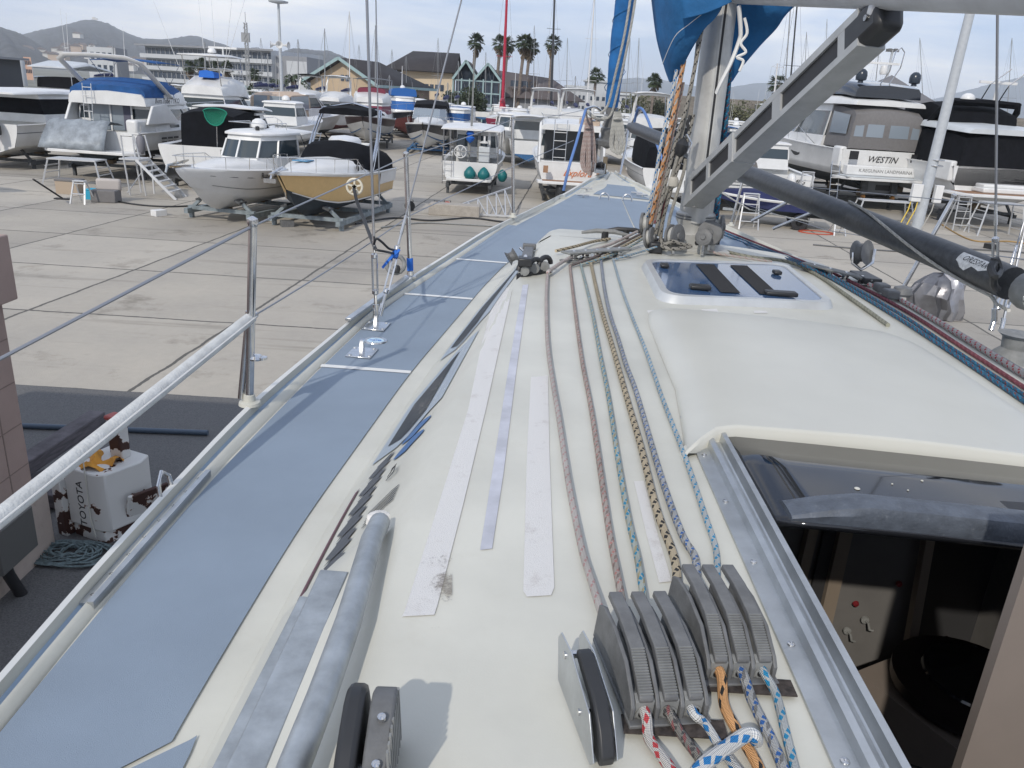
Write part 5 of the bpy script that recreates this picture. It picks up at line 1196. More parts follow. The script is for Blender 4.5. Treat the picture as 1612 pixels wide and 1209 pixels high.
    def outboard(s, y=0, m_=None, x=-.35, z=None):
        z = z or s.kz+s.D*.55; o = s.shape('outboard_engine', [(x-.35, .10, z-.05, z+.40, 1), (x-.2, .19, z-.1, z+.55, 1), (x+.1, .19, z-.1, z+.55, 1), (x+.25, .12, z, z+.4, 1)], m_ or BLACKP)
        o.location.y = y; MB().bar((x, 0, z), (x-.05, 0, z-.75), .12, .2, m_ or BLACKP).lathe((x-.2, 0, z-.75), [(.04,0),(.14,.02),(.14,.05),(.04,.07)], GREYP, 10, (-1,0,0)).obj('lower_unit', o); return o
    def platform(s, l=.7, z=None, m_=None, w=None, top=None):
        z = z or s.kz+s.D*.42; w = w or s.B*.86
        o = MB().prism([(0, w/2), (-l*.7, w/2*.97), (-l, w/2*.8), (-l, -w/2*.8), (-l*.7, -w/2*.97), (0, -w/2)], .12, m_ or BW, Matrix.Translation((.02, 0, z))).obj('swim_platform', s.e, bevel=.02)
        if top: MB().box((-l*.45, 0, z+.128), (l*.75, w*.84, .012), top).obj('platform_deck', o)
        return o
    def ladder(s, x, y, z0, z1, w=.32, n=5, lean=.1, name='boarding_ladder'):
        o = MB()
        for q in (-w/2, w/2): o.tube([(x-lean, y+q, z0), (x, y+q, z1)], .018, STEEL, 6)
        for i in range(n): t = (i+.5)/n; o.tube([(x-lean*(1-t), y-w/2, lerp(z0, z1, t)), (x-lean*(1-t), y+w/2, lerp(z0, z1, t))], .016, BW, 6)
        return o.obj(name, s.e)
    def name_text(s, txt, size, x=-.015, z=None, y=0, m_=None, shear=.3, sx=1):
        return text(txt, frame((x, y, z or s.kz+s.D*.72), (0,-1,0), (0,0,1)), size, m_ or BLACK, s.e, 'boat_name', .004, shear, sx)
    def side_text(s, txt, u, h, size, side=-1, m_=None, shear=.2):
        b, zt, zk, zc = hullprof(u, s.B, s.D, s.kz, s.rise, tr=s.tr); b1 = s.hb(u+.03); a = math.atan2(b1-b, s.L*.03)
        return text(txt, frame((s.L*u+.05, side*(b*1.0+.02), lerp(zc, zt, h)), (math.cos(a)*(-side)*1, (b1-b)/(s.L*.03)*(-1), 0), (0, 0, 1)), size, m_ or BLACK, s.e, 'boat_name', .004, shear)
    def dome(s, x, y, z, r=.22, m_=None, name='radar_dome'): return MB().lathe((x, y, z), [(r*.6,0),(r,.05),(r,r*.6),(r*.8,r*1.0),(r*.4,r*1.25),(0,r*1.3)], m_ or BW, 16).obj(name, s.e)
    def aerial(s, x, y, z, h, dx=.0, dy=0, r=.012, name='whip_aerial', m_=None): return s.tube(name, [(x, y, z), (x+dx, y+dy, z+h)], [r, r*.4], m_ or BW, n=5)
    def windscreen(s, x0, x1, w, z, h, m_=None):
        rows = []
        for t, k in ((0, 0), (1, 1)):
            rows.append([Vector((x0+.1*k, w/2*(1-.1*k), z+h*k)), Vector((lerp(x0, x1, .7)-.2*k, w/2*.95*(1-.1*k), z+h*k)), Vector((x1-.5*k, w*.28, z+h*k)), Vector((x1-.5*k+.08, 0, z+h*k)), Vector((x1-.5*k, -w*.28, z+h*k)), Vector((lerp(x0, x1, .7)-.2*k, -w/2*.95*(1-.1*k), z+h*k)), Vector((x0+.1*k, -w/2*(1-.1*k), z+h*k))])
        o = MB().loft(rows, m_ or WIN).obj('windscreen', s.e, ang=20); MB().tube(rows[1], .02, STEEL, 5).obj('windscreen_frame', o)
        for i in (1, 2, 4, 5): MB().tube([rows[0][i], rows[1][i]], .018, STEEL, 5).obj('windscreen_pillar', o)
        return o
def cradle(b, label, x0=.12, x1=.72, m_=None, w=.8, pads=True, h=None):
    m_ = m_ or STR; L_, z = b.L, b.kz; o = empty('boat_cradle', b.e.location, b.e.rotation_euler.z, label, 'boat cradle', 'steel boat cradles on the yard')
    W = b.B*w/2; xa, xb = L_*x0, L_*x1; h = h or .26
    for sd in (-1, 1): MB().bar((xa-.3, sd*W, h), (xb+.3, sd*W, h), .14, .16, m_, (0,0,1)).obj('long_beam', o)
    for x in (xa, (xa+xb)/2, xb):
        MB().bar((x, -W-.08, h+.09), (x, W+.08, h+.09), .13, .12, m_).obj('cross_beam', o)
    for x in (xa, xb):
        for sd in (-1, 1):
            MB().box((x, sd*W, h/2-.03), (.12, .12, h-.06), m_).obj('foot', o)
            MB().bar((x, sd*W*.95, h+.1), (x, sd*W*.62, z+b.D*.27), .10, .08, m_, (1,0,0)).box((x, sd*W*.62, z+b.D*.27), (.4,.22,.06), DKST, Matrix.Rotation(sd*-.35, 3, 'X')).obj('support_arm', o)
    for x in (xa+.2, (xa+xb)/2, xb-.2): MB().box((x, 0, (h+.15+z)/2), (.3, .35, max(.05, z-h-.15)), mat('wood_block', (.2,.15,.1), .9, noise=.3)).obj('keel_block', o)
    return o
def stepladder(px, py, h, w, label, rz=0, n=5, dist=None):
    p = PZ(px, py, 0) if dist is None else Vector((px, py, 0)); o = empty('step_ladder', p, rz, label, 'step ladder', 'ladders and steps beside the boats'); m_ = MB()
    for q in (-w/2, w/2):
        MB().bar((q, 0, 0), (q*.75, .28, h), .05, .03, ALW).obj('rail', o); MB().bar((q*1.05, .75, 0), (q*.75, .34, h), .04, .03, ALW).obj('leg', o)
    for i in range(n):
        t = (i+1)/(n+.2); MB().box((0, .28*t, h*t), (w*(1-.25*t), .10, .03), ALW).obj('tread', o)
    MB().box((0, .31, h+.01), (w*.8, .22, .03), ALW).obj('top_step', o); return o
def trestle(p, w, d, h, label, rz=0):
    o = empty('work_platform', p, rz, label, 'work platform', 'trestle platforms at the sterns')
    MB().box((0, 0, h), (w, d, .05), ALW).obj('deck', o)
    for sx in (-1, 1):
        for sy in (-1, 1): MB().bar((sx*w/2*.96, sy*d/2*.9, h), (sx*(w/2+.22), sy*(d/2+.15), 0), .05, .05, ALW).obj('leg', o)
        for t in (.25, .5, .75): MB().bar((sx*(w/2+.22*(1-t)), -(d/2+.15*(1-t)), h*t), (sx*(w/2+.22*(1-t)), (d/2+.15*(1-t)), h*t), .04, .03, ALW).obj('rung', o)
    return o
# -- 1 sand yellow cruiser, bow towards us
b = Boat('motor_boat', 'sand yellow and white cabin cruiser on a cradle, black canvas over its cockpit', (-6.05, 30.6), -99, 6.6, 2.65, 1.28, .34, .30, side=YEL, low=YEL, bot=AF, band=YEL, ov=.75, cockpit=.40, bandf=(.80,.86))
b.stripe(0, .98, .88, 1.0, BW, 'white_sheer_band', off=.016); b.stripe(.0,.97,.02,.07, BW, 'boot_stripe'); b.stripe(0,.30,.45,.95, BW, 'white_quarter', off=.02)
b.shape('foredeck_moulding', [(2.7,1.15,b.top(.4)-.1,b.top(.4)+.42,.8),(4.2,1.05,b.top(.55)-.1,b.top(.55)+.36,.8),(5.3,.72,b.top(.75)-.1,b.top(.75)+.24,.8),(6.1,.35,b.top(.9)-.12,b.top(.9)+.10,.8),(6.6,.1,b.top(1)-.1,b.top(1)+.0,.8)], BW)
MB().box((5.2,-.12,b.top(.7)+.33), (.55,.50,.03), mat('blue_hatch', (.08,.25,.42), .2)).obj('foredeck_hatch', b.e, bevel=.01)
b.shape('canvas_cover', [(.3,1.2,b.top(0)-.15,b.top(0)+.55,.7),(1.5,1.22,b.top(.2)-.1,b.top(.2)+.80,.7),(2.5,1.18,b.top(.3),b.top(.3)+.92,.6),(3.1,1.10,b.top(.4)+.1,b.top(.4)+.80,.6),(3.55,1.02,b.top(.45)+.25,b.top(.45)+.30,.6)], BCOV)
for dx in (0, .22): b.tube('wake_tower', [(2.8-dx,1.22,b.top(.3)),(2.0-dx,1.18,b.top(.3)+1.1),(1.4-dx,1.05,b.top(.3)+1.95),(1.2-dx,0,b.top(.3)+2.15),(1.4-dx,-1.05,b.top(.3)+1.95),(2.0-dx,-1.18,b.top(.3)+1.1),(2.8-dx,-1.22,b.top(.3))], .035)
b.shape('tower_bimini', [(.5,.95,b.top(.2)+1.80,b.top(.2)+1.86,.5),(1.2,1.02,b.top(.2)+1.86,b.top(.2)+2.08,.5),(1.9,.98,b.top(.2)+1.78,b.top(.2)+1.98,.5)], BCOV)
b.rail(.50, .42, 6)
MB().bar((6.7,0,b.top(1)+.02), (7.65,0,b.top(1)-.05), .16, .05, STEEL).tube([(6.9,0,b.top(1)+.10),(7.6,0,b.top(1)-.02),(7.72,0,b.top(1)-.2)], .03, STEEL, 6).bar((7.75,-.18,b.top(1)-.22),(7.75,.18,b.top(1)-.22), .05, .12, STEEL).obj('anchor', b.e)
for x in (3.3, 3.75): MB().lathe((x,1.12,b.top(.5)+.15), [(.10,0),(.10,.02),(.07,.02),(.07,.01),(0,.01)], BLACK, 14, (0,1,.2)).obj('porthole', b.e)
cradle(b, 'grey steel cradle under the sand yellow cruiser', .10, .80, STR, .86)
# -- 2 white pilothouse boat, bow towards us
b = Boat('motor_boat', 'white pilothouse fishing boat with rounded bow, left of the sand yellow cruiser', (-8.55, 31.0), -103, 6.9, 2.5, 1.18, .36, .28, bot=BW, ov=.7, cockpit=.34)
b.stripe(0,.98,.70,.725, GREYS); b.stripe(0,.9,.30,.32, GREYS)
b.shape('foredeck_moulding', [(3.2,.95,b.top(.4)-.1,b.top(.45)+.34,.8),(4.8,.80,b.top(.6)-.1,b.top(.65)+.26,.8),(6.1,.40,b.top(.8)-.1,b.top(.8)+.14,.8),(6.6,.2,b.top(.9)-.1,b.top(.9)+.02,.8)], BW)
b.house('pilothouse', 1.9, 4.6, 1.95, b.top(.4)-.1, 1.16, rf=.65, ra=.05, ty=.10, win=(.40,.86)); zt = b.zr
b.tube('roof_rail', [(2.3,.7,zt),(2.3,.7,zt+.22),(3.6,.7,zt+.22),(3.6,-.7,zt+.22),(2.3,-.7,zt+.22),(2.3,-.7,zt)], .015); b.dome(2.9,0,zt+.02,.26)
MB().lathe((3.5,.3,zt), [(.07,0),(.07,.12),(0,.14)], BLACKP, 8).obj('searchlight', b.e)
b.tube('cockpit_awning_frame', [(1.9,-1.0,zt-.15),(.3,-1.0,zt-.2),(.3,-1.0,b.top(0))], .02); b.bimini(.3,1.9,2.0,zt-.12,BW,b.top(0)); b.rail(.52,.35,5)
MB().bar((6.9,0,b.top(1)+.02),(7.9,0,b.top(1)+.06),.14,.05,STEEL).tube([(7.2,.0,b.top(1)+.15),(7.9,.0,b.top(1)+.1),(8.0,0,b.top(1)-.1)],.035,GALV,6).tube([(7.0,-.15,b.top(1)+.10),(7.2,.2,b.top(1)+.22),(7.5,-.1,b.top(1)+.12),(7.7,.15,b.top(1)+.18)],.03,ROPEG,6).obj('anchor', b.e)
b.side_text('Rusty Snail', .62, .80, .26, 1)
cradle(b, 'dark grey steel cradle under the white pilothouse boat', .08, .78, STR, .9)
# -- 3 flybridge cruiser with blue canvas and white raked arch, stern to us
b = Boat('motor_boat', 'white flybridge cruiser with blue canvas, raked white arch and silver sheet over its stern', (-18.0, 34.2), 87, 12, 3.9, 1.25, .75, .5, bot=AF, ov=.9, cockpit=.18)
b.platform(1.0, 1.12, w=4.0); T0 = b.top(0)
sheet_rows = []
for i in range(9):
    y = lerp(2.0, -.75, i/8); sheet_rows.append([Vector((-.95-.06*math.sin(i*2), y*1.02, 1.26)), Vector((-.75+.05*math.sin(i*3), y, 1.6)), Vector((-.35, y*.95, 2.2+.05*math.sin(i))), Vector((-.1, y*.93, 2.38+.04*math.sin(i*2))), Vector((.5, y*.9, 2.3)), Vector((.9, y*.9, 2.2))])
MB().loft(sheet_rows, SCOV).obj('silver_sheet', b.e, ang=30, thick=.02)
MB().box((1.0,-1.45,2.15),(1.8,.5,.7), BW).obj('stern_quarter', b.e, bevel=.1)
b.house('saloon', 1.6, 7.6, 3.5, T0-.1, 1.22, rf=1.6, ra=.05, ty=.12, win=(.40,.80)); zt = b.zr
MB().box((1.58,.2,T0+.5),(.03,1.9,1.1), VIN).obj('saloon_door', b.e); MB().box((1.55,-.55,T0+.5),(.02,.35,1.05), mat('grey_purple_curtain', (.10,.10,.14), .9)).obj('curtain', b.e)
for y in (1.15,.2,-.75): MB().box((1.54,y,T0+.5),(.04,.07,1.15), BW).obj('door_frame', b.e)
for sd in (-1,1): MB().prism([(0,0),(2.9,0),(1.7,.85),(.55,.75)], .12, BW, Matrix.Translation((.75,sd*1.80+.06,T0+.30)) @ Matrix.Rotation(math.pi/2,4,'X')).obj('wing_panel', b.e, bevel=.03)
b.shape('flybridge', [(1.0,1.70,zt-.25,zt+.25,.4),(3.0,1.72,zt-.2,zt+.55,.4),(5.0,1.5,zt-.2,zt+.45,.5),(6.4,.9,zt-.25,zt-.05,.6)], BW)
b.shape('blue_canvas', [(1.1,1.66,zt+.1,zt+.50,.5),(2.4,1.70,zt+.1,zt+.82,.5),(3.8,1.6,zt+.1,zt+.80,.5),(5.2,1.3,zt+.1,zt+.5,.6)], BLCOV)
P = lambda sd: [(3.2,sd*1.72,zt+.1),(2.0,sd*1.74,zt+.75),(.8,sd*1.72,zt+1.45),(.5,sd*1.3,zt+1.62)]
MB().tube(P(1)+[(.5,0,zt+1.66)]+P(-1)[::-1], .15, BW, 8, sq=(1,.45)).obj('radar_arch', b.e)
b.bimini(2.6,4.8,3.0,zt+1.55,BLCOV,zt+.6); b.aerial(.6,1.2,zt+1.6,1.6,.2); b.aerial(.6,-1.2,zt+1.6,1.2,.1)
b.ladder(.9,.75,T0-.1,zt+.55,.38,6,.15,'flybridge_ladder')
text("Born Tobe TYKO", frame((2.6,-1.86,zt-.02),(1,0,0),(0,0,1)), .30, BLACK, b.e, 'boat_name', .004, .3)
for i in range(3):
    for k in range(2): MB().box((1.9+i*.55,-1.93,T0-.28-k*.16),(.42,.02,.08), BLACK).obj('vent_slot', b.e)
b.stripe(.28,.62,.93,1.0,GREYS)
for i in range(4): MB().box((3.4+i*.95,-1.70+.06*i,T0+.10),(.85,.03,.26), WIN, Matrix.Rotation(.03*i,3,'Z')).obj('lower_window', b.e)
b.rail(.35,.6,8); tf = MB().lathe((-.2,-1.95,1.25), [(.02,.75),(.06,.70),(.17,.55),(.18,.1),(.10,-.05),(.02,-.08)], mat('grey_fender', (.17,.17,.19), .6), 12).obj('fender', b.e); b.tube('fender_line', [(-.2,-1.95,1.9),(0,-1.92,2.3)], .012, ROPEG)
cradle(b, 'dark cradle under the flybridge cruiser with blue canvas', .05, .6, DKST, .8, h=.45)
trestle((-17.55,31.6,0), 1.9, .9, 1.05, 'white legged trestle below the stern of the blue canvas cruiser')
stepladder(122, 322, .75, .5, 'small white step stool in front of the stern trestle', n=2)
def crate(px, py, w, d, h, m_, lab, rz=0, lid=None, cat='box', nm='storage_box'):
    p = PZ(px, py, 0); o = empty(nm, p, rz, lab, cat); MB().box((0,0,h*.42),(w,d,h*.84), m_).obj('body', o, bevel=.02); MB().box((0,0,h*.92),(w*1.04,d*1.04,h*.16), lid or m_).obj('lid', o, bevel=.02); return o
crate(112, 305, .85,.5,.55, mat('beige_box', (.36,.29,.22), .7), 'beige storage box on the concrete behind the step stool', lid=GCOV)
crate(150, 314, .5,.4,.38, mat('cyan_crate', (.02,.30,.45), .6), 'turquoise plastic crate beside the small step stool')
st_ = empty('cushioned_bench', PZ(168,318,0), .1, 'grey cushioned boat seat standing on the concrete', 'bench'); MB().box((0,0,.22),(.85,.6,.42), GCOV).obj('base', st_, bevel=.03); MB().box((.05,.22,.58),(.85,.2,.42), mat('seat_beige', (.40,.37,.35), .7)).obj('backrest', st_, bevel=.08)
cr2 = MB().tube([PZ(52,282,.9), PZ(98,312,.12)], .03, BLACK, 6).box(PZ(98,313,.03),(.5,.2,.05), BLACK).obj('trolley_bar'); tag(cr2, 'black tow bar resting on the concrete left of the boxes', 'tow bar')
# jet ski on trailer at the left edge
js = empty('jet_ski', (-20.3,27.8,0), 0, 'white red and black jet ski nose on a trailer at the left edge', 'jet ski')
def jshape(nm, secs, m_, par):
    rows = [[Vector((x, hw*math.cos(a), z+(hz*math.sin(a)))) for a in [2*math.pi*j/14 for j in range(14)]] for x, hw, z, hz in secs]
    return MB().loft(rows, m_, closed=True, cap0=True, cap1=True).obj(nm, par)
jshape('hull', [(-2.0,.55,1.05,.30),(-.6,.6,1.05,.32),(.4,.5,1.08,.28),(1.0,.3,1.14,.18),(1.35,.06,1.2,.05)], NAVY, js); jshape('deck', [(-2.0,.5,1.25,.2),(-.8,.52,1.35,.28),(.2,.42,1.32,.24),(.9,.22,1.26,.14),(1.25,.05,1.22,.03)], BW, js); jshape('red_panel', [(-1.4,.3,1.50,.16),(-.6,.35,1.56,.16),(.0,.2,1.48,.12)], mat('jetski_red', (.4,.04,.04), .3), js)
tr_ = empty('boat_trailer', (-20.3,27.8,0), 0, 'galvanised trailer carrying the jet ski at the left edge', 'trailer'); MB().bar((-2,.3,.62),(.8,.15,.62),.1,.1,GALV).bar((-2,-.3,.62),(.8,-.15,.62),.1,.1,GALV).box((.6,0,.75),(.35,.5,.3), GALV).obj('frame', tr_); MB().lathe((.75,0,.16),[(.16,-.05),(.16,.05)],BLACK,14,(0,1,0)).bar((.75,0,.2),(.7,0,.65),.05,.05,GALV).obj('jockey_wheel', tr_); MB().box((-.9,0,.35),(1.7,.9,.3),GALV).obj('axle_box', tr_)
# -- 4 white boat with black enclosure, stern to us
b = Boat('motor_boat', 'white boat with black canvas enclosure and a green landing net on its stern', (-13.2, 32.6), 90, 9.5, 3.35, 1.25, .50, .4, bot=BW, ov=.8, cockpit=.45)
T0 = b.top(0); b.stripe(0,.95,.90,.93,GREYS)
b.shape('black_enclosure', [(1.3,1.15,T0-.3,T0+1.25,.25),(2.6,1.25,T0-.2,T0+1.42,.25),(4.3,1.3,T0-.1,T0+1.38,.3)], BCOV)
b.house('pilothouse', 4.0, 7.0, 2.7, T0, 1.15, rf=1.4, ra=-.3, win=(.35,.85), wm=BCOV); b.shape('hardtop', [(3.0,1.3,T0+1.40,T0+1.46,.4),(4.5,1.45,T0+1.36,T0+1.5,.4),(6.2,1.2,T0+1.25,T0+1.36,.4)], BW)
b.rail(.5,.45,6); 
for y in (-1.3,): MB().tube([(.02,y+.35,T0-.5),(.0,y+.35,T0-.1),(0,y-.1,T0-.1),(.0,y-.1,T0-.55)],.012,BLACK,5).obj('transom_gate_line', b.e)
MB().tube([(.0,.55,T0-.62),(0,.55,T0-.02)],.02,BWG,5).obj('drain_pipe', b.e)
net = empty('landing_net', b.e.matrix_basis @ Vector((.7,-.55,0)), math.radians(90), 'green landing net standing on the stern of the black canvas boat', 'landing net')
GN = mat('green_net', (.0,.16,.10), .8, alpha=.75); MB().tube([(0,0,T0-.4),(0,-.05,T0+.75)],.018,STEEL,6).obj('handle', net)
hp = [(0,.50*math.cos(a)*(1 if math.sin(a)>0 else .85),T0+1.28+.50*math.sin(a)*(1 if math.sin(a)<0 else .35)) for a in [2*math.pi*k/18 for k in range(18)]]; MB().tube(hp,.02,mat('green_hoop',(.0,.22,.14),.5),6,closed=True).obj('hoop', net); MB().add(hp+[(.35,0,T0+1.1)], [(k,(k+1)%18,18) for k in range(18)], GN).obj('mesh_bag', net)
cradle(b, 'dark cradle under the white boat with black enclosure', .1, .6, DKST, .8)
# boarding stairs left of it
sx = empty('boarding_stairs', (-14.8, 30.0, 0), 0, 'tall aluminium boarding stairs at the port quarter of the black enclosure boat', 'boarding stairs')
for y in (0,.9): MB().tube([(.0,y,0),(-.1,y,1.35),(-.12,y,2.15),(.35,y,2.15),(.5,y,1.35)],.03,ALW,6).obj('handrail', sx)
for y in (.0,.9): MB().bar((.35,y,1.33),(1.9,y-.4,0),.10,.04,ALW,(0,1,0)).obj('stringer', sx)
for i in range(7): t=i/7; MB().box((lerp(.4,1.85,t),.45-.4*t,lerp(1.28,.12,t)),(.2,.85,.035),ALW).obj('tread', sx)
MB().box((.1,.45,1.33),(.75,.95,.05),ALW).obj('landing', sx); MB().bar((-.1,0,.1),(.5,.9,1.3),.03,.03,ALW).bar((.5,0,1.25),(.55,.1,0),.05,.05,ALW).bar((.5,.9,1.25),(.55,.8,0),.05,.05,ALW).obj('brace', sx)
for i, x_ in enumerate((-9.9,-9.1)): tag(MB().tube([(x_-.3,29,1.55),(x_-.32,29,2.1),(x_,29.1,2.2),(x_+.25,29.1,2.05),(x_+.3,29,1.5)],.02,STEEL,6).obj('hoop_rail'), ('left','right')[i]+' steel hoop rail between the black enclosure boat and the pilothouse boat', 'rail') if False else None
# -- 5 far left boat
b = Boat('motor_boat', 'white cruiser at the left edge, black covers over its windows', (-23.6, 35.2), 88, 11, 3.6, 1.45, .5, .45, bot=BW, ov=.8, cockpit=.25)
b.stripe(0,.97,.60,.63,GREYS); b.stripe(0,.97,.90,.93,GREYS); T0 = b.top(0)
b.house('saloon', 2.3, 8.4, 3.1, T0, 1.2, rf=2.0, ra=-.1, win=(.30,.85), wm=BCOV, post=False); b.shape('hardtop', [(.6,1.3,T0+1.2,T0+1.28,.4),(3,1.6,T0+1.25,T0+1.42,.4),(6.5,1.2,T0+1.2,T0+1.36,.4)], BW); b.rail(.4,.5,7); b.outboard(-.9, BLACKP, z=1.6)
cradle(b, 'dark cradle under the white cruiser at the left edge', .1, .6, DKST, .8)
# -- 6 white fishing boat with teal fenders, stern to us
b = Boat('motor_boat', 'white fishing boat with teal ball fenders and a white wheel at its stern', (-2.55, 37.0), 89, 7.5, 2.75, 1.08, .36, .4, bot=BW, ov=.6, cockpit=.55)
T0 = b.top(0); b.platform(.5, .62, w=2.1); b.stripe(0,.9,.95,.98,GREYS)
for y in (-.05,-.68): MB().lathe((-.28,y,T0-.5),[(.0,-.30),(.14,-.26),(.27,-.08),(.27,.08),(.14,.26),(.05,.33),(0,.35)],GREENF,16).obj('fender', b.e)
MB().lathe((.3,-1.5,T0-.55),[(.0,-.28),(.12,-.24),(.22,-.08),(.22,.08),(.12,.24),(0,.3)],GREENF,14).obj('fender', b.e)
P = [Vector((0,.27*math.cos(a),.27*math.sin(a)))+Vector((.1,.45,T0+.42)) for a in [2*math.pi*k/20 for k in range(20)]]
wh2 = MB().tube(P,.026,BW,6,closed=True).obj('steering_wheel', b.e)
for k in range(6): a_=2*math.pi*k/6; MB().bar((.1,.45,T0+.42),(.1,.45+.26*math.cos(a_),T0+.42+.26*math.sin(a_)),.03,.05,BW,(1,0,0)).obj('spoke', wh2)
for y in (-1.25,1.25): b.tube('awning_post', [(.4,y,T0-.1),(.4,y,T0+1.42)], .03); b.tube('awning_post', [(3.2,y,T0),(3.2,y,T0+1.45)], .03)
b.shape('hardtop', [(0,1.35,T0+1.36,T0+1.42,.3),(1.5,1.45,T0+1.42,T0+1.54,.3),(4.0,1.3,T0+1.45,T0+1.55,.3)], BW)
for y,c in ((-.35,GREYP2),(.1,GREYP2),(.75,DKST),(-.8,BW)): MB().bar((.5,y,T0-.2),(.6,y,T0+1.36),.13,.13,c).obj('cabin_post', b.e)
MB().box((.35,-.62,T0+.35),(.3,.5,.7),BWG).obj('bait_tank', b.e, bevel=.04); MB().lathe((.2,-.62,T0+.85),[(.22,0),(.22,.05),(.05,.1),(.05,.3)],BW,12).obj('pump', b.e)
b.house('pilothouse', 3.2, 5.5, 2.1, T0, 1.2, rf=.7, win=(.4,.85)); bt_ = MB().lathe((.3,.05,T0+1.1),[(0,-.3),(.16,-.18),(.22,-.05),(.10,.02),(.2,.12),(.12,.24),(0,.3)],BLUEC2,9).obj('blue_bundle', b.e)
b.ladder(-.15,1.0,T0-1.0,T0+.4,.4,5,.08); b.tube('stern_rail', [(0,-1.25,T0),(0,-1.25,T0+.45),(0,1.25,T0+.45),(0,1.25,T0)], .018); b.aerial(.9,.05,T0+1.5,3.4,0,0,.055,'mast', GREYP2)
cradle(b, 'low dark cradle under the white fishing boat with teal fenders', .0, .6, DKST, .7, h=.4)
# -- 7 flybridge boat with orange lettering, stern to us
b = Boat('motor_boat', 'white flybridge boat with orange lettering and a teak edged platform, stern to us', (2.0, 35.4), 91, 10, 3.15, 1.25, .52, .45, bot=BW, ov=.8, cockpit=.30)
T0 = b.top(0); b.platform(.75, .92, w=3.0, top=TEAK); text('Explora', frame((-.03,-.25,T0-.40),(0,-1,0),(0,0,1)), .40, mat('orange_script',(.55,.15,.03),.5), b.e, 'boat_name', .004, .5)
for sd in (-1,1): MB().prism([(0,0),(1.6,0),(1.5,1.6),(.9,1.75),(.3,.7)], .10, BW, Matrix.Translation((.35,sd*1.42+.05,T0-.15)) @ Matrix.Rotation(math.pi/2,4,'X')).obj('side_wing', b.e, bevel=.03)
MB().box((2.88,-.1,T0+.6),(.05,2.5,1.35), mat('dark_saloon_door',(.05,.055,.06),.2)).obj('saloon_door', b.e); b.shape('flybridge', [(1.1,1.42,T0+1.3,T0+1.55,.4),(2.5,1.45,T0+1.3,T0+1.75,.4),(4.8,1.2,T0+1.3,T0+1.65,.5),(6.0,.7,T0+1.0,T0+1.15,.5)], BW)
b.house('saloon', 2.9, 7.5, 2.8, T0-.05, 1.35, rf=1.5, ra=0); b.ladder(.85,.55,T0-.35,T0+1.75,.55,6,.2,'flybridge_ladder')
MB().box((.05,0,T0+.03),(.12,2.7,.07),BW).obj('transom_cap', b.e); b.tube('flybridge_rail', [(1.2,1.35,T0+1.5),(1.2,1.35,T0+1.9),(1.1,0,T0+1.93),(1.2,-1.35,T0+1.9),(1.2,-1.35,T0+1.5)], .02); b.tube('flybridge_rail', [(1.2,1.35,T0+1.9),(3.4,1.35,T0+1.95)], .02); MB().box((1.6,-.75,T0+1.65),(.5,.9,.45),TCOV).obj('helm_seat', b.e, bevel=.05)
for y in (.55,-.6): b.outboard(y-.1, BLACKP, -.2, .45)
for y in (1.15,-1.15): MB().box((-.5,y,T0-.25),(.25,.2,.28),TEAK).obj('step_pad', b.e)
cradle(b, 'cradle under the boat with orange lettering', .1, .6, DKST, .7)
# -- 8 white boat with black cockpit cover beyond our bow
b = Boat('motor_boat', 'white boat with black cockpit cover just right of our bow', (6.3, 34.0), 92, 8.5, 3.1, 1.15, .75, .4, bot=BW, ov=.8, cockpit=.5)
T0 = b.top(0); b.shape('black_cover', [(.25,1.30,T0-.15,T0+.9,.25),(1.5,1.35,T0-.1,T0+1.45,.3),(3.0,1.35,T0,T0+1.5,.3),(4.6,1.2,T0,T0+1.3,.4)], BCOV); b.platform(.45, 1.0, w=2.3); b.stripe(0,.95,.55,.57,GREYS); b.rail(.55,.45,5)
cradle(b, 'cradle under the white boat right of our bow', .1, .6, DKST, .7)
# -- 9 large cruiser lettered WESTIN
b = Boat('motor_boat', 'large white cruiser lettered WESTIN with taupe canvas and dark hardtop', (17.6, 41.0), 93, 15, 4.3, 2.0, .88, .55, bot=AF, ov=1.1, cockpit=.20, bandf=(.25,.3))
T0 = b.top(0); b.platform(1.35, 1.52, w=4.6); MB().box((-.7,0,1.68),(1.1,4.2,.05), BWG).obj('platform_mat', b.e)
text('WESTIN', frame((-.03,-.05,T0-.42),(0,-1,0),(0,0,1)), .42, BLACK, b.e, 'boat_name', .004, .35); text('K.REGUNAN LANDMARINA', frame((-.56,-.1,1.94),(0,-1,0),(0,0,1)), .22, mat('grey_letters',(.2,.2,.2),.5), b.e, 'port_name', .004)
MB().box((-.3,0,1.94),(.5,3.7,.46),BW).obj('stern_step', b.e, bevel=.04)
for sd in (-1,1): MB().box((.5,sd*1.93,T0-.38),(.95,.35,1.0),BW).obj('stern_quarter', b.e, bevel=.1); MB().box((-.35,sd*1.55,T0-.25),(.03,.45,.40),BLACK).obj('stern_recess', b.e, bevel=.01)
en = b.shape('canvas_enclosure', [(.0,1.80,T0+.05,T0+1.75,.25),(.4,1.75,T0+.05,T0+2.0,.25),(2.0,1.72,T0+.05,T0+2.15,.25),(3.4,1.7,T0+.05,T0+2.15,.25)], GCOV)
for y0,y1 in ((.15,1.0),(-.15,-1.12)): MB().add([(-.012,y0,T0+.62),(-.012,y1,T0+.62),(-.012+.02,y1*.96,T0+1.62),(-.012+.02,y0,T0+1.62)],[(0,1,2,3)],VIN).obj('clear_window', en)
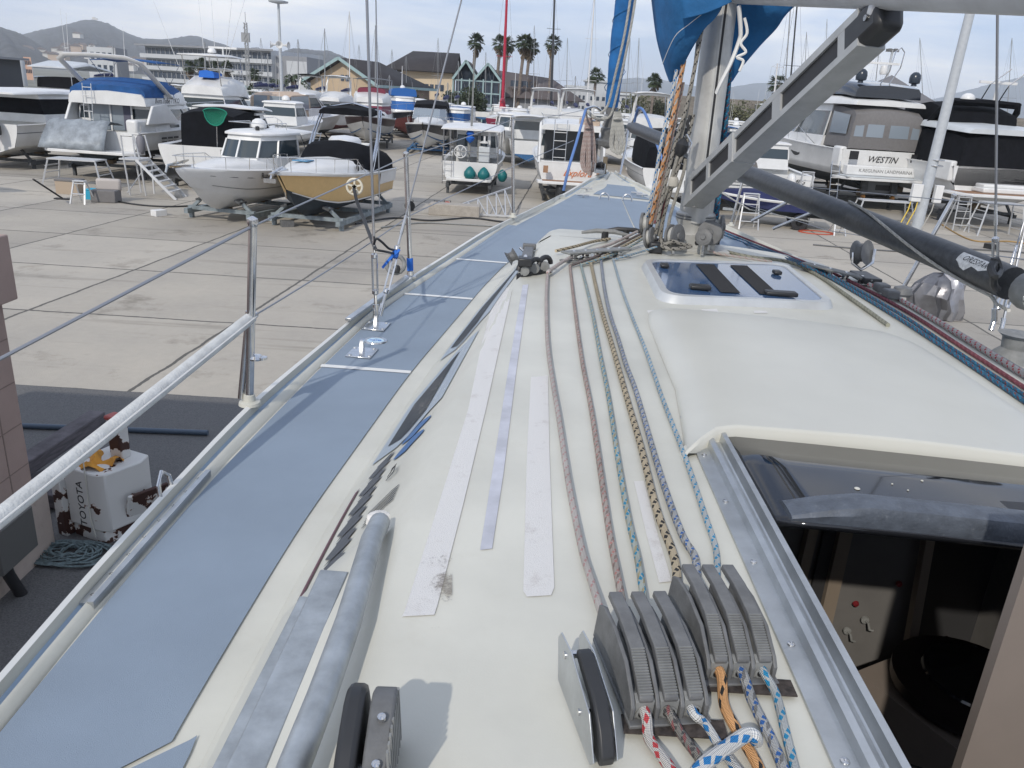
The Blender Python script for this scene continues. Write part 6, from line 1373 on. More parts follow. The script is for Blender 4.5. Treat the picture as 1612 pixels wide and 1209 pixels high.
MB().add([(-.012,1.15,T0+.62),(-.012,1.62,T0+.62),(.01,1.58,T0+1.55),(.01,1.18,T0+1.62)],[(0,1,2,3)],VIN).obj('clear_window', en); MB().add([(-.012,-1.25,T0+.62),(-.012,-1.66,T0+.62),(.01,-1.60,T0+1.55),(.01,-1.28,T0+1.62)],[(0,1,2,3)],VIN).obj('clear_window', en)
MB().add([(.5,1.785,T0+.7),(2.6,1.765,T0+.7),(2.6,1.71,T0+1.75),(.5,1.73,T0+1.6)],[(0,1,2,3)],VIN).obj('clear_window', en)
b.house('saloon', 3.2, 11, 3.7, T0, 2.05, rf=3.4, ra=-.2, win=(.25,.85)); b.shape('roof_moulding', [(.1,1.75,T0+2.08,T0+2.3,.3),(2,1.9,T0+2.1,T0+2.5,.3),(6,1.8,T0+2.1,T0+2.6,.3),(9,1.2,T0+2.0,T0+2.3,.4)], BW)
b.shape('dark_flybridge', [(.6,1.65,T0+2.45,T0+3.0,.35),(1.5,1.78,T0+2.55,T0+3.15,.3),(4,1.72,T0+2.6,T0+3.35,.3),(7,1.2,T0+2.5,T0+2.95,.4)], mat('gloss_black', (.012,.016,.024), .12, coat=.6))
for y in (1.35,-1.35): MB().lathe((1.0,y,T0+3.1),[(.14,0),(.12,.1),(.25,.14),(.27,.35),(.24,.52),(.12,.64),(0,.66)],mat('dark_dome',(.02,.03,.045),.25),18).obj('satellite_dome', b.e)
b.tube('mast_arch', [(1.2,.25,T0+3.1),(1.0,0,T0+3.7),(1.0,-.1,T0+4.6),(1.0,-.35,T0+4.8),(1.0,-.55,T0+4.6),(1.0,-.5,T0+3.9),(1.2,-.2,T0+3.1)], .03); MB().box((1.0,.35,T0+4.05),(.14,1.5,.10),BW).lathe((1,.3,T0+3.55),[(.16,0),(.2,.15),(.14,.4),(0,.42)],BW,14).obj('open_array_radar', b.e)
for u,h,l in ((.35,.70,1.8),(.55,.74,1.6)):
    rows=[[Vector((15*u+l*t, b.hb(u+l*t/15)*(lerp(.97,.86,u**3))+.03, b.top(u)-.55+.22*f*math.sin(math.pi*min(1,t*1.3+.12))**.5)) for f in (-1,1)] for t in [i/8 for i in range(9)]]; MB().loft(rows, BLACK).obj('hull_window', b.e)
b.rail(.25,.75,9); b.ladder(-.3,2.35,.1,2.3,.4,7,.5)
for y in (.75,-.75): MB().bar((-.35,y,1.5),(-.5,y,.8),.16,.3,DKST,(0,1,0)).lathe((-.55,y,.7),[(.05,-.1),(.1,0),(.08,.2),(0,.22)],mat('bronze_propeller',(.25,.13,.05),.5,.6),10,(1,0,0)).obj('stern_drive', b.e)
MB().box((-.15,-.2,1.15),(.3,1.5,.72),mat('engine_pod_grey',(.12,.13,.14),.5)).box((-.31,-.25,1.15),(.02,.75,.26),BLACK).obj('engine_pod', b.e, bevel=.05)
cradle(b, 'dark wooden and steel supports under the WESTIN cruiser', .08, .6, DKST, .7, h=.4)
# -- 10 large boat under black covers at the right
b = Boat('motor_boat', 'large white boat under tall black canvas covers with teak platform at the right edge', (21.6, 37.3), 93, 15, 5.0, 1.75, .85, .6, bot=BW, ov=1.1, cockpit=.2)
T0 = b.top(0); b.platform(1.7, 1.42, w=5.4, top=TEAK); MB().box((-.55,-.3,1.67),(.9,3.2,.22),BW).box((-.45,-.3,1.85),(.7,3.0,.16),BW).obj('sun_pad', b.e, bevel=.05)
b.shape('black_cover', [(.0,2.15,T0-.85,T0+1.35,.15),(.9,2.25,T0-.3,T0+1.5,.15),(4,2.2,T0-.1,T0+1.6,.2)], BCOV); b.shape('cover_slab', [(-.2,2.1,T0+1.42,T0+1.62,.3),(1,2.35,T0+1.5,T0+1.78,.3),(4,2.2,T0+1.6,T0+1.9,.3)], BWG)
b.shape('black_windscreen_cover', [(3.8,2.0,T0,T0+1.5,.2),(7,1.9,T0,T0+1.6,.3),(11,1.4,T0+.1,T0+.8,.4)], BCOV)
b.shape('flybridge_cover', [(2.5,1.7,T0+1.8,T0+2.3,.3),(4.5,1.8,T0+1.8,T0+2.8,.3),(7.5,1.4,T0+1.6,T0+2.6,.4),(9,1.0,T0+1.4,T0+1.7,.4)], BCOV)
b.arch(3.8,3.9,T0+1.6,T0+2.7,BCOV,1.1,.18); b.dome(2.8,.8,T0+2.75,.32); b.shape('arch_top', [(2.2,1.5,T0+2.75,T0+2.87,.3),(3.6,1.5,T0+2.8,T0+2.95,.3)], BCOV)
MB().box((3.0,-.6,T0+3.7),(.14,1.8,.12),BW).tube([(3,-.6,T0+2.9),(3,-.6,T0+3.7)],.06,BW,8).obj('open_array_radar', b.e)
for y in (-.2,-1.1): b.tube('antenna_frame', [(3.4,y,T0+2.9),(2.6,y+.2,T0+3.6),(2.4,y-.5,T0+4.3)], .03)
for sd in (-1,1): MB().box((.75,sd*2.25,T0-.25),(1.3,.3,.9),BW).obj('stern_quarter', b.e, bevel=.08)
cradle(b, 'supports under the big black covered boat at the right', .08, .6, DKST, .7, h=.4)
trestle((20.1,34.2,0), 1.5, .8, 1.35, 'aluminium trestle with side steps under the teak platform at the right')
stepladder(18.9, 34.6, 1.5, .7, 'step ladder leaning left of the trestle below the teak platform', 0, 5, 1)
# -- 11,12 boats seen under the pole
b = Boat('motor_boat', 'small white boat with dark name lettering between the navy cover and WESTIN', (12.4, 38.5), 92, 7.5, 2.7, 1.1, .55, .35, bot=AF, ov=.6, cockpit=.5)
T0 = b.top(0); text('MEG', frame((-.03,-.5,T0-.3),(0,-1,0),(0,0,1)), .3, BLACK, b.e, 'boat_name', .004, .4); b.house('pilothouse', 3.2, 5.6, 2.1, T0, 1.2, rf=.7); b.outboard(0, BW)
cradle(b, 'cradle under the small white boat beside WESTIN', .1, .6, DKST, .7)
b = Boat('motor_boat', 'white boat low behind the navy covered hull, its platform steps showing', (9.3, 36.3), 92, 8, 3.0, 1.05, .6, .35, bot=BW, ov=.6, cockpit=.4)
T0 = b.top(0); b.platform(.6, .85, w=2.6)
for i in range(4): MB().box((-.02,.0,.95+.14*i),(.03,2.2,.03),GREYS).obj('transom_line', b.e)
b.shape('grey_cover', [(.6,1.2,T0,T0+.6,.3),(2,1.3,T0,T0+.9,.3),(4,1.1,T0,T0+.7,.4)], GCOV)
cradle(b, 'cradle under the low white boat behind the navy hull', .1, .6, DKST, .7)
b = Boat('covered_boat', 'low boat wrapped in a navy blue cover, under the dark pole', (12.4, 32.6), 168, 4.3, 2.1, .65, .42, .15, side=NCOV, low=NCOV, bot=AF, ov=.4, cockpit=.3, inner=NCOV)
b.shape('navy_cover', [(0,1.0,.7,1.22,.5),(.9,1.08,.7,1.34,.6),(2.2,1.05,.7,1.42,.6),(3.4,.75,.8,1.36,.6),(4.5,.15,.95,1.24,.6)], NCOV)
tw = empty('launching_trolley', (12.4,32.6,0), math.radians(168), 'launching trolley with black tyres under the navy covered boat', 'trolley')
for y in (-.9,.9): MB().lathe((1.2,y,.32),[(.32,-.10),(.34,-.06),(.34,.06),(.32,.10),(.15,.10),(.15,-.10)],BLACK,18,(0,1,0)).obj('wheel', tw)
MB().bar((-.2,0,.5),(4.2,0,.5),.1,.1,GALV).bar((1.2,-.9,.45),(1.2,.9,.45),.08,.08,GALV).obj('frame', tw)
stepladder(1178, 362, 1.35, .75, 'white step ladder below the navy covered boat', n=4); stepladder(1262, 352, 2.1, .6, 'tall white ladder between the navy cover and WESTIN', n=7); stepladder(1322, 372, .5, .45, 'tiny white step with orange tags near the red hose', n=2)
trestle(PZ(1385, 352, 0), 2.2, .7, 1.0, 'low aluminium staging below the WESTIN stern drive')
hs_ = [PZ(1285,366,.03)+Vector((.7*math.cos(a*.5)*(1-.002*a),.45*math.sin(a*.5),.0)) for a in range(60)]; tag(MB().tube(hs_,.025,mat('red_hose',(.42,.07,.03),.6),5).obj('hose'), 'coiled red hose on the concrete right of the ladders', 'hose')
# light pole with white switch boxes
lp = empty('light_pole', PZ(1436,388,0), 0, 'pale grey tapered pole with white switch boxes, standing right of WESTIN', 'lamp post'); PP = mat('pole_paint', (.42,.45,.48), .5, noise=.08)
pb_ = lp.location; tp_ = PY(1547, -60, pb_.y)-pb_; MB().tube([(0,0,0), tp_], [.20,.145], PP, 14).obj('pole', lp)
for x,z,w in ((-.36,1.95,.36),(.42,1.95,.28)): MB().box((x,-.12,z),(w,.2,.62),BW).obj('switch_box', lp, bevel=.02); 
for x in (-.5,-.25,.35): MB().tube([(x,-.15,1.65),(x-.05,-.2,1.35),(x-.25,-.3,.9),(x-.6,-.5,.2)],.02,mat('yellow_plug',(.6,.42,.03),.5) if x<0 else ROPEG,6).obj('cable', lp)
for z in (2.9,3.1): MB().lathe((.05*z,0,z),[(.26,0),(.27,.02),(.26,.04)],STEEL,14).obj('strap', lp)
# -- middle distance, bows towards us
b = Boat('motor_boat', 'black hulled bow rider with white deck and dark canvas top, bow towards us', (-7.5, 66.0), -88, 9, 3.3, 1.45, .45, .4, side=NAVY, low=BW, bot=BW, band=NAVY, ov=1.0, cockpit=.35, bandf=(.35,.40))
T0=b.top(.4); b.stripe(0,.97,.0,.08,AFB); b.shape('foredeck_moulding',[(3.5,1.3,T0-.1,T0+.55,.7),(6,.95,T0,T0+.55,.7),(8,.4,T0+.1,T0+.4,.8),(9,.1,T0+.2,T0+.25,.8)],BW); b.windscreen(2.6,5.2,2.7,T0+.4,.75,VIN); b.shape('dark_canvas_top',[(.5,1.3,T0+.2,T0+1.4,.3),(2.2,1.35,T0+.7,T0+1.7,.3),(3.6,1.25,T0+1.2,T0+1.4,.3)],BCOV); b.rail(.5,.5,6); MB().lathe((6,1.9,1.6),[(0,-.5),(.2,-.4),(.25,0),(.2,.4),(0,.5)],BLACKP,10).obj('fender', b.e)
cradle(b, 'blue padded trailer cradle under the black hulled bow rider', .1,.75,AFB,.8)
b = Boat('motor_boat', 'white flybridge boat with maroon windscreen covers and a brown hull', (-12.9, 70.0), -84, 11, 3.6, 1.5, .5, .5, side=DBR, low=BW, bot=BW, band=DBR, ov=1.2, cockpit=.2, bandf=(.5,.55))
T0=b.top(.4); b.stripe(0,.95,.0,.06,AFB); b.shape('foredeck_moulding',[(6,1.4,T0-.1,T0+.6,.7),(8.5,.9,T0,T0+.6,.7),(10.5,.3,T0+.2,T0+.35,.8)],BW); b.house('saloon',1.5,8.0,3.0,T0-.1,1.2,rf=2.2,win=(.35,.85),wm=MARC,post=False); b.shape('flybridge',[(1.5,1.4,b.zr-.1,b.zr+.5,.4),(4,1.45,b.zr-.1,b.zr+.7,.4),(6,1.0,b.zr-.1,b.zr+.3,.5)],BW); b.shape('maroon_cover',[(2,1.2,b.zr+.5,b.zr+1.0,.4),(4.4,1.1,b.zr+.5,b.zr+.95,.4)],MARC); b.bimini(1.0,4.5,2.8,b.zr+1.6,GREYS,b.zr+.5); b.rail(.3,.55,8)
cradle(b, 'dark steel stand under the maroon and white flybridge boat', .1,.7,DKST,.8,h=.5)
b = Boat('motor_boat', 'dark hulled trawler with blue covers, right of the maroon flybridge boat', (-13.2, 84.0), -75, 10, 3.4, 1.5, .5, .6, side=NAVY, low=AFR, bot=AFR, band=NAVY, ov=1.2, cockpit=.3, bandf=(.5,.55))
T0=b.top(.3); b.house('pilothouse',2.2,6.0,2.6,T0,1.5,rf=.6,win=(.3,.8),wm=mat('blue_cover_bright',(.012,.10,.33),.7),post=False); b.shape('blue_flybridge',[(2,1.2,b.zr,b.zr+.6,.4),(5,1.2,b.zr,b.zr+.7,.4)],MATS['blue_cover_bright']); b.aerial(3.1,0,b.zr+.5,2.2,0,0,.06,'light_mast'); b.dome(3.6,0,b.zr+.65,.25); b.rail(.4,.6,6)
cradle(b, 'stand under the dark hulled trawler', .1,.7,DKST,.8)
b = Boat('motor_boat', 'white pilothouse boat with rounded windows, bow towards us behind the fishing boat', (-.9, 62.0), -94, 8, 2.9, 1.25, .6, .4, bot=BW, ov=.8, cockpit=.3)
T0=b.top(.4); b.house('pilothouse',1.6,5.4,2.4,T0,1.2,rf=.7,win=(.35,.88)); b.stripe(.0,.98,.62,.65,GREYS); text('NISHIMAR', frame((6.6,-.9,T0-.25),(-.85,-.5,0),(0,0,1)),.3,BLACK,b.e,'boat_name',.004,.2); b.tube('roof_rail',[(2,.9,b.zr),(2,.9,b.zr+.3),(4,.9,b.zr+.3),(4,-.9,b.zr+.3),(2,-.9,b.zr+.3),(2,-.9,b.zr)],.03); b.rail(.5,.5,6); b.aerial(3,0,b.zr,2.6,0,0,.04,'light_mast')
cradle(b, 'blue grey stand under the rounded pilothouse boat', .1,.75,STR,.8,h=.5)
b = Boat('motor_boat', 'small white open boat lying behind the sand yellow cruiser tower', (-10.2, 47.5), -84, 6, 2.3, .9, .4, .3, bot=BW, ov=.5, cockpit=.5)
T0=b.top(0); b.outboard(0,BW); b.shape('foredeck_moulding',[(3,.9,T0,T0+.5,.7),(5,.4,T0+.1,T0+.4,.7)],BW)
cradle(b, 'stand under the small white open boat', .1,.7,DKST,.8)
b = Boat('motor_boat', 'express cruiser with a tan canvas and vinyl enclosure, stern to us', (-18.6, 59.0), 78, 11, 3.7, 1.35, .5, .5, bot=AF, ov=1, cockpit=.3)
T0=b.top(0); e_=b.shape('tan_enclosure',[(.2,1.5,T0-.3,T0+1.5,.2),(1.0,1.6,T0-.1,T0+1.75,.25),(3.5,1.6,T0,T0+1.8,.3)],TCOV)
for y0,y1 in ((.1,1.2),(-.1,-1.2)): MB().add([(.17,y0,T0+.5),(.17,y1,T0+.5),(.20,y1*.95,T0+1.5),(.20,y0,T0+1.5)],[(0,1,2,3)],VIN).obj('clear_window',e_)
MB().add([(.6,-1.58,T0+.6),(3.2,-1.62,T0+.6),(3.2,-1.57,T0+1.6),(.6,-1.52,T0+1.5)],[(0,1,2,3)],VIN).obj('clear_window',e_); b.house('saloon',3.2,8.5,3.3,T0,1.65,rf=3.0,ra=-.2,win=(.45,.9)); b.platform(.8); b.rail(.4,.6,7)
cradle(b, 'stand under the tan canvas express cruiser', .1,.6,DKST,.8)
# bigger boats behind the left cluster
b = Boat('motor_boat', 'sport fisher with a tall open tower and beige cushions, behind the blue canvas cruiser', (-21.6, 51.0), 82, 12.5, 4.1, 1.5, .75, .6, bot=AF, ov=1.2, cockpit=.28)
T0=b.top(0); b.house('saloon',3.4,9.0,3.5,T0,1.5,rf=1.8,ra=0,win=(.38,.85)); zt=b.zr; b.shape('flybridge',[(3.2,1.6,zt-.1,zt+.5,.4),(5,1.75,zt-.1,zt+1.25,.4),(7.0,1.5,zt-.2,zt+1.0,.5),(8.6,.9,zt-.4,zt-.1,.5)],BW)
b.shape('blue_seat_cover',[(4,.6,zt+1.1,zt+1.6,.5),(5.2,.6,zt+1.1,zt+1.5,.5)],BLUEC2); b.shape('hardtop',[(2.8,1.5,zt+2.6,zt+2.68,.3),(5,1.6,zt+2.65,zt+2.8,.3),(7,1.4,zt+2.6,zt+2.7,.3)],BW)
for x,y in ((3.2,1.4),(3.2,-1.4),(6.8,1.3),(6.8,-1.3)): b.tube('tower_leg',[(x+.3,y,zt+.3),(x,y*.95,zt+2.65)],.04)
for h_ in (.9,1.5): b.tube('tower_rail',[(3.3,1.4,zt+.3+h_),(6.9,1.35,zt+.3+h_),(6.9,-1.35,zt+.3+h_),(3.3,-1.4,zt+.3+h_)],.025)
b.dome(5,0,zt+2.85,.3); MB().box((5.5,-.6,zt+3.3),(.14,2.2,.14),BW).tube([(5.5,-.6,zt+2.8),(5.5,-.6,zt+3.25)],.06,BW,6).obj('open_array_radar',b.e)
for x,y,dx,dy,h_ in ((3.5,1.6,-.6,1.9,6.5),(3.5,-1.6,-.6,-1.5,6.5),(4.5,-.5,0,0,4),(6,1.2,.3,.3,4),(4,-1.2,-.2,-2.6,6.5)): b.aerial(x,y,zt+1.2 if h_>5 else zt+3.2,h_,dx,dy,.022,'outrigger' if h_>5 else 'whip_aerial')
b.rail(.45,.6,6); b.e.scale = (.9,.9,.86); cradle(b, 'stand under the tall sport fisher', .1,.6,DKST,.8)
b = Boat('motor_boat', 'white cruiser with a curved pale awning and dark windscreen, far left background', (-30.5, 50.5), 80, 13, 4.2, 1.5, .6, .5, bot=AF, ov=1.2, cockpit=.2)
T0=b.top(0); b.house('saloon',3,10,3.7,T0,1.2,rf=2.6,win=(.3,.8)); zt=b.zr; b.shape('flybridge',[(3,1.6,zt-.1,zt+.8,.3),(5.5,1.7,zt-.1,zt+1.0,.3),(8,1.2,zt-.2,zt+.2,.5)],BW); b.shape('dark_flybridge_band',[(2.8,1.66,zt+.35,zt+1.15,.3),(5.2,1.72,zt+.8,zt+1.15,.3)],BCOV); b.shape('pale_awning',[(2,1.6,zt+1.8,zt+1.88,.6),(4,1.8,zt+2.1,zt+2.35,.6),(6.8,1.5,zt+1.7,zt+1.9,.6)],BWG)
for x,y in ((2.4,1.5),(2.4,-1.5),(6,1.4),(6,-1.4)): b.tube('awning_pole',[(x,y,zt+.6),(x,y,zt+2.0)],.03)
b.rail(.35,.7,8); b.aerial(4,0,zt+2.7,3.4,0,0,.02); b.e.scale = (.9,.9,.82); cradle(b, 'stand under the far left awning cruiser', .1,.6,DKST,.8)
# -- further rows: simpler boats, one of each kind then copied
def simple(kind):
    col = {'a': (BW,BW,WIN), 'b': (BW,AFB,WIN), 'c': (NAVY,BW,BCOV), 'd': (BW,BW,BLCOV), 'e': (BW,AF,VIN), 'f': (BW,AFR,WIN)}[kind]
    b = Boat('motor_boat', 'x', (0,0), 0, 9 if kind in 'acf' else 7.5, 3.1 if kind in 'acf' else 2.6, 1.25, .5, .4, side=col[0], low=col[0], bot=col[1], ov=.8, cockpit=.35)
    T0=b.top(0)
    if kind in 'ae': b.house('pilothouse',2.6,6.0,2.3,T0,1.3,rf=1.0,wm=col[2]); b.dome(3.8,0,b.zr,.25); b.aerial(4,.5,b.zr,2.5)
    if kind in 'bd': b.house('pilothouse',2.2,4.9,2.1,T0,1.35,rf=.6,wm=col[2],post=kind=='b'); b.bimini(.2,2.2,2.2,b.zr-.05,BLCOV if kind=='d' else BW,T0); b.aerial(3,-.5,b.zr,2)
    if kind in 'cf': b.house('saloon',2.0,7.0,2.7,T0,1.15,rf=1.7,wm=col[2]); b.shape('flybridge',[(2,1.2,b.zr-.1,b.zr+.5,.4),(4,1.25,b.zr-.1,b.zr+.7,.4),(6,.9,b.zr-.1,b.zr+.2,.5)],BW); b.arch(3,2.3,b.zr,b.zr+1.9,BW,.5,.09); b.bimini(2.2,4.4,2.3,b.zr+2.0,(BCOV if kind=='c' else BW),b.zr+.3); b.aerial(2.6,.8,b.zr+1.9,2)
    b.rail(.45,.5,6); return b.e
base = {k: simple(k) for k in 'abcdef'}; used_k = set()
def place(kind, px, dist, head, label, sc=1):
    o = base[kind] if kind not in used_k else copy_tree(base[kind]); used_k.add(kind)
    p = PY(px, 150, dist); o.location = (p.x, dist, 0); o.rotation_euler = (0,0,math.radians(head)); o.scale = (sc,)*3
    o['label'] = label; o['category'] = 'motor boat'; o['group'] = 'motor boats in the further rows'
PL = [('a',412,50,85,'dark windowed white cruiser behind the black enclosure boat'),('e',350,60,88,'white boat left of the dark windowed cruiser'),('f',330,75,85,'white flybridge boat below the long white building'),('b',395,85,80,'small boat with blue bottom below the lamp post'),('c',505,82,-95,'dark hulled flybridge boat in front of the tan gable'),('f',545,80,-92,'white flybridge boat right of the dark hulled one'),
 ('b',700,88,-90,'small white boat under the first palm'),('e',735,84,-90,'white boat left of the round windowed pilothouse'),('d',728,68,-92,'blue canopy boat behind the black bow rider'),('a',820,84,-90,'white boat below the red furled mast'),('f',860,66,90,'white flybridge boat, stern to us, behind the orange lettered one'),('b',838,52,92,'small boat with dark outboard beside the orange lettered boat'),
 ('f',915,56,91,'hard topped flybridge boat above the pink rope coil'),('a',985,60,90,'white boat behind the furled headsail'),('f',1040,52,92,'white flybridge boat between headsail and mast'),('d',1150,56,92,'royal blue covered boat right of the mast'),('a',1190,60,92,'white boat right of the royal blue covered one'),('e',1240,50,92,'white boat behind the upper vang'),('c',1290,58,93,'dark hulled boat behind the grey tent'),
 ('f',1450,62,93,'white flybridge boat between WESTIN and the black covered boat'),('a',1530,70,93,'white boat behind the pale pole'),('e',1590,60,93,'white boat above the big black cover at the right'),('b',268,95,80,'small boat in the row before the offices'),('a',180,82,80,'white boat left of the outriggers, far row'),
 ('e',460,100,85,'white boat below the date palm'),('a',600,104,-90,'white boat in front of the tan clubhouse wall'),('b',660,110,-90,'small boat below the clubhouse roof'),('e',900,95,90,'white boat left of the small palm'),('a',945,90,90,'white boat below the white sheds'),('e',1010,85,91,'white boat right of the headsail, far row'),('b',1085,80,91,'small boat beside the mast, far row'),('a',1180,90,91,'white boat before the sea wall hedge'),('f',1230,85,92,'white flybridge boat before the sea wall'),('b',1110,60,91,'small boat hidden behind the mast lines'),
 ('a',870,110,90,'white boat below the dark twin palms'),('e',790,112,-90,'white boat beneath the twin palms'),('e',1400,78,93,'white boat behind the WESTIN domes'),('b',1500,95,93,'small boat far behind the pale pole')]
for q in PL: place(*q)

# loose gear on the concrete
def cable(pts, r, m_, label, name='cable', cat='cable'):
    tag(MB().tube(spline([PZ(x, y, r+.012) for x, y in pts], 8), r, m_, 5).obj(name), label, cat, 'cables and hoses lying on the yard')
cable([(560,352),(620,343),(680,347),(740,343),(800,350),(830,347)], .035, BLACKP, 'black cable lying across the yard below the teal fender boat')
cable([(600,358),(660,351),(720,353),(790,357)], .03, GREYP2, 'grey hose lying just in front of the black cable')
cable([(120,300),(190,318),(260,325),(330,322)], .03, BLACKP, 'dark cable trailing in front of the boarding stairs')
cable([(1480,352),(1530,378),(1590,380),(1640,388)], .03, mat('ochre_cable', (.35,.22,.08), .7), 'ochre cable below the teak platform at the right')
cable([(1280,385),(1360,392),(1440,396),(1520,392),(1620,398)], .03, GREYP, 'thin dark cable crossing the yard beyond the pole')
gw = empty('gangway', PZ(712,338,0), 0, 'folded aluminium lattice gangway lying before the teal fender boat', 'gangway'); o_ = PZ(712,338,0); q1 = PZ(806,322,.0)-o_; q2 = PZ(812,345,0)-o_
gm = MB(); A_ = Vector((.2,0,.35)); B_ = q1+Vector((0,0,.75)); C_ = q2*.98+Vector((0,0,.1)); D_ = Vector((.3,-.2,.1))
gm.bar(A_,B_,.06,.06,ALW).bar(D_,C_,.06,.06,ALW).bar(B_,C_,.05,.05,ALW).bar(A_,D_,.05,.05,ALW)
for i in range(7): t=i/6.; gm.bar(A_.lerp(B_,t),D_.lerp(C_,t),.035,.035,ALW); gm.bar(A_.lerp(B_,t),D_.lerp(C_,min(1,t+.16)),.03,.03,ALW)
gm.obj('truss', gw)
tag(MB().box(PZ(716,330,.22),(1.9,.7,.42), mat('concrete_block',(.36,.33,.29),.9,noise=.15)).obj('concrete_block', None, bevel=.03), 'long pale concrete block lying behind the cable reels', 'concrete block')
for i,(x_,y_,c_) in enumerate(((905,345,'cardboard'),(452,352,'small'),(250,335,'white'),(1395,365,'grey'),(1560,388,'dark'))):
    tag(MB().box(PZ(x_,y_,.1),(.4,.3,.2), (TEAK,GREYP,BW,GREYP2,BLACKP)[i], Matrix.Rotation(.5*i,3,'Z')).obj('wood_block' if i==0 else 'small_box', None, bevel=.01), ('brown wood block on the yard left of our bow','grey box beside the cradle of the sand yellow cruiser','small white box at the foot of the boarding stairs','pale grey box under the WESTIN cruiser','dark box by the trestle at the right')[i], 'box')
# ---------------------------------------------------------------- hauled out sailing yachts with masts
MG = mat('mast_grey', (.28,.29,.30), .5, .3); MW = mat('mast_white', (.62,.62,.62), .4); MD = mat('mast_dark', (.03,.033,.04), .4)
def hz(x): return 150-(806-x)*.063
def ytop(px, py, d): return PY(px, py, d).z
def yacht_ashore(px, top, d, m_, label, r=.07, head=90, sp=2, full=True, dx=0, furl=None, hm=None, frac=(.45,.72)):
    base_p = PY(px, hz(px), d); zt = ytop(px+dx, top, d); e = empty('sailing_yacht_ashore', (base_p.x, d, 0), math.radians(head), label, 'sailing yacht', 'sailing yachts ashore')
    b = Boat.__new__(Boat)
    bb = Boat('tmp', 'x', (base_p.x, d), head, 8.5, 2.8, 1.0, 1.1, .3, side=hm or BW, low=hm or BW, bot=AFB, ov=.8, cockpit=.25)
    for ch in list(bb.e.children): ch.parent = e; ch.location.x -= 4.6
    bpy.data.objects.remove(bb.e)
    MB().bar((-3.2,0,.7),(1.0,0,.7),.25,1.3,AFB).obj('keel', e); MB().box((-1,0,2.85),(2.8,1.5,.4),BW).obj('coachroof', e, bevel=.08)
    ddx = PY(px+dx, top, d).x-base_p.x
    mx0 = Vector((0, 0, 2.3)); tip = Matrix.Rotation(-math.radians(head), 3, 'Z') @ Vector((ddx, 0, zt)); 
    mo = MB().tube([mx0, tip], [r, r*.75], m_, 8).obj('mast', e); mv = tip-mx0
    for f in frac[:sp]:
        c = mx0+mv*f; w_ = 1.0-.4*f; MB().tube([c+Vector((-.25,w_,0)), c, c+Vector((-.25,-w_,0))], .022, m_, 5).obj('spreader', mo)
    for sd in (-1,1):
        c = mx0+mv*frac[0]; w_ = 1.0-.4*frac[0]; MB().tube([Vector((-.2,sd*1.35,2.4)), c+Vector((-.25,sd*w_,0)), tip], .009, MG, 4).obj('shroud', mo)
    MB().tube([Vector((4.2,0,2.9)), tip], .009, MG, 4).obj('forestay', mo); MB().tube([Vector((-4.5,0,2.5)), tip], .008, MG, 4).obj('backstay', mo)
    MB().bar((-.1,0,3.7),(-3.6,0,3.6),.14,.16,m_).obj('boom', e); MB().tube([(-.3,0,3.9),(-1.8,0,3.86),(-3.4,0,3.75)],[.2,.17,.1],NCOV if hm is None else furl or NCOV,8).obj('sail_bundle', e)
    if furl: MB().tube([Vector((.25,.0,2.9)), mx0+mv*.12+Vector((.22,0,0)), tip], [.42,.17,.11], furl, 10).obj('furled_sail', e)
    return e
for px_9, tp_9, d_9, lb_9 in ((412,60,120,'thin masted yacht directly left of the lattice mast, further back'),(447,96,92,'short masted yacht right behind the lamp post base'),(566,70,125,'thin masted yacht behind the gable apex'),(640,88,118,'thin masted yacht before the marina hall'),(690,60,125,'slim masted yacht over the marina hall roof'),(722,96,92,'short masted yacht below the first tall palm'),(765,82,115,'thin masted yacht between the first palm and the red sail'),(841,40,120,'slim masted yacht beside the leafless tree'),(893,60,118,'slim masted yacht between the dark mast and the pale mast'),(1268,50,105,'thin masted yacht at the upper end of the vang'),(1590,60,100,'thin masted yacht at the far right'),(1300,30,130,'very thin mast behind the vang head')):
    yacht_ashore(px_9, tp_9, d_9, MG, lb_9, .05, 89, 1 if tp_9 < 65 else 0, dx=(806-px_9)*-.004)
RF = mat('red_sail_cover', (.42,.02,.05), .7, noise=.15)
yacht_ashore(792, -60, 88, RF, 'yacht with a thick red furled sail standing up its mast and a maroon hull', .10, 88, 1, dx=8, furl=RF, hm=mat('hull_maroon', (.20,.02,.05), .3), frac=(.40,.7))
yacht_ashore(869, -30, 95, MD, 'yacht with a thick dark mast and two pairs of spreaders in front of the palms', .14, 92, 2, dx=5, frac=(.28,.66))
yacht_ashore(925, -20, 100, MW, 'yacht with a pale mast left of the blue furled headsail', .10, 90, 2, dx=12, frac=(.30,.62))
yacht_ashore(178, 72, 90, MG, 'yacht with a short grey mast at the far left, left of the outriggers', .08, 85, 0)
yacht_ashore(322, 66, 100, MG, 'yacht with a bare grey mast left of the lattice tower', .11, 85, 1)
yacht_ashore(376, 112, 80, MG, 'short masted yacht, first of two left of the lamp post', .07, 86, 0); yacht_ashore(421, 85, 84, MG, 'taller masted yacht just left of the lamp post', .07, 86, 0); yacht_ashore(434, 92, 90, MG, 'yacht whose mast stands closest to the lamp post', .06, 86, 0)
yacht_ashore(469, 62, 86, MG, 'yacht with a mast just right of the lamp post', .07, 86, 0); yacht_ashore(511, 45, 96, MG, 'yacht with a thin mast at the left corner of the tan clubhouse', .07, 88, 0); yacht_ashore(550, 18, 92, MW, 'yacht with a tall pale mast in front of the tan gable', .07, 88, 0)
yacht_ashore(591, 40, 100, MG, 'yacht with a thin dark mast at the right side of the tan gable', .08, 88, 1, frac=(.25,.6))
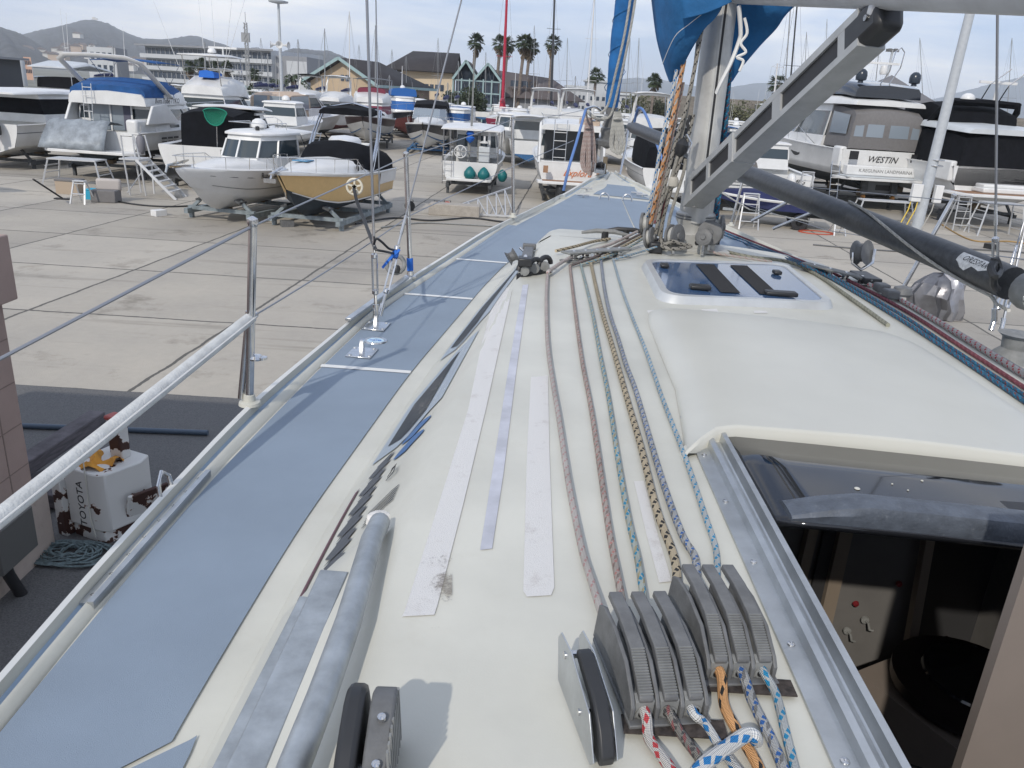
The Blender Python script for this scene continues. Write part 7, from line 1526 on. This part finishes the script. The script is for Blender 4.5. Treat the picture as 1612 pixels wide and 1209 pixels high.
yacht_ashore(613, 118, 98, MG, 'short masted yacht before the dark roof of the clubhouse', .05, 88, 0); yacht_ashore(617, 78, 130, MG, 'slim aerial masted yacht behind the clubhouse roof', .06, 88, 0)
yacht_ashore(986, 60, 110, MG, 'thin masted yacht just right of the headsail', .06, 90, 1, dx=6); yacht_ashore(1004, 60, 120, MG, 'yacht with one spreader seen right of the headsail', .06, 90, 1, dx=2); yacht_ashore(960, 110, 105, MG, 'short masted yacht left of the furled headsail foot', .05, 90, 0)
yacht_ashore(1218, 100, 85, MW, 'yacht with a pale cross spreader mast left of the vang', .10, 92, 1, dx=6, frac=(.95,.9)); yacht_ashore(1243, -40, 80, MD, 'tall dark masted yacht behind the middle of the vang', .09, 92, 1, dx=16); yacht_ashore(1236, -40, 95, MG, 'grey masted yacht just left of the dark one behind the vang', .08, 92, 0, dx=12)
yacht_ashore(1462, 60, 110, MG, 'thin masted yacht above the WESTIN open array radar', .05, 93, 0, dx=-14); yacht_ashore(1376, 75, 100, MG, 'mast beside the lamp cluster behind WESTIN', .07, 93, 0, dx=8)
yacht_ashore(705, 130, 76, MG, 'low masted yacht between the black bow rider and the fishing boat', .05, 90, 0); yacht_ashore(906, 120, 80, MG, 'short masted yacht behind the pink coil of rope', .05, 90, 0); yacht_ashore(1130, 40, 120, MG, 'faint masted yacht right of our mast', .06, 92, 1)
# ---------------------------------------------------------------- buildings
TAN = mat('tan_wall', (.46,.36,.25), .85, noise=.08, nscale=.6); TAN2 = mat('pink_brick_wall', (.30,.23,.19), .85, noise=.1, nscale=.8); ROOFD = mat('dark_slate_roof', (.030,.027,.030), .8, noise=.2, nscale=1.5); AQUA = mat('aqua_trim', (.27,.38,.39), .6); OFFW = mat('office_white', (.46,.48,.50), .7, noise=.05, nscale=.3); OFFG = mat('office_glass', (.04,.055,.08), .2); GRB = mat('grey_cladding', (.24,.25,.27), .8); BRD = mat('brown_roof', (.10,.085,.085), .85, noise=.1); STONE = mat('sea_wall_stone', (.20,.18,.155), .9, noise=.3, nscale=.35, stretch=(1,1,4)); CREAMW = mat('cream_wall', (.55,.45,.32), .8)
def G(px, d): p = PY(px, 150, d); return Vector((PY(px, hz(px), d).x, d, 0))
def quadprism(name, P4, z0, z1, m_, parent): return MB().add([Vector((p.x,p.y,z0)) for p in P4]+[Vector((p.x,p.y,z1)) for p in P4], [(0,1,2,3),(7,6,5,4)]+[(i,4+i,4+(i+1)%4,(i+1)%4) for i in range(4)], m_).obj(name, parent)
def bld(name, label, cat='building'): return empty(name, (0,0,0), 0, label, cat)
def hz_(d, px, py): return ytop(px, py, d)
# clubhouse with the tan gable
cb_ = bld('clubhouse', 'tan clubhouse with aqua edged gable and dark hipped roof behind the masts')
A, B, C = G(489,112), G(592,110), G(676,124); D_ = A+(C-B); ze, za = 4.6, 7.6
quadprism('wall', [A,B,C,D_], 0, ze, TAN2, cb_)
nrm_ = (B-A).normalized(); up_ = Vector((0,0,1)); dep = (C-B).normalized()
MB().add([A+up_*ze, B+up_*ze, (A+B)/2+up_*(za-.25)], [(0,1,2)], TAN).obj('gable_wall', cb_).location.y = -.03
quadprism('tan_band', [A-dep*.02,B-dep*.02,B,A], 2.6, ze, TAN, cb_)
ov_ = 1.0; rd0 = (A+B)/2-dep*ov_+up_*za; rd1 = (D_+C)/2-dep*6+up_*za; e0 = A-nrm_*.8-dep*ov_+up_*(ze-.15); e1 = B+nrm_*.8-dep*ov_+up_*(ze-.15); e2 = C+nrm_*.8+dep*.6+up_*(ze-.15); e3 = D_-nrm_*.8+dep*.6+up_*(ze-.15)
rf_ = MB().add([rd0,rd1,e0,e1,e2,e3], [(0,3,4,1),(2,0,1,5),(1,4,5)], ROOFD).obj('roof', cb_, thick=.15)
MB().bar(e0-dep*.05, rd0-dep*.05, .12, .38, AQUA, (0,0,1)).bar(rd0-dep*.05, e1-dep*.05, .12, .38, AQUA, (0,0,1)).bar(e1+nrm_*.1, e2+nrm_*.1, .12, .35, AQUA).obj('fascia', rf_)
def winrow(par, a, b, z0, z1, n, m_=None, gap=.3, dep_=None, nm='window'):
    dv = (b-a).normalized(); L_ = (b-a).length/n; out = Vector((dv.y, -dv.x, 0))
    for i in range(n):
        c = a+dv*(i+.5)*L_+out*.04; MB().box((c.x, c.y, (z0+z1)/2), (L_*(1-gap), .06, z1-z0), m_ or OFFG, Matrix.Rotation(math.atan2(dv.y, dv.x), 3, 'Z')).obj(nm, par)
winrow(cb_, A.lerp(B,.46)+Vector((0,-.05,0)), A.lerp(B,.60)+Vector((0,-.05,0)), 4.85, 5.6, 2); winrow(cb_, A.lerp(B,.34), A.lerp(B,.48), .3, 2.4, 1); winrow(cb_, A.lerp(B,.55), A.lerp(B,.72), .4, 2.3, 3, BWG); winrow(cb_, A.lerp(B,.20), A.lerp(B,.26), .5, 3.4, 2, MATS['mast_dark'], .6, nm='downpipe')
# second hall
c2_ = bld('marina_hall', 'cream hall with twin aqua edged gables right of the clubhouse'); A, B = G(632,140), G(712,138); C = G(716,150); D_ = A+(C-B); ze, za = 7.2, 10.4
quadprism('wall', [A,B,C,D_], 0, ze, CREAMW, c2_); dep = Vector((.0,1,0)); 
rf_ = MB().add([A+up_*ze+Vector((-3,-1.2,0)), B+up_*ze+Vector((.5,-1.2,0)), B+Vector((.5,6,za)), A+Vector((1,6,za)), B+Vector((.5,13,ze)), A+Vector((-3,13,ze))], [(0,1,2,3),(3,2,4,5)], ROOFD).obj('roof', c2_, thick=.2)
winrow(c2_, A.lerp(B,.35), A.lerp(B,.85), 4.3, 5.3, 5); winrow(c2_, A.lerp(B,.1), A.lerp(B,.9), .8, 3.0, 6, TAN2, .15)
for k,(x0,x1,zt_) in enumerate(((712,752,9.2),(745,788,8.9))):
    a_, b_ = G(x0,137-2*k), G(x1,137-2*k); m2 = (a_+b_)/2+up_*zt_; g_ = MB().add([a_+up_*6.4, b_+up_*6.4, m2, a_+Vector((0,12,6.4)), b_+Vector((0,12,6.4)), m2+Vector((0,12,0))], [(0,2,5,3),(2,1,4,5)], ROOFD).add([a_+up_*6.4+Vector((0,1.2,0)), b_+up_*6.4+Vector((0,1.2,0)), m2+Vector((0,1.2,0))],[(0,1,2)],OFFG).obj('gable_roof', c2_, thick=.2)
    MB().bar(a_+up_*6.3-Vector((0,.3,0)), m2-Vector((0,.3,0)), .2, .36, AQUA).bar(m2-Vector((0,.3,0)), b_+up_*6.3-Vector((0,.3,0)), .2, .36, AQUA).obj('fascia', g_)
    quadprism('glass_front', [a_+Vector((.5,.6,0)), b_+Vector((-.5,.6,0)), b_+Vector((-.5,8,0)), a_+Vector((.5,8,0))], 0, 6.4, OFFG, c2_)
    for f in (.02,.35,.66,.98): c = a_.lerp(b_, f); MB().bar(c, c+up_*6.5, .2, .2, AQUA).obj('column', c2_)
    for z in (2.2,4.4,6.2): MB().bar(a_+up_*z, b_+up_*z, .12, .18, AQUA).obj('cross_beam', c2_)
# long brown roofed hall
c3_ = bld('long_hall', 'long low hall with brown grey roof behind the palms'); A, B = G(770,150), G(912,150); ze = 4.0
quadprism('wall', [A,B,B+Vector((0,16,0)),A+Vector((0,16,0))], 0, ze, GRB, c3_); MB().add([A+Vector((-1,-1,ze)),B+Vector((1,-1,ze)),B+Vector((-5,8,7.7)),A+Vector((0,8,8.6)),B+Vector((1,17,ze)),A+Vector((-1,17,ze))],[(0,1,2,3),(3,2,4,5),(1,4,2)],BRD).obj('roof', c3_, thick=.15); MB().box(A+Vector((5.8,1.0,6.4)),(4.2,.6,1.0),OFFG).obj('roof_window', c3_)
# long white offices
c4_ = bld('office_block', 'long white four storey office block behind the left cluster of boats'); A, B = G(232,205), G(428,188); dv = (B-A).normalized(); bk_ = Vector((-dv.y,dv.x,0))*18
H4 = 10.6
quadprism('wall', [A,B,B+bk_,A+bk_], 0, H4, OFFW, c4_)
for k in range(4):
    z0 = H4-1.9-2.65*k
    if z0 > 0: quadprism('window_band', [A-bk_*.004+dv*.3, B-bk_*.004-dv*(.3+1.2*(k%2)), B, A], z0, z0+1.35, OFFG, c4_)
    n_ = 26
    for i in range(n_): c = A.lerp(B, i/(n_-1)); 
    MB().add([q for i in range(n_) for c in [A.lerp(B, (i+.5)/n_)] for q in (c-bk_*.007-dv*.12+up_*z0, c-bk_*.007+dv*.12+up_*z0, c-bk_*.007+dv*.12+up_*(z0+1.35), c-bk_*.007-dv*.12+up_*(z0+1.35))], [(4*i,4*i+1,4*i+2,4*i+3) for i in range(n_)], GRB).obj('mullion', c4_)
    quadprism('parapet', [A-bk_*.05-dv*1, B-bk_*.05+dv*1, B, A], z0-.95, z0-.05, OFFW, c4_)
quadprism('roof_edge', [A-bk_*.08-dv*2, B-bk_*.08+dv*2, B, A], H4-.25, H4+.15, GRB, c4_)
A2 = G(429,190); B2 = G(484,186); g5 = bld('grey_warehouse', 'grey clad block right of the long white offices'); quadprism('wall', [A2,B2,B2+Vector((0,15,0)),A2+Vector((0,15,0))], 0, 9.6, GRB, g5); quadprism('white_end', [B2-Vector((4.5,.1,0)),B2-Vector((0,.1,0)),B2,B2-Vector((4.5,0,0))], 0, 8.6, OFFW, g5)
g6 = bld('office_annexe', 'pale low annexe with aqua glass below the long offices'); A, B = G(340,150), G(405,150); quadprism('wall', [A,B,B+Vector((0,10,0)),A+Vector((0,10,0))], 0, 4.0, OFFW, g6); winrow(g6, A.lerp(B,.62), A.lerp(B,.95), .4, 3.2, 3, AQUA, .1); winrow(g6, A.lerp(B,.05), A.lerp(B,.6), 1.2, 2.4, 5)
g7 = bld('apartment_block', 'grey and white flat roofed block left of the sport fisher tower'); A, B = G(140,160), G(184,158); C = G(202,168); quadprism('wall', [A,B,C,A+(C-B)], 0, 8.3, OFFW, g7); quadprism('grey_side', [B,B+Vector((.15,0,0)),C+Vector((.15,0,0)),C], 0, 8.35, GRB, g7)
for z in (1.6,4.0,6.2): winrow(g7, A.lerp(B,.08), A.lerp(B,.92), z, z+1.2, 4, OFFG, .45)
g8 = bld('dark_shed', 'dark shed at the far left edge of the yard'); A, B = G(-170,120), G(-75,120); quadprism('wall', [A,B,B+Vector((0,16,0)),A+Vector((0,16,0))], 0, 5.0, mat('dark_cladding', (.05,.055,.065), .8), g8); quadprism('roof', [A-Vector((1,1,0)),B+Vector((1,-1,0)),B+Vector((1,17,0)),A+Vector((-1,17,0))], 5.0, 5.35, GRB, g8); winrow(g8, A.lerp(B,.3), A.lerp(B,.95), 2.5, 4.0, 5)
g8b = bld('storage_tank', 'white cylindrical tank beside the dark shed'); MB().lathe(G(30,180), [(1.1,0),(1.1,5.0),(.9,5.3),(0,5.4)], OFFW, 24).obj('tank', g8b)
g8c = bld('pink_flats', 'small pinkish block of flats far left below the hill'); quadprism('wall', [G(38,260),G(50,260),G(50,268),G(38,268)], 0, 6.6, mat('pink_render', (.5,.32,.24), .8), g8c); [winrow(g8c, G(39,259.9), G(49,259.9), z, z+1.1, 4, OFFG, .5) for z in (2,4.4)]
for i,(x0,x1,d_,h_,lb_) in enumerate(((892,925,170,7.0,'white shed with stepped roof right of the brown roofed hall'),(922,968,185,8.6,'taller white shed between the brown hall and the small palm'),(965,1003,175,6.2,'low white shed behind the blue furled headsail'))):
    s_ = bld('white_shed', lb_); A, B = G(x0,d_), G(x1,d_); quadprism('wall', [A,B,B+Vector((0,8,0)),A+Vector((0,8,0))], 0, h_-.4, OFFW, s_); quadprism('roof', [A-Vector((.4,.4,0)),B+Vector((.4,-.4,0)),B+Vector((.4,8.4,0)),A+Vector((-.4,8.4,0))], h_-.4, h_, BWG, s_); winrow(s_, A.lerp(B,.1), A.lerp(B,.9), 1.5, 3.2, 4, OFFG, .5); winrow(s_, A.lerp(B,.1), A.lerp(B,.9), 4.4, 5.2, 4, OFFG, .5)
A, B = G(948,215), G(1720,228); sw = MB(); sw.add([A+Vector((0,0,0)),B,B+up_*(6.6),A+up_*6.9,A+Vector((0,4,6.9)),B+Vector((0,4,6.6)),B+Vector((0,5,0)),A+Vector((0,5,0))],[(0,1,2,3),(3,2,5,4),(4,5,6,7),(0,3,4,7),(1,6,5,2)],STONE)
tag(sw.obj('sea_wall'), 'long grey brown stone sea wall closing the yard on the right', 'sea wall')
for i,z in enumerate((2.2,4.4)): pass
# grey tent
tn = bld('grey_tent', 'grey peaked tent roof rising behind the WESTIN cruiser', 'tent'); c = G(1368,72); TENT = mat('tent_grey', (.16,.16,.17), .8, noise=.1)
for k,(cx0,w0,zt_) in enumerate(((-2.5,4.4,7.1),(1.6,5.6,7.9))):
    q = c+Vector((cx0,k*1.0,0)); MB().add([q+Vector((-w0,-w0*.8,4.3)),q+Vector((w0,-w0*.8,4.3)),q+Vector((w0,w0*.8,4.3)),q+Vector((-w0,w0*.8,4.3)),q+up_*zt_,q+Vector((0,-w0*.5,5.4)),q+Vector((w0*.5,0,5.4))],[(0,5,4),(5,1,4),(1,6,4),(6,2,4),(2,3,4),(3,0,4),(0,1,5),(1,2,6)],TENT).obj('roof', tn, thick=.05)
    for sx_2 in (-1,1): MB().bar(q+Vector((sx_2*w0*.97,-w0*.78,0)),q+Vector((sx_2*w0*.97,-w0*.78,4.3)),.1,.1,ALW).obj('post', tn)
# poles, tower, lamps
lp2 = empty('lamp_post', G(443,70), 0, 'tall pale lamp post with flat lamp head and white loudspeaker horns', 'lamp post'); z1 = ytop(437,4,70); zh = ytop(441,71,70)
MB().tube([(0,0,0),(-.0,0,z1)],[.17,.10],PP,12).obj('pole', lp2); MB().lathe((0,0,z1),[(.1,-.1),(.75,0),(.8,.1),(.3,.22),(0,.24)],PP,16).obj('lamp_head', lp2)
for sx_2,a_ in ((-1,.0),(1,.2),(.2,-1)): v = Vector((sx_2,-.2 if abs(sx_2)==1 else -1,0)).normalized(); MB().lathe(v*.15+up_*zh, [(.05,0),(.08,.35),(.16,.5),(.30,.62),(.26,.62),(.05,.3)], BW, 14, v).obj('loudspeaker', lp2)
lt = empty('lattice_mast', G(391,140), 0, 'slim grey lattice aerial mast rising over the office block', 'aerial mast'); zt_ = ytop(391,36,140)
m3 = MB()
for x,y in ((-.3,-.3),(.3,-.3),(.3,.3),(-.3,.3)): m3.bar((x,y,0),(x*.6,y*.6,zt_),.09,.09,MG)
for i in range(16): z_ = zt_*i/16; m3.bar((-.3,-.3,z_),(.3,-.3,z_+zt_/16),.06,.06,MG); m3.bar((.3,-.3,z_),(-.3,-.3,z_+zt_/16),.06,.06,MG)
m3.obj('lattice', lt); MB().box((-.1,0,zt_-2.2),(1.3,.5,1.4),MG).box((0,0,zt_-5),(1.2,.4,.3),MG).tube([(0,0,zt_),(0,0,zt_+1.6)],.05,MG,5).obj('aerial_panels', lt)
lm3 = empty('light_cluster_pole', G(1383,95), 0, 'pole with a cluster of floodlights behind the WESTIN radar', 'lamp post'); z1 = ytop(1386,78,95); MB().tube([(0,0,0),(0,0,z1)],[.2,.12],PP,10).obj('pole', lm3)
for k in range(5): a_=k*1.25; MB().box((.5*math.cos(a_),.5*math.sin(a_),z1),(.35,.25,.3),GREYP).bar((0,0,z1-.2),(.5*math.cos(a_),.5*math.sin(a_),z1),.05,.05,GREYP).obj('floodlight', lm3)
# ---------------------------------------------------------------- palms and trees
LEAF = mat('palm_leaf', (.035,.055,.022), .7, noise=.3, nscale=.6); LEAFD = mat('palm_skirt', (.17,.13,.085), .9, noise=.3, nscale=1); TRK = mat('palm_trunk', (.20,.165,.14), .9, noise=.3, nscale=1.2, stretch=(1,1,8)); BUSH = mat('bush_leaf', (.030,.045,.018), .75, noise=.35, nscale=.7); BARK = mat('bark', (.13,.10,.085), .9)
def palm_crown(R, seed, skirt=True, n=46, droop=.8):
    r = random.Random(seed); m_ = MB(); sk = MB()
    for i in range(n):
        az = r.uniform(0, 2*math.pi); el = math.radians(r.uniform(-38, 80)); ln = R*r.uniform(.8, 1.1)
        d = Vector((math.cos(az)*math.cos(el), math.sin(az)*math.cos(el), math.sin(el))); st = d*ln*.45; fan = d
        s_ = d.cross(up_); s_ = s_.normalized() if s_.length > .1 else Vector((1,0,0)); t_ = s_.cross(d)
        m_.add([s_*.02, -s_*.02, st-s_*.02, st+s_*.02], [(0,1,2,3)], LEAF)
        for k in range(9):
            a = (k-4)*.30; v = (d*math.cos(a)+s_*math.sin(a)).normalized(); tip = st+v*ln*.62+Vector((0,0,-droop*ln*.22*abs(math.sin(a))-.1*ln)); w_ = ln*.055
            mid = st+v*ln*.36; m_.add([st, mid+t_*w_*.4+s_*w_, tip, mid-t_*w_*.4-s_*w_], [(0,1,2,3)], LEAF)
    if skirt:
        for i in range(60):
            az = r.uniform(0, 2*math.pi); z = r.uniform(-.15, -1.15)*R; o = Vector((math.cos(az), math.sin(az), 0)); k = .22+.5*max(0,(z+R*1.15)/R); w_ = R*.09; t_ = o.cross(up_)
            p = Vector((0,0,z)); m_.add([p+o*.12*R+t_*w_, p+o*k*R*1.0+Vector((0,0,-.30*R))+t_*w_*.5, p+o*k*R*.9+Vector((0,0,-.42*R)), p+o*.1*R-t_*w_], [(0,1,2,3)], LEAFD)
    return m_
def palm(px, cy, d, R, seed, label, lean=0, tr=.28, skirt=True):
    g = G(px, d); zc = ytop(px, cy, d); e = empty('fan_palm', g, 0, label, 'palm tree', 'fan palms over the yard'); dx = lean
    cr = palm_crown(R, seed, skirt).obj('crown', e, ang=180); cr.location = (dx, 0, zc)
    MB().tube(spline([(0,0,0),(dx*.1,0,zc*.35),(dx*.5,0,zc*.7),(dx,0,zc-.1)],4), tr, TRK, 8).obj('trunk', e)
palm(742, 66, 150, 1.75, 1, 'leftmost of the tall palms, in front of the twin gable hall', .5); palm(781, 68, 155, 1.7, 2, 'tall palm immediately left of the red furled sail', .3); palm(793, 70, 175, 1.9, 9, 'palm half hidden behind the red furled sail', .3)
palm(816, 68, 150, 1.9, 3, 'taller left one of the twin palms right of the red sail', .6); palm(826, 74, 158, 1.9, 4, 'shorter right one of the twin palms right of the red sail', .5); palm(864, 68, 152, 1.7, 5, 'palm behind the thick dark mast', .0)
palm(934, 120, 120, 1.35, 6, 'small short palm left of the furled headsail', .1, .2, False); palm(1026, 128, 130, 1.4, 7, 'small palm between the headsail and our mast', .1, .2); palm(1218, 132, 120, 1.6, 8, 'bushy palm behind the lower vang', .1, .3)
for i,(x_,y_,d_) in enumerate(((299,106,165),(318,101,160),(338,106,162),(358,106,160),(402,118,158))): palm(x_, y_, d_, 1.45, 20+i, ('first','second','third','fourth','fifth')[i]+' palm from the left in front of the long office block', .0, .22)
# date palms beside the lamp post
for i,(x_,y_,d_,R_) in enumerate(((462,128,100,2.6),(436,132,104,2.0))):
    g = G(x_, d_); zc = ytop(x_, y_, d_); e = empty('date_palm', g, 0, ('broad feathery date palm right of the lamp post','smaller date palm hidden behind the lamp post')[i], 'palm tree'); r = random.Random(i+50); m_ = MB()
    for k in range(34):
        az = r.uniform(0,2*math.pi); el = math.radians(r.uniform(5,75)); pts_ = []
        for j in range(8):
            t = j/7; rr = R_*t*math.cos(el); pts_.append(Vector((rr*math.cos(az), rr*math.sin(az), R_*t*math.sin(el)-R_*.75*t*t)))
        for j in range(7):
            a_, b_ = pts_[j], pts_[j+1]; s_ = (b_-a_).cross(up_).normalized(); w_ = R_*.13*(1-abs(j/7-.4))
            for sg in (-1,1): m_.add([a_, b_, b_+s_*sg*w_+Vector((0,0,-w_*.5))], [(0,1,2)], LEAF)
    m_.obj('crown', e, ang=180).location = (0,0,zc); MB().tube([(0,0,0),(0,0,zc)], [.4,.32], TRK, 8).obj('trunk', e)
def bush(px, top, wpx, d, seed, label, m_=None, name='bush', n=900):
    g = G(px, d); zt = ytop(px, top, d); w_ = wpx/1250*d/2; r = random.Random(seed); e = empty(name, g, 0, label, 'bush' if name == 'bush' else 'hedge'); mb = MB(); lobes = [(Vector((r.uniform(-.6,.6)*w_, r.uniform(-.5,.5)*w_*.7, zt*r.uniform(.45,.75))), r.uniform(.35,.6)*min(w_, zt*.8)) for _ in range(9)]
    lobes.append((Vector((0,0,zt*.62)), min(w_, zt*.38)))
    for i in range(n):
        c, R_ = r.choice(lobes); v = Vector((r.gauss(0,1), r.gauss(0,1), r.gauss(0,1))).normalized(); p = c+v*R_*r.uniform(.6,1.05); s_ = r.uniform(.10,.2)*max(1, d/110)
        a_ = Vector((r.gauss(0,1), r.gauss(0,1), r.gauss(0,1))).normalized(); b_ = a_.orthogonal().normalized(); p.z = max(.1, p.z); mb.add([p+a_*s_, p+b_*s_, p-a_*s_, p-b_*s_], [(0,1,2,3)], m_ or BUSH)
    mb.obj('foliage', e, ang=180); MB().tube([(0,0,0),(0,0,zt*.6)], [.12,.06], BARK, 6).obj('stem', e)
bush(652,141,34,118,1,'round dark bush at the right end of the clubhouse'); bush(742,131,52,112,2,'large dark bush in front of the twin gables', n=2200); bush(712,136,34,108,3,'smaller dark bush left of the large one'); bush(405,128,26,135,4,'low dark bush in front of the annexe'); bush(478,140,22,105,5,'dark bush at the foot of the lamp post'); bush(330,132,40,140,6,'low bushes before the office annexe')
HEDGE = mat('hedge_leaf', (.10,.105,.055), .8, noise=.3, nscale=.6)
for i,(x_,t_,w_) in enumerate(((1000,146,60),(1045,150,40),(1160,156,50),(1200,157,60),(1245,160,50),(1500,170,60))): bush(x_,t_,w_,135,30+i,('first','second','third','fourth','fifth','sixth')[i]+' stretch of olive hedge from the left, before the sea wall', HEDGE, 'hedge', 1100)
def bare_tree(px, top, d, wpx, seed, label):
    g = G(px, d); zt = ytop(px, top, d); e = empty('bare_tree', g, 0, label, 'tree'); r = random.Random(seed); tw = MB()
    def br(p, v, l, rad, dep_):
        q = p+v*l; tw.tube([p, q], [rad, rad*.7], BARK, 4, cap=False)
        if dep_ == 0: return
        for _ in range(3 if dep_ > 1 else 4): u = (v+Vector((r.uniform(-.8,.8), r.uniform(-.8,.8), r.uniform(-.15,.6)))).normalized(); br(q, u, l*r.uniform(.6,.85), rad*.62, dep_-1)
    MB().tube([(0,0,0),(0,0,zt*.35)], [.2,.15], BARK, 7).obj('trunk', e); br(Vector((0,0,zt*.33)), Vector((0,0,1)), zt*.17, .12, 5); tw.obj('crown', e, ang=180)
bare_tree(838,112,145,50,3,'leafless tree between the twin palms and the dark mast'); bare_tree(812,130,140,50,5,'lower leafless tree below the twin palms')
# ---------------------------------------------------------------- hills with the town on their foot
def ridge(name, prof, D0, D1, m_, seed, nz=14, kind='structure'):
    r = random.Random(seed); xs = []; x0, x1 = prof[0][0], prof[-1][0]; K = 150
    rows = []
    ph = [(r.uniform(0,6.3), r.uniform(.6,1)) for _ in range(12)]
    for j in range(nz+1):
        t = j/nz; row = []
        for i in range(K+1):
            px = lerp(x0, x1, i/K); py = tab(prof, px); top = PY(px, py, D1); d = lerp(D0, D1, t); x = top.x*d/D1
            nz_ = sum(math.sin(px*.05*(k+1)*ph[k][1]+t*(3+k)+ph[k][0])/(k+1.5) for k in range(12))
            h = top.z*(t**.85)+nz_*top.z*.07*math.sin(math.pi*t)+ (sum(math.sin(px*.6*(k+1)+ph[k][0]) for k in range(6))*top.z*.004 if t == 1 else 0)
            row.append(Vector((x, d, max(h, -2) if j else -2)))
        rows.append(row)
    rows.append([Vector((p.x*1.05, D1*1.15, -2)) for p in rows[-1]])
    o = MB().loft(rows, m_).obj(name, ang=180); return tag(o, kind=kind), rows
HILL = mat('winter_hill', (.045,.05,.06), .95, noise=.55, nscale=.02, dirt=.6, dirtcol=(.16,.12,.07)); HILL2 = mat('far_hill', (.045,.06,.08), .95, noise=.3, nscale=.01)  # bluish base colours paint in part of the distance haze
PRN = [(-400,60),(-120,30),(-40,38),(0,42),(25,50),(50,62),(80,84),(110,102),(150,110)]
PRM = [(-300,80),(-60,62),(0,60),(35,54),(60,48),(90,42),(110,36),(128,32),(150,31),(170,37),(185,45),(205,54),(225,60),(250,62),(275,60),(300,56),(312,57),(330,63),(350,69),(370,77),(390,84),(420,100),(450,118)]
PRK = [(330,98),(360,84),(380,77),(405,74),(425,84),(450,100),(480,112)]
PRT = [(400,112),(430,88),(455,77),(470,76),(495,79),(520,80),(545,91),(575,101),(610,112),(640,124),(690,140)]
_, mrows = ridge('hills_main', PRM, 1500, 3000, HILL, 1, 18); _, nrows = ridge('hills_near', PRN, 1300, 2000, HILL, 2); ridge('hills_peak', PRK, 3300, 4200, HILL2, 3); _, trows = ridge('hills_right', PRT, 1500, 2400, HILL, 4)
ridge('hills_far', [(820,150),(900,138),(935,134),(960,127),(1000,122),(1040,125),(1085,134),(1120,140),(1150,137),(1180,132),(1210,130),(1245,136),(1290,150),(1400,165),(1470,156),(1530,140),(1575,128),(1612,121),(1700,112),(1800,140)], 4800, 6200, HILL2, 5, 6)
HW = mat('house_white', (.62,.60,.56), .8); HT = mat('house_tan', (.50,.38,.28), .8); HR = mat('house_roof', (.14,.11,.10), .8)
def house_proto(wallm): 
    e = empty('hillside_house', (0,0,0)); MB().box((0,0,4),(11,9,8), wallm).obj('wall', e); MB().prism([(-6.2,0),(6.2,0),(0,3.2)],10.5,HR,Matrix.Translation((0,5.2,8)) @ Matrix.Rotation(math.pi/2,4,'X')).obj('roof', e); return e
protos = [house_proto(HW), house_proto(HT), house_proto(HW)]; used_h = set(); rh = random.Random(5)
def put_house(x, y, z, k, sc):
    o = protos[k] if k not in used_h else copy_tree(protos[k]); used_h.add(k); o.location = (x, y, z-.5); o.rotation_euler = (0,0,rh.uniform(-.6,.6)); o.scale = (sc*rh.uniform(.8,1.5), sc, sc*rh.uniform(.7,1.3)); tag(o, 'small pale house of the town spread over the foot of the hills', 'house', 'houses of the town on the hillside')
for n_ in range(230):
    if n_ < 185:
        rows_ = mrows; i = rh.randint(18, 122); t_ = max(0, rh.triangular(0.4, 6.2, 2.6)*(1 if i < 85 else .6))
    else: rows_ = trows; i = rh.randint(8, 85); t_ = rh.uniform(0, 2.2)
    j = int(t_); a_ = rows_[min(j, 17)][i].lerp(rows_[min(j+1, 18 if rows_ is mrows else 14)][i], t_-j); put_house(a_.x, a_.y, max(0, a_.z), rh.choice((0,0,1,2)), rh.uniform(.9,1.6))
mt = bld('summit_station', 'tiny white building on the top of the main hill'); p = PY(149,30,2990); MB().box(p+Vector((0,-5,2)),(9,8,8),HW).box(p+Vector((8,-5,0)),(8,8,5),HW).obj('wall', mt)
# ---------------------------------------------------------------- air
hm = bpy.data.materials.new('haze_air'); hm.use_nodes = True; t = hm.node_tree; t.nodes.clear(); pv = N(t, 'ShaderNodeVolumePrincipled'); pv.inputs['Color'].default_value = (.90,.95,1,1); pv.inputs['Density'].default_value = .00015; ou = N(t, 'ShaderNodeOutputMaterial'); L(t, pv.outputs[0], ou.inputs['Volume'])
hb9 = MB().box((0,3650,136),(14000,7500,276), hm).obj('haze'); tag(hb9, kind='stuff')
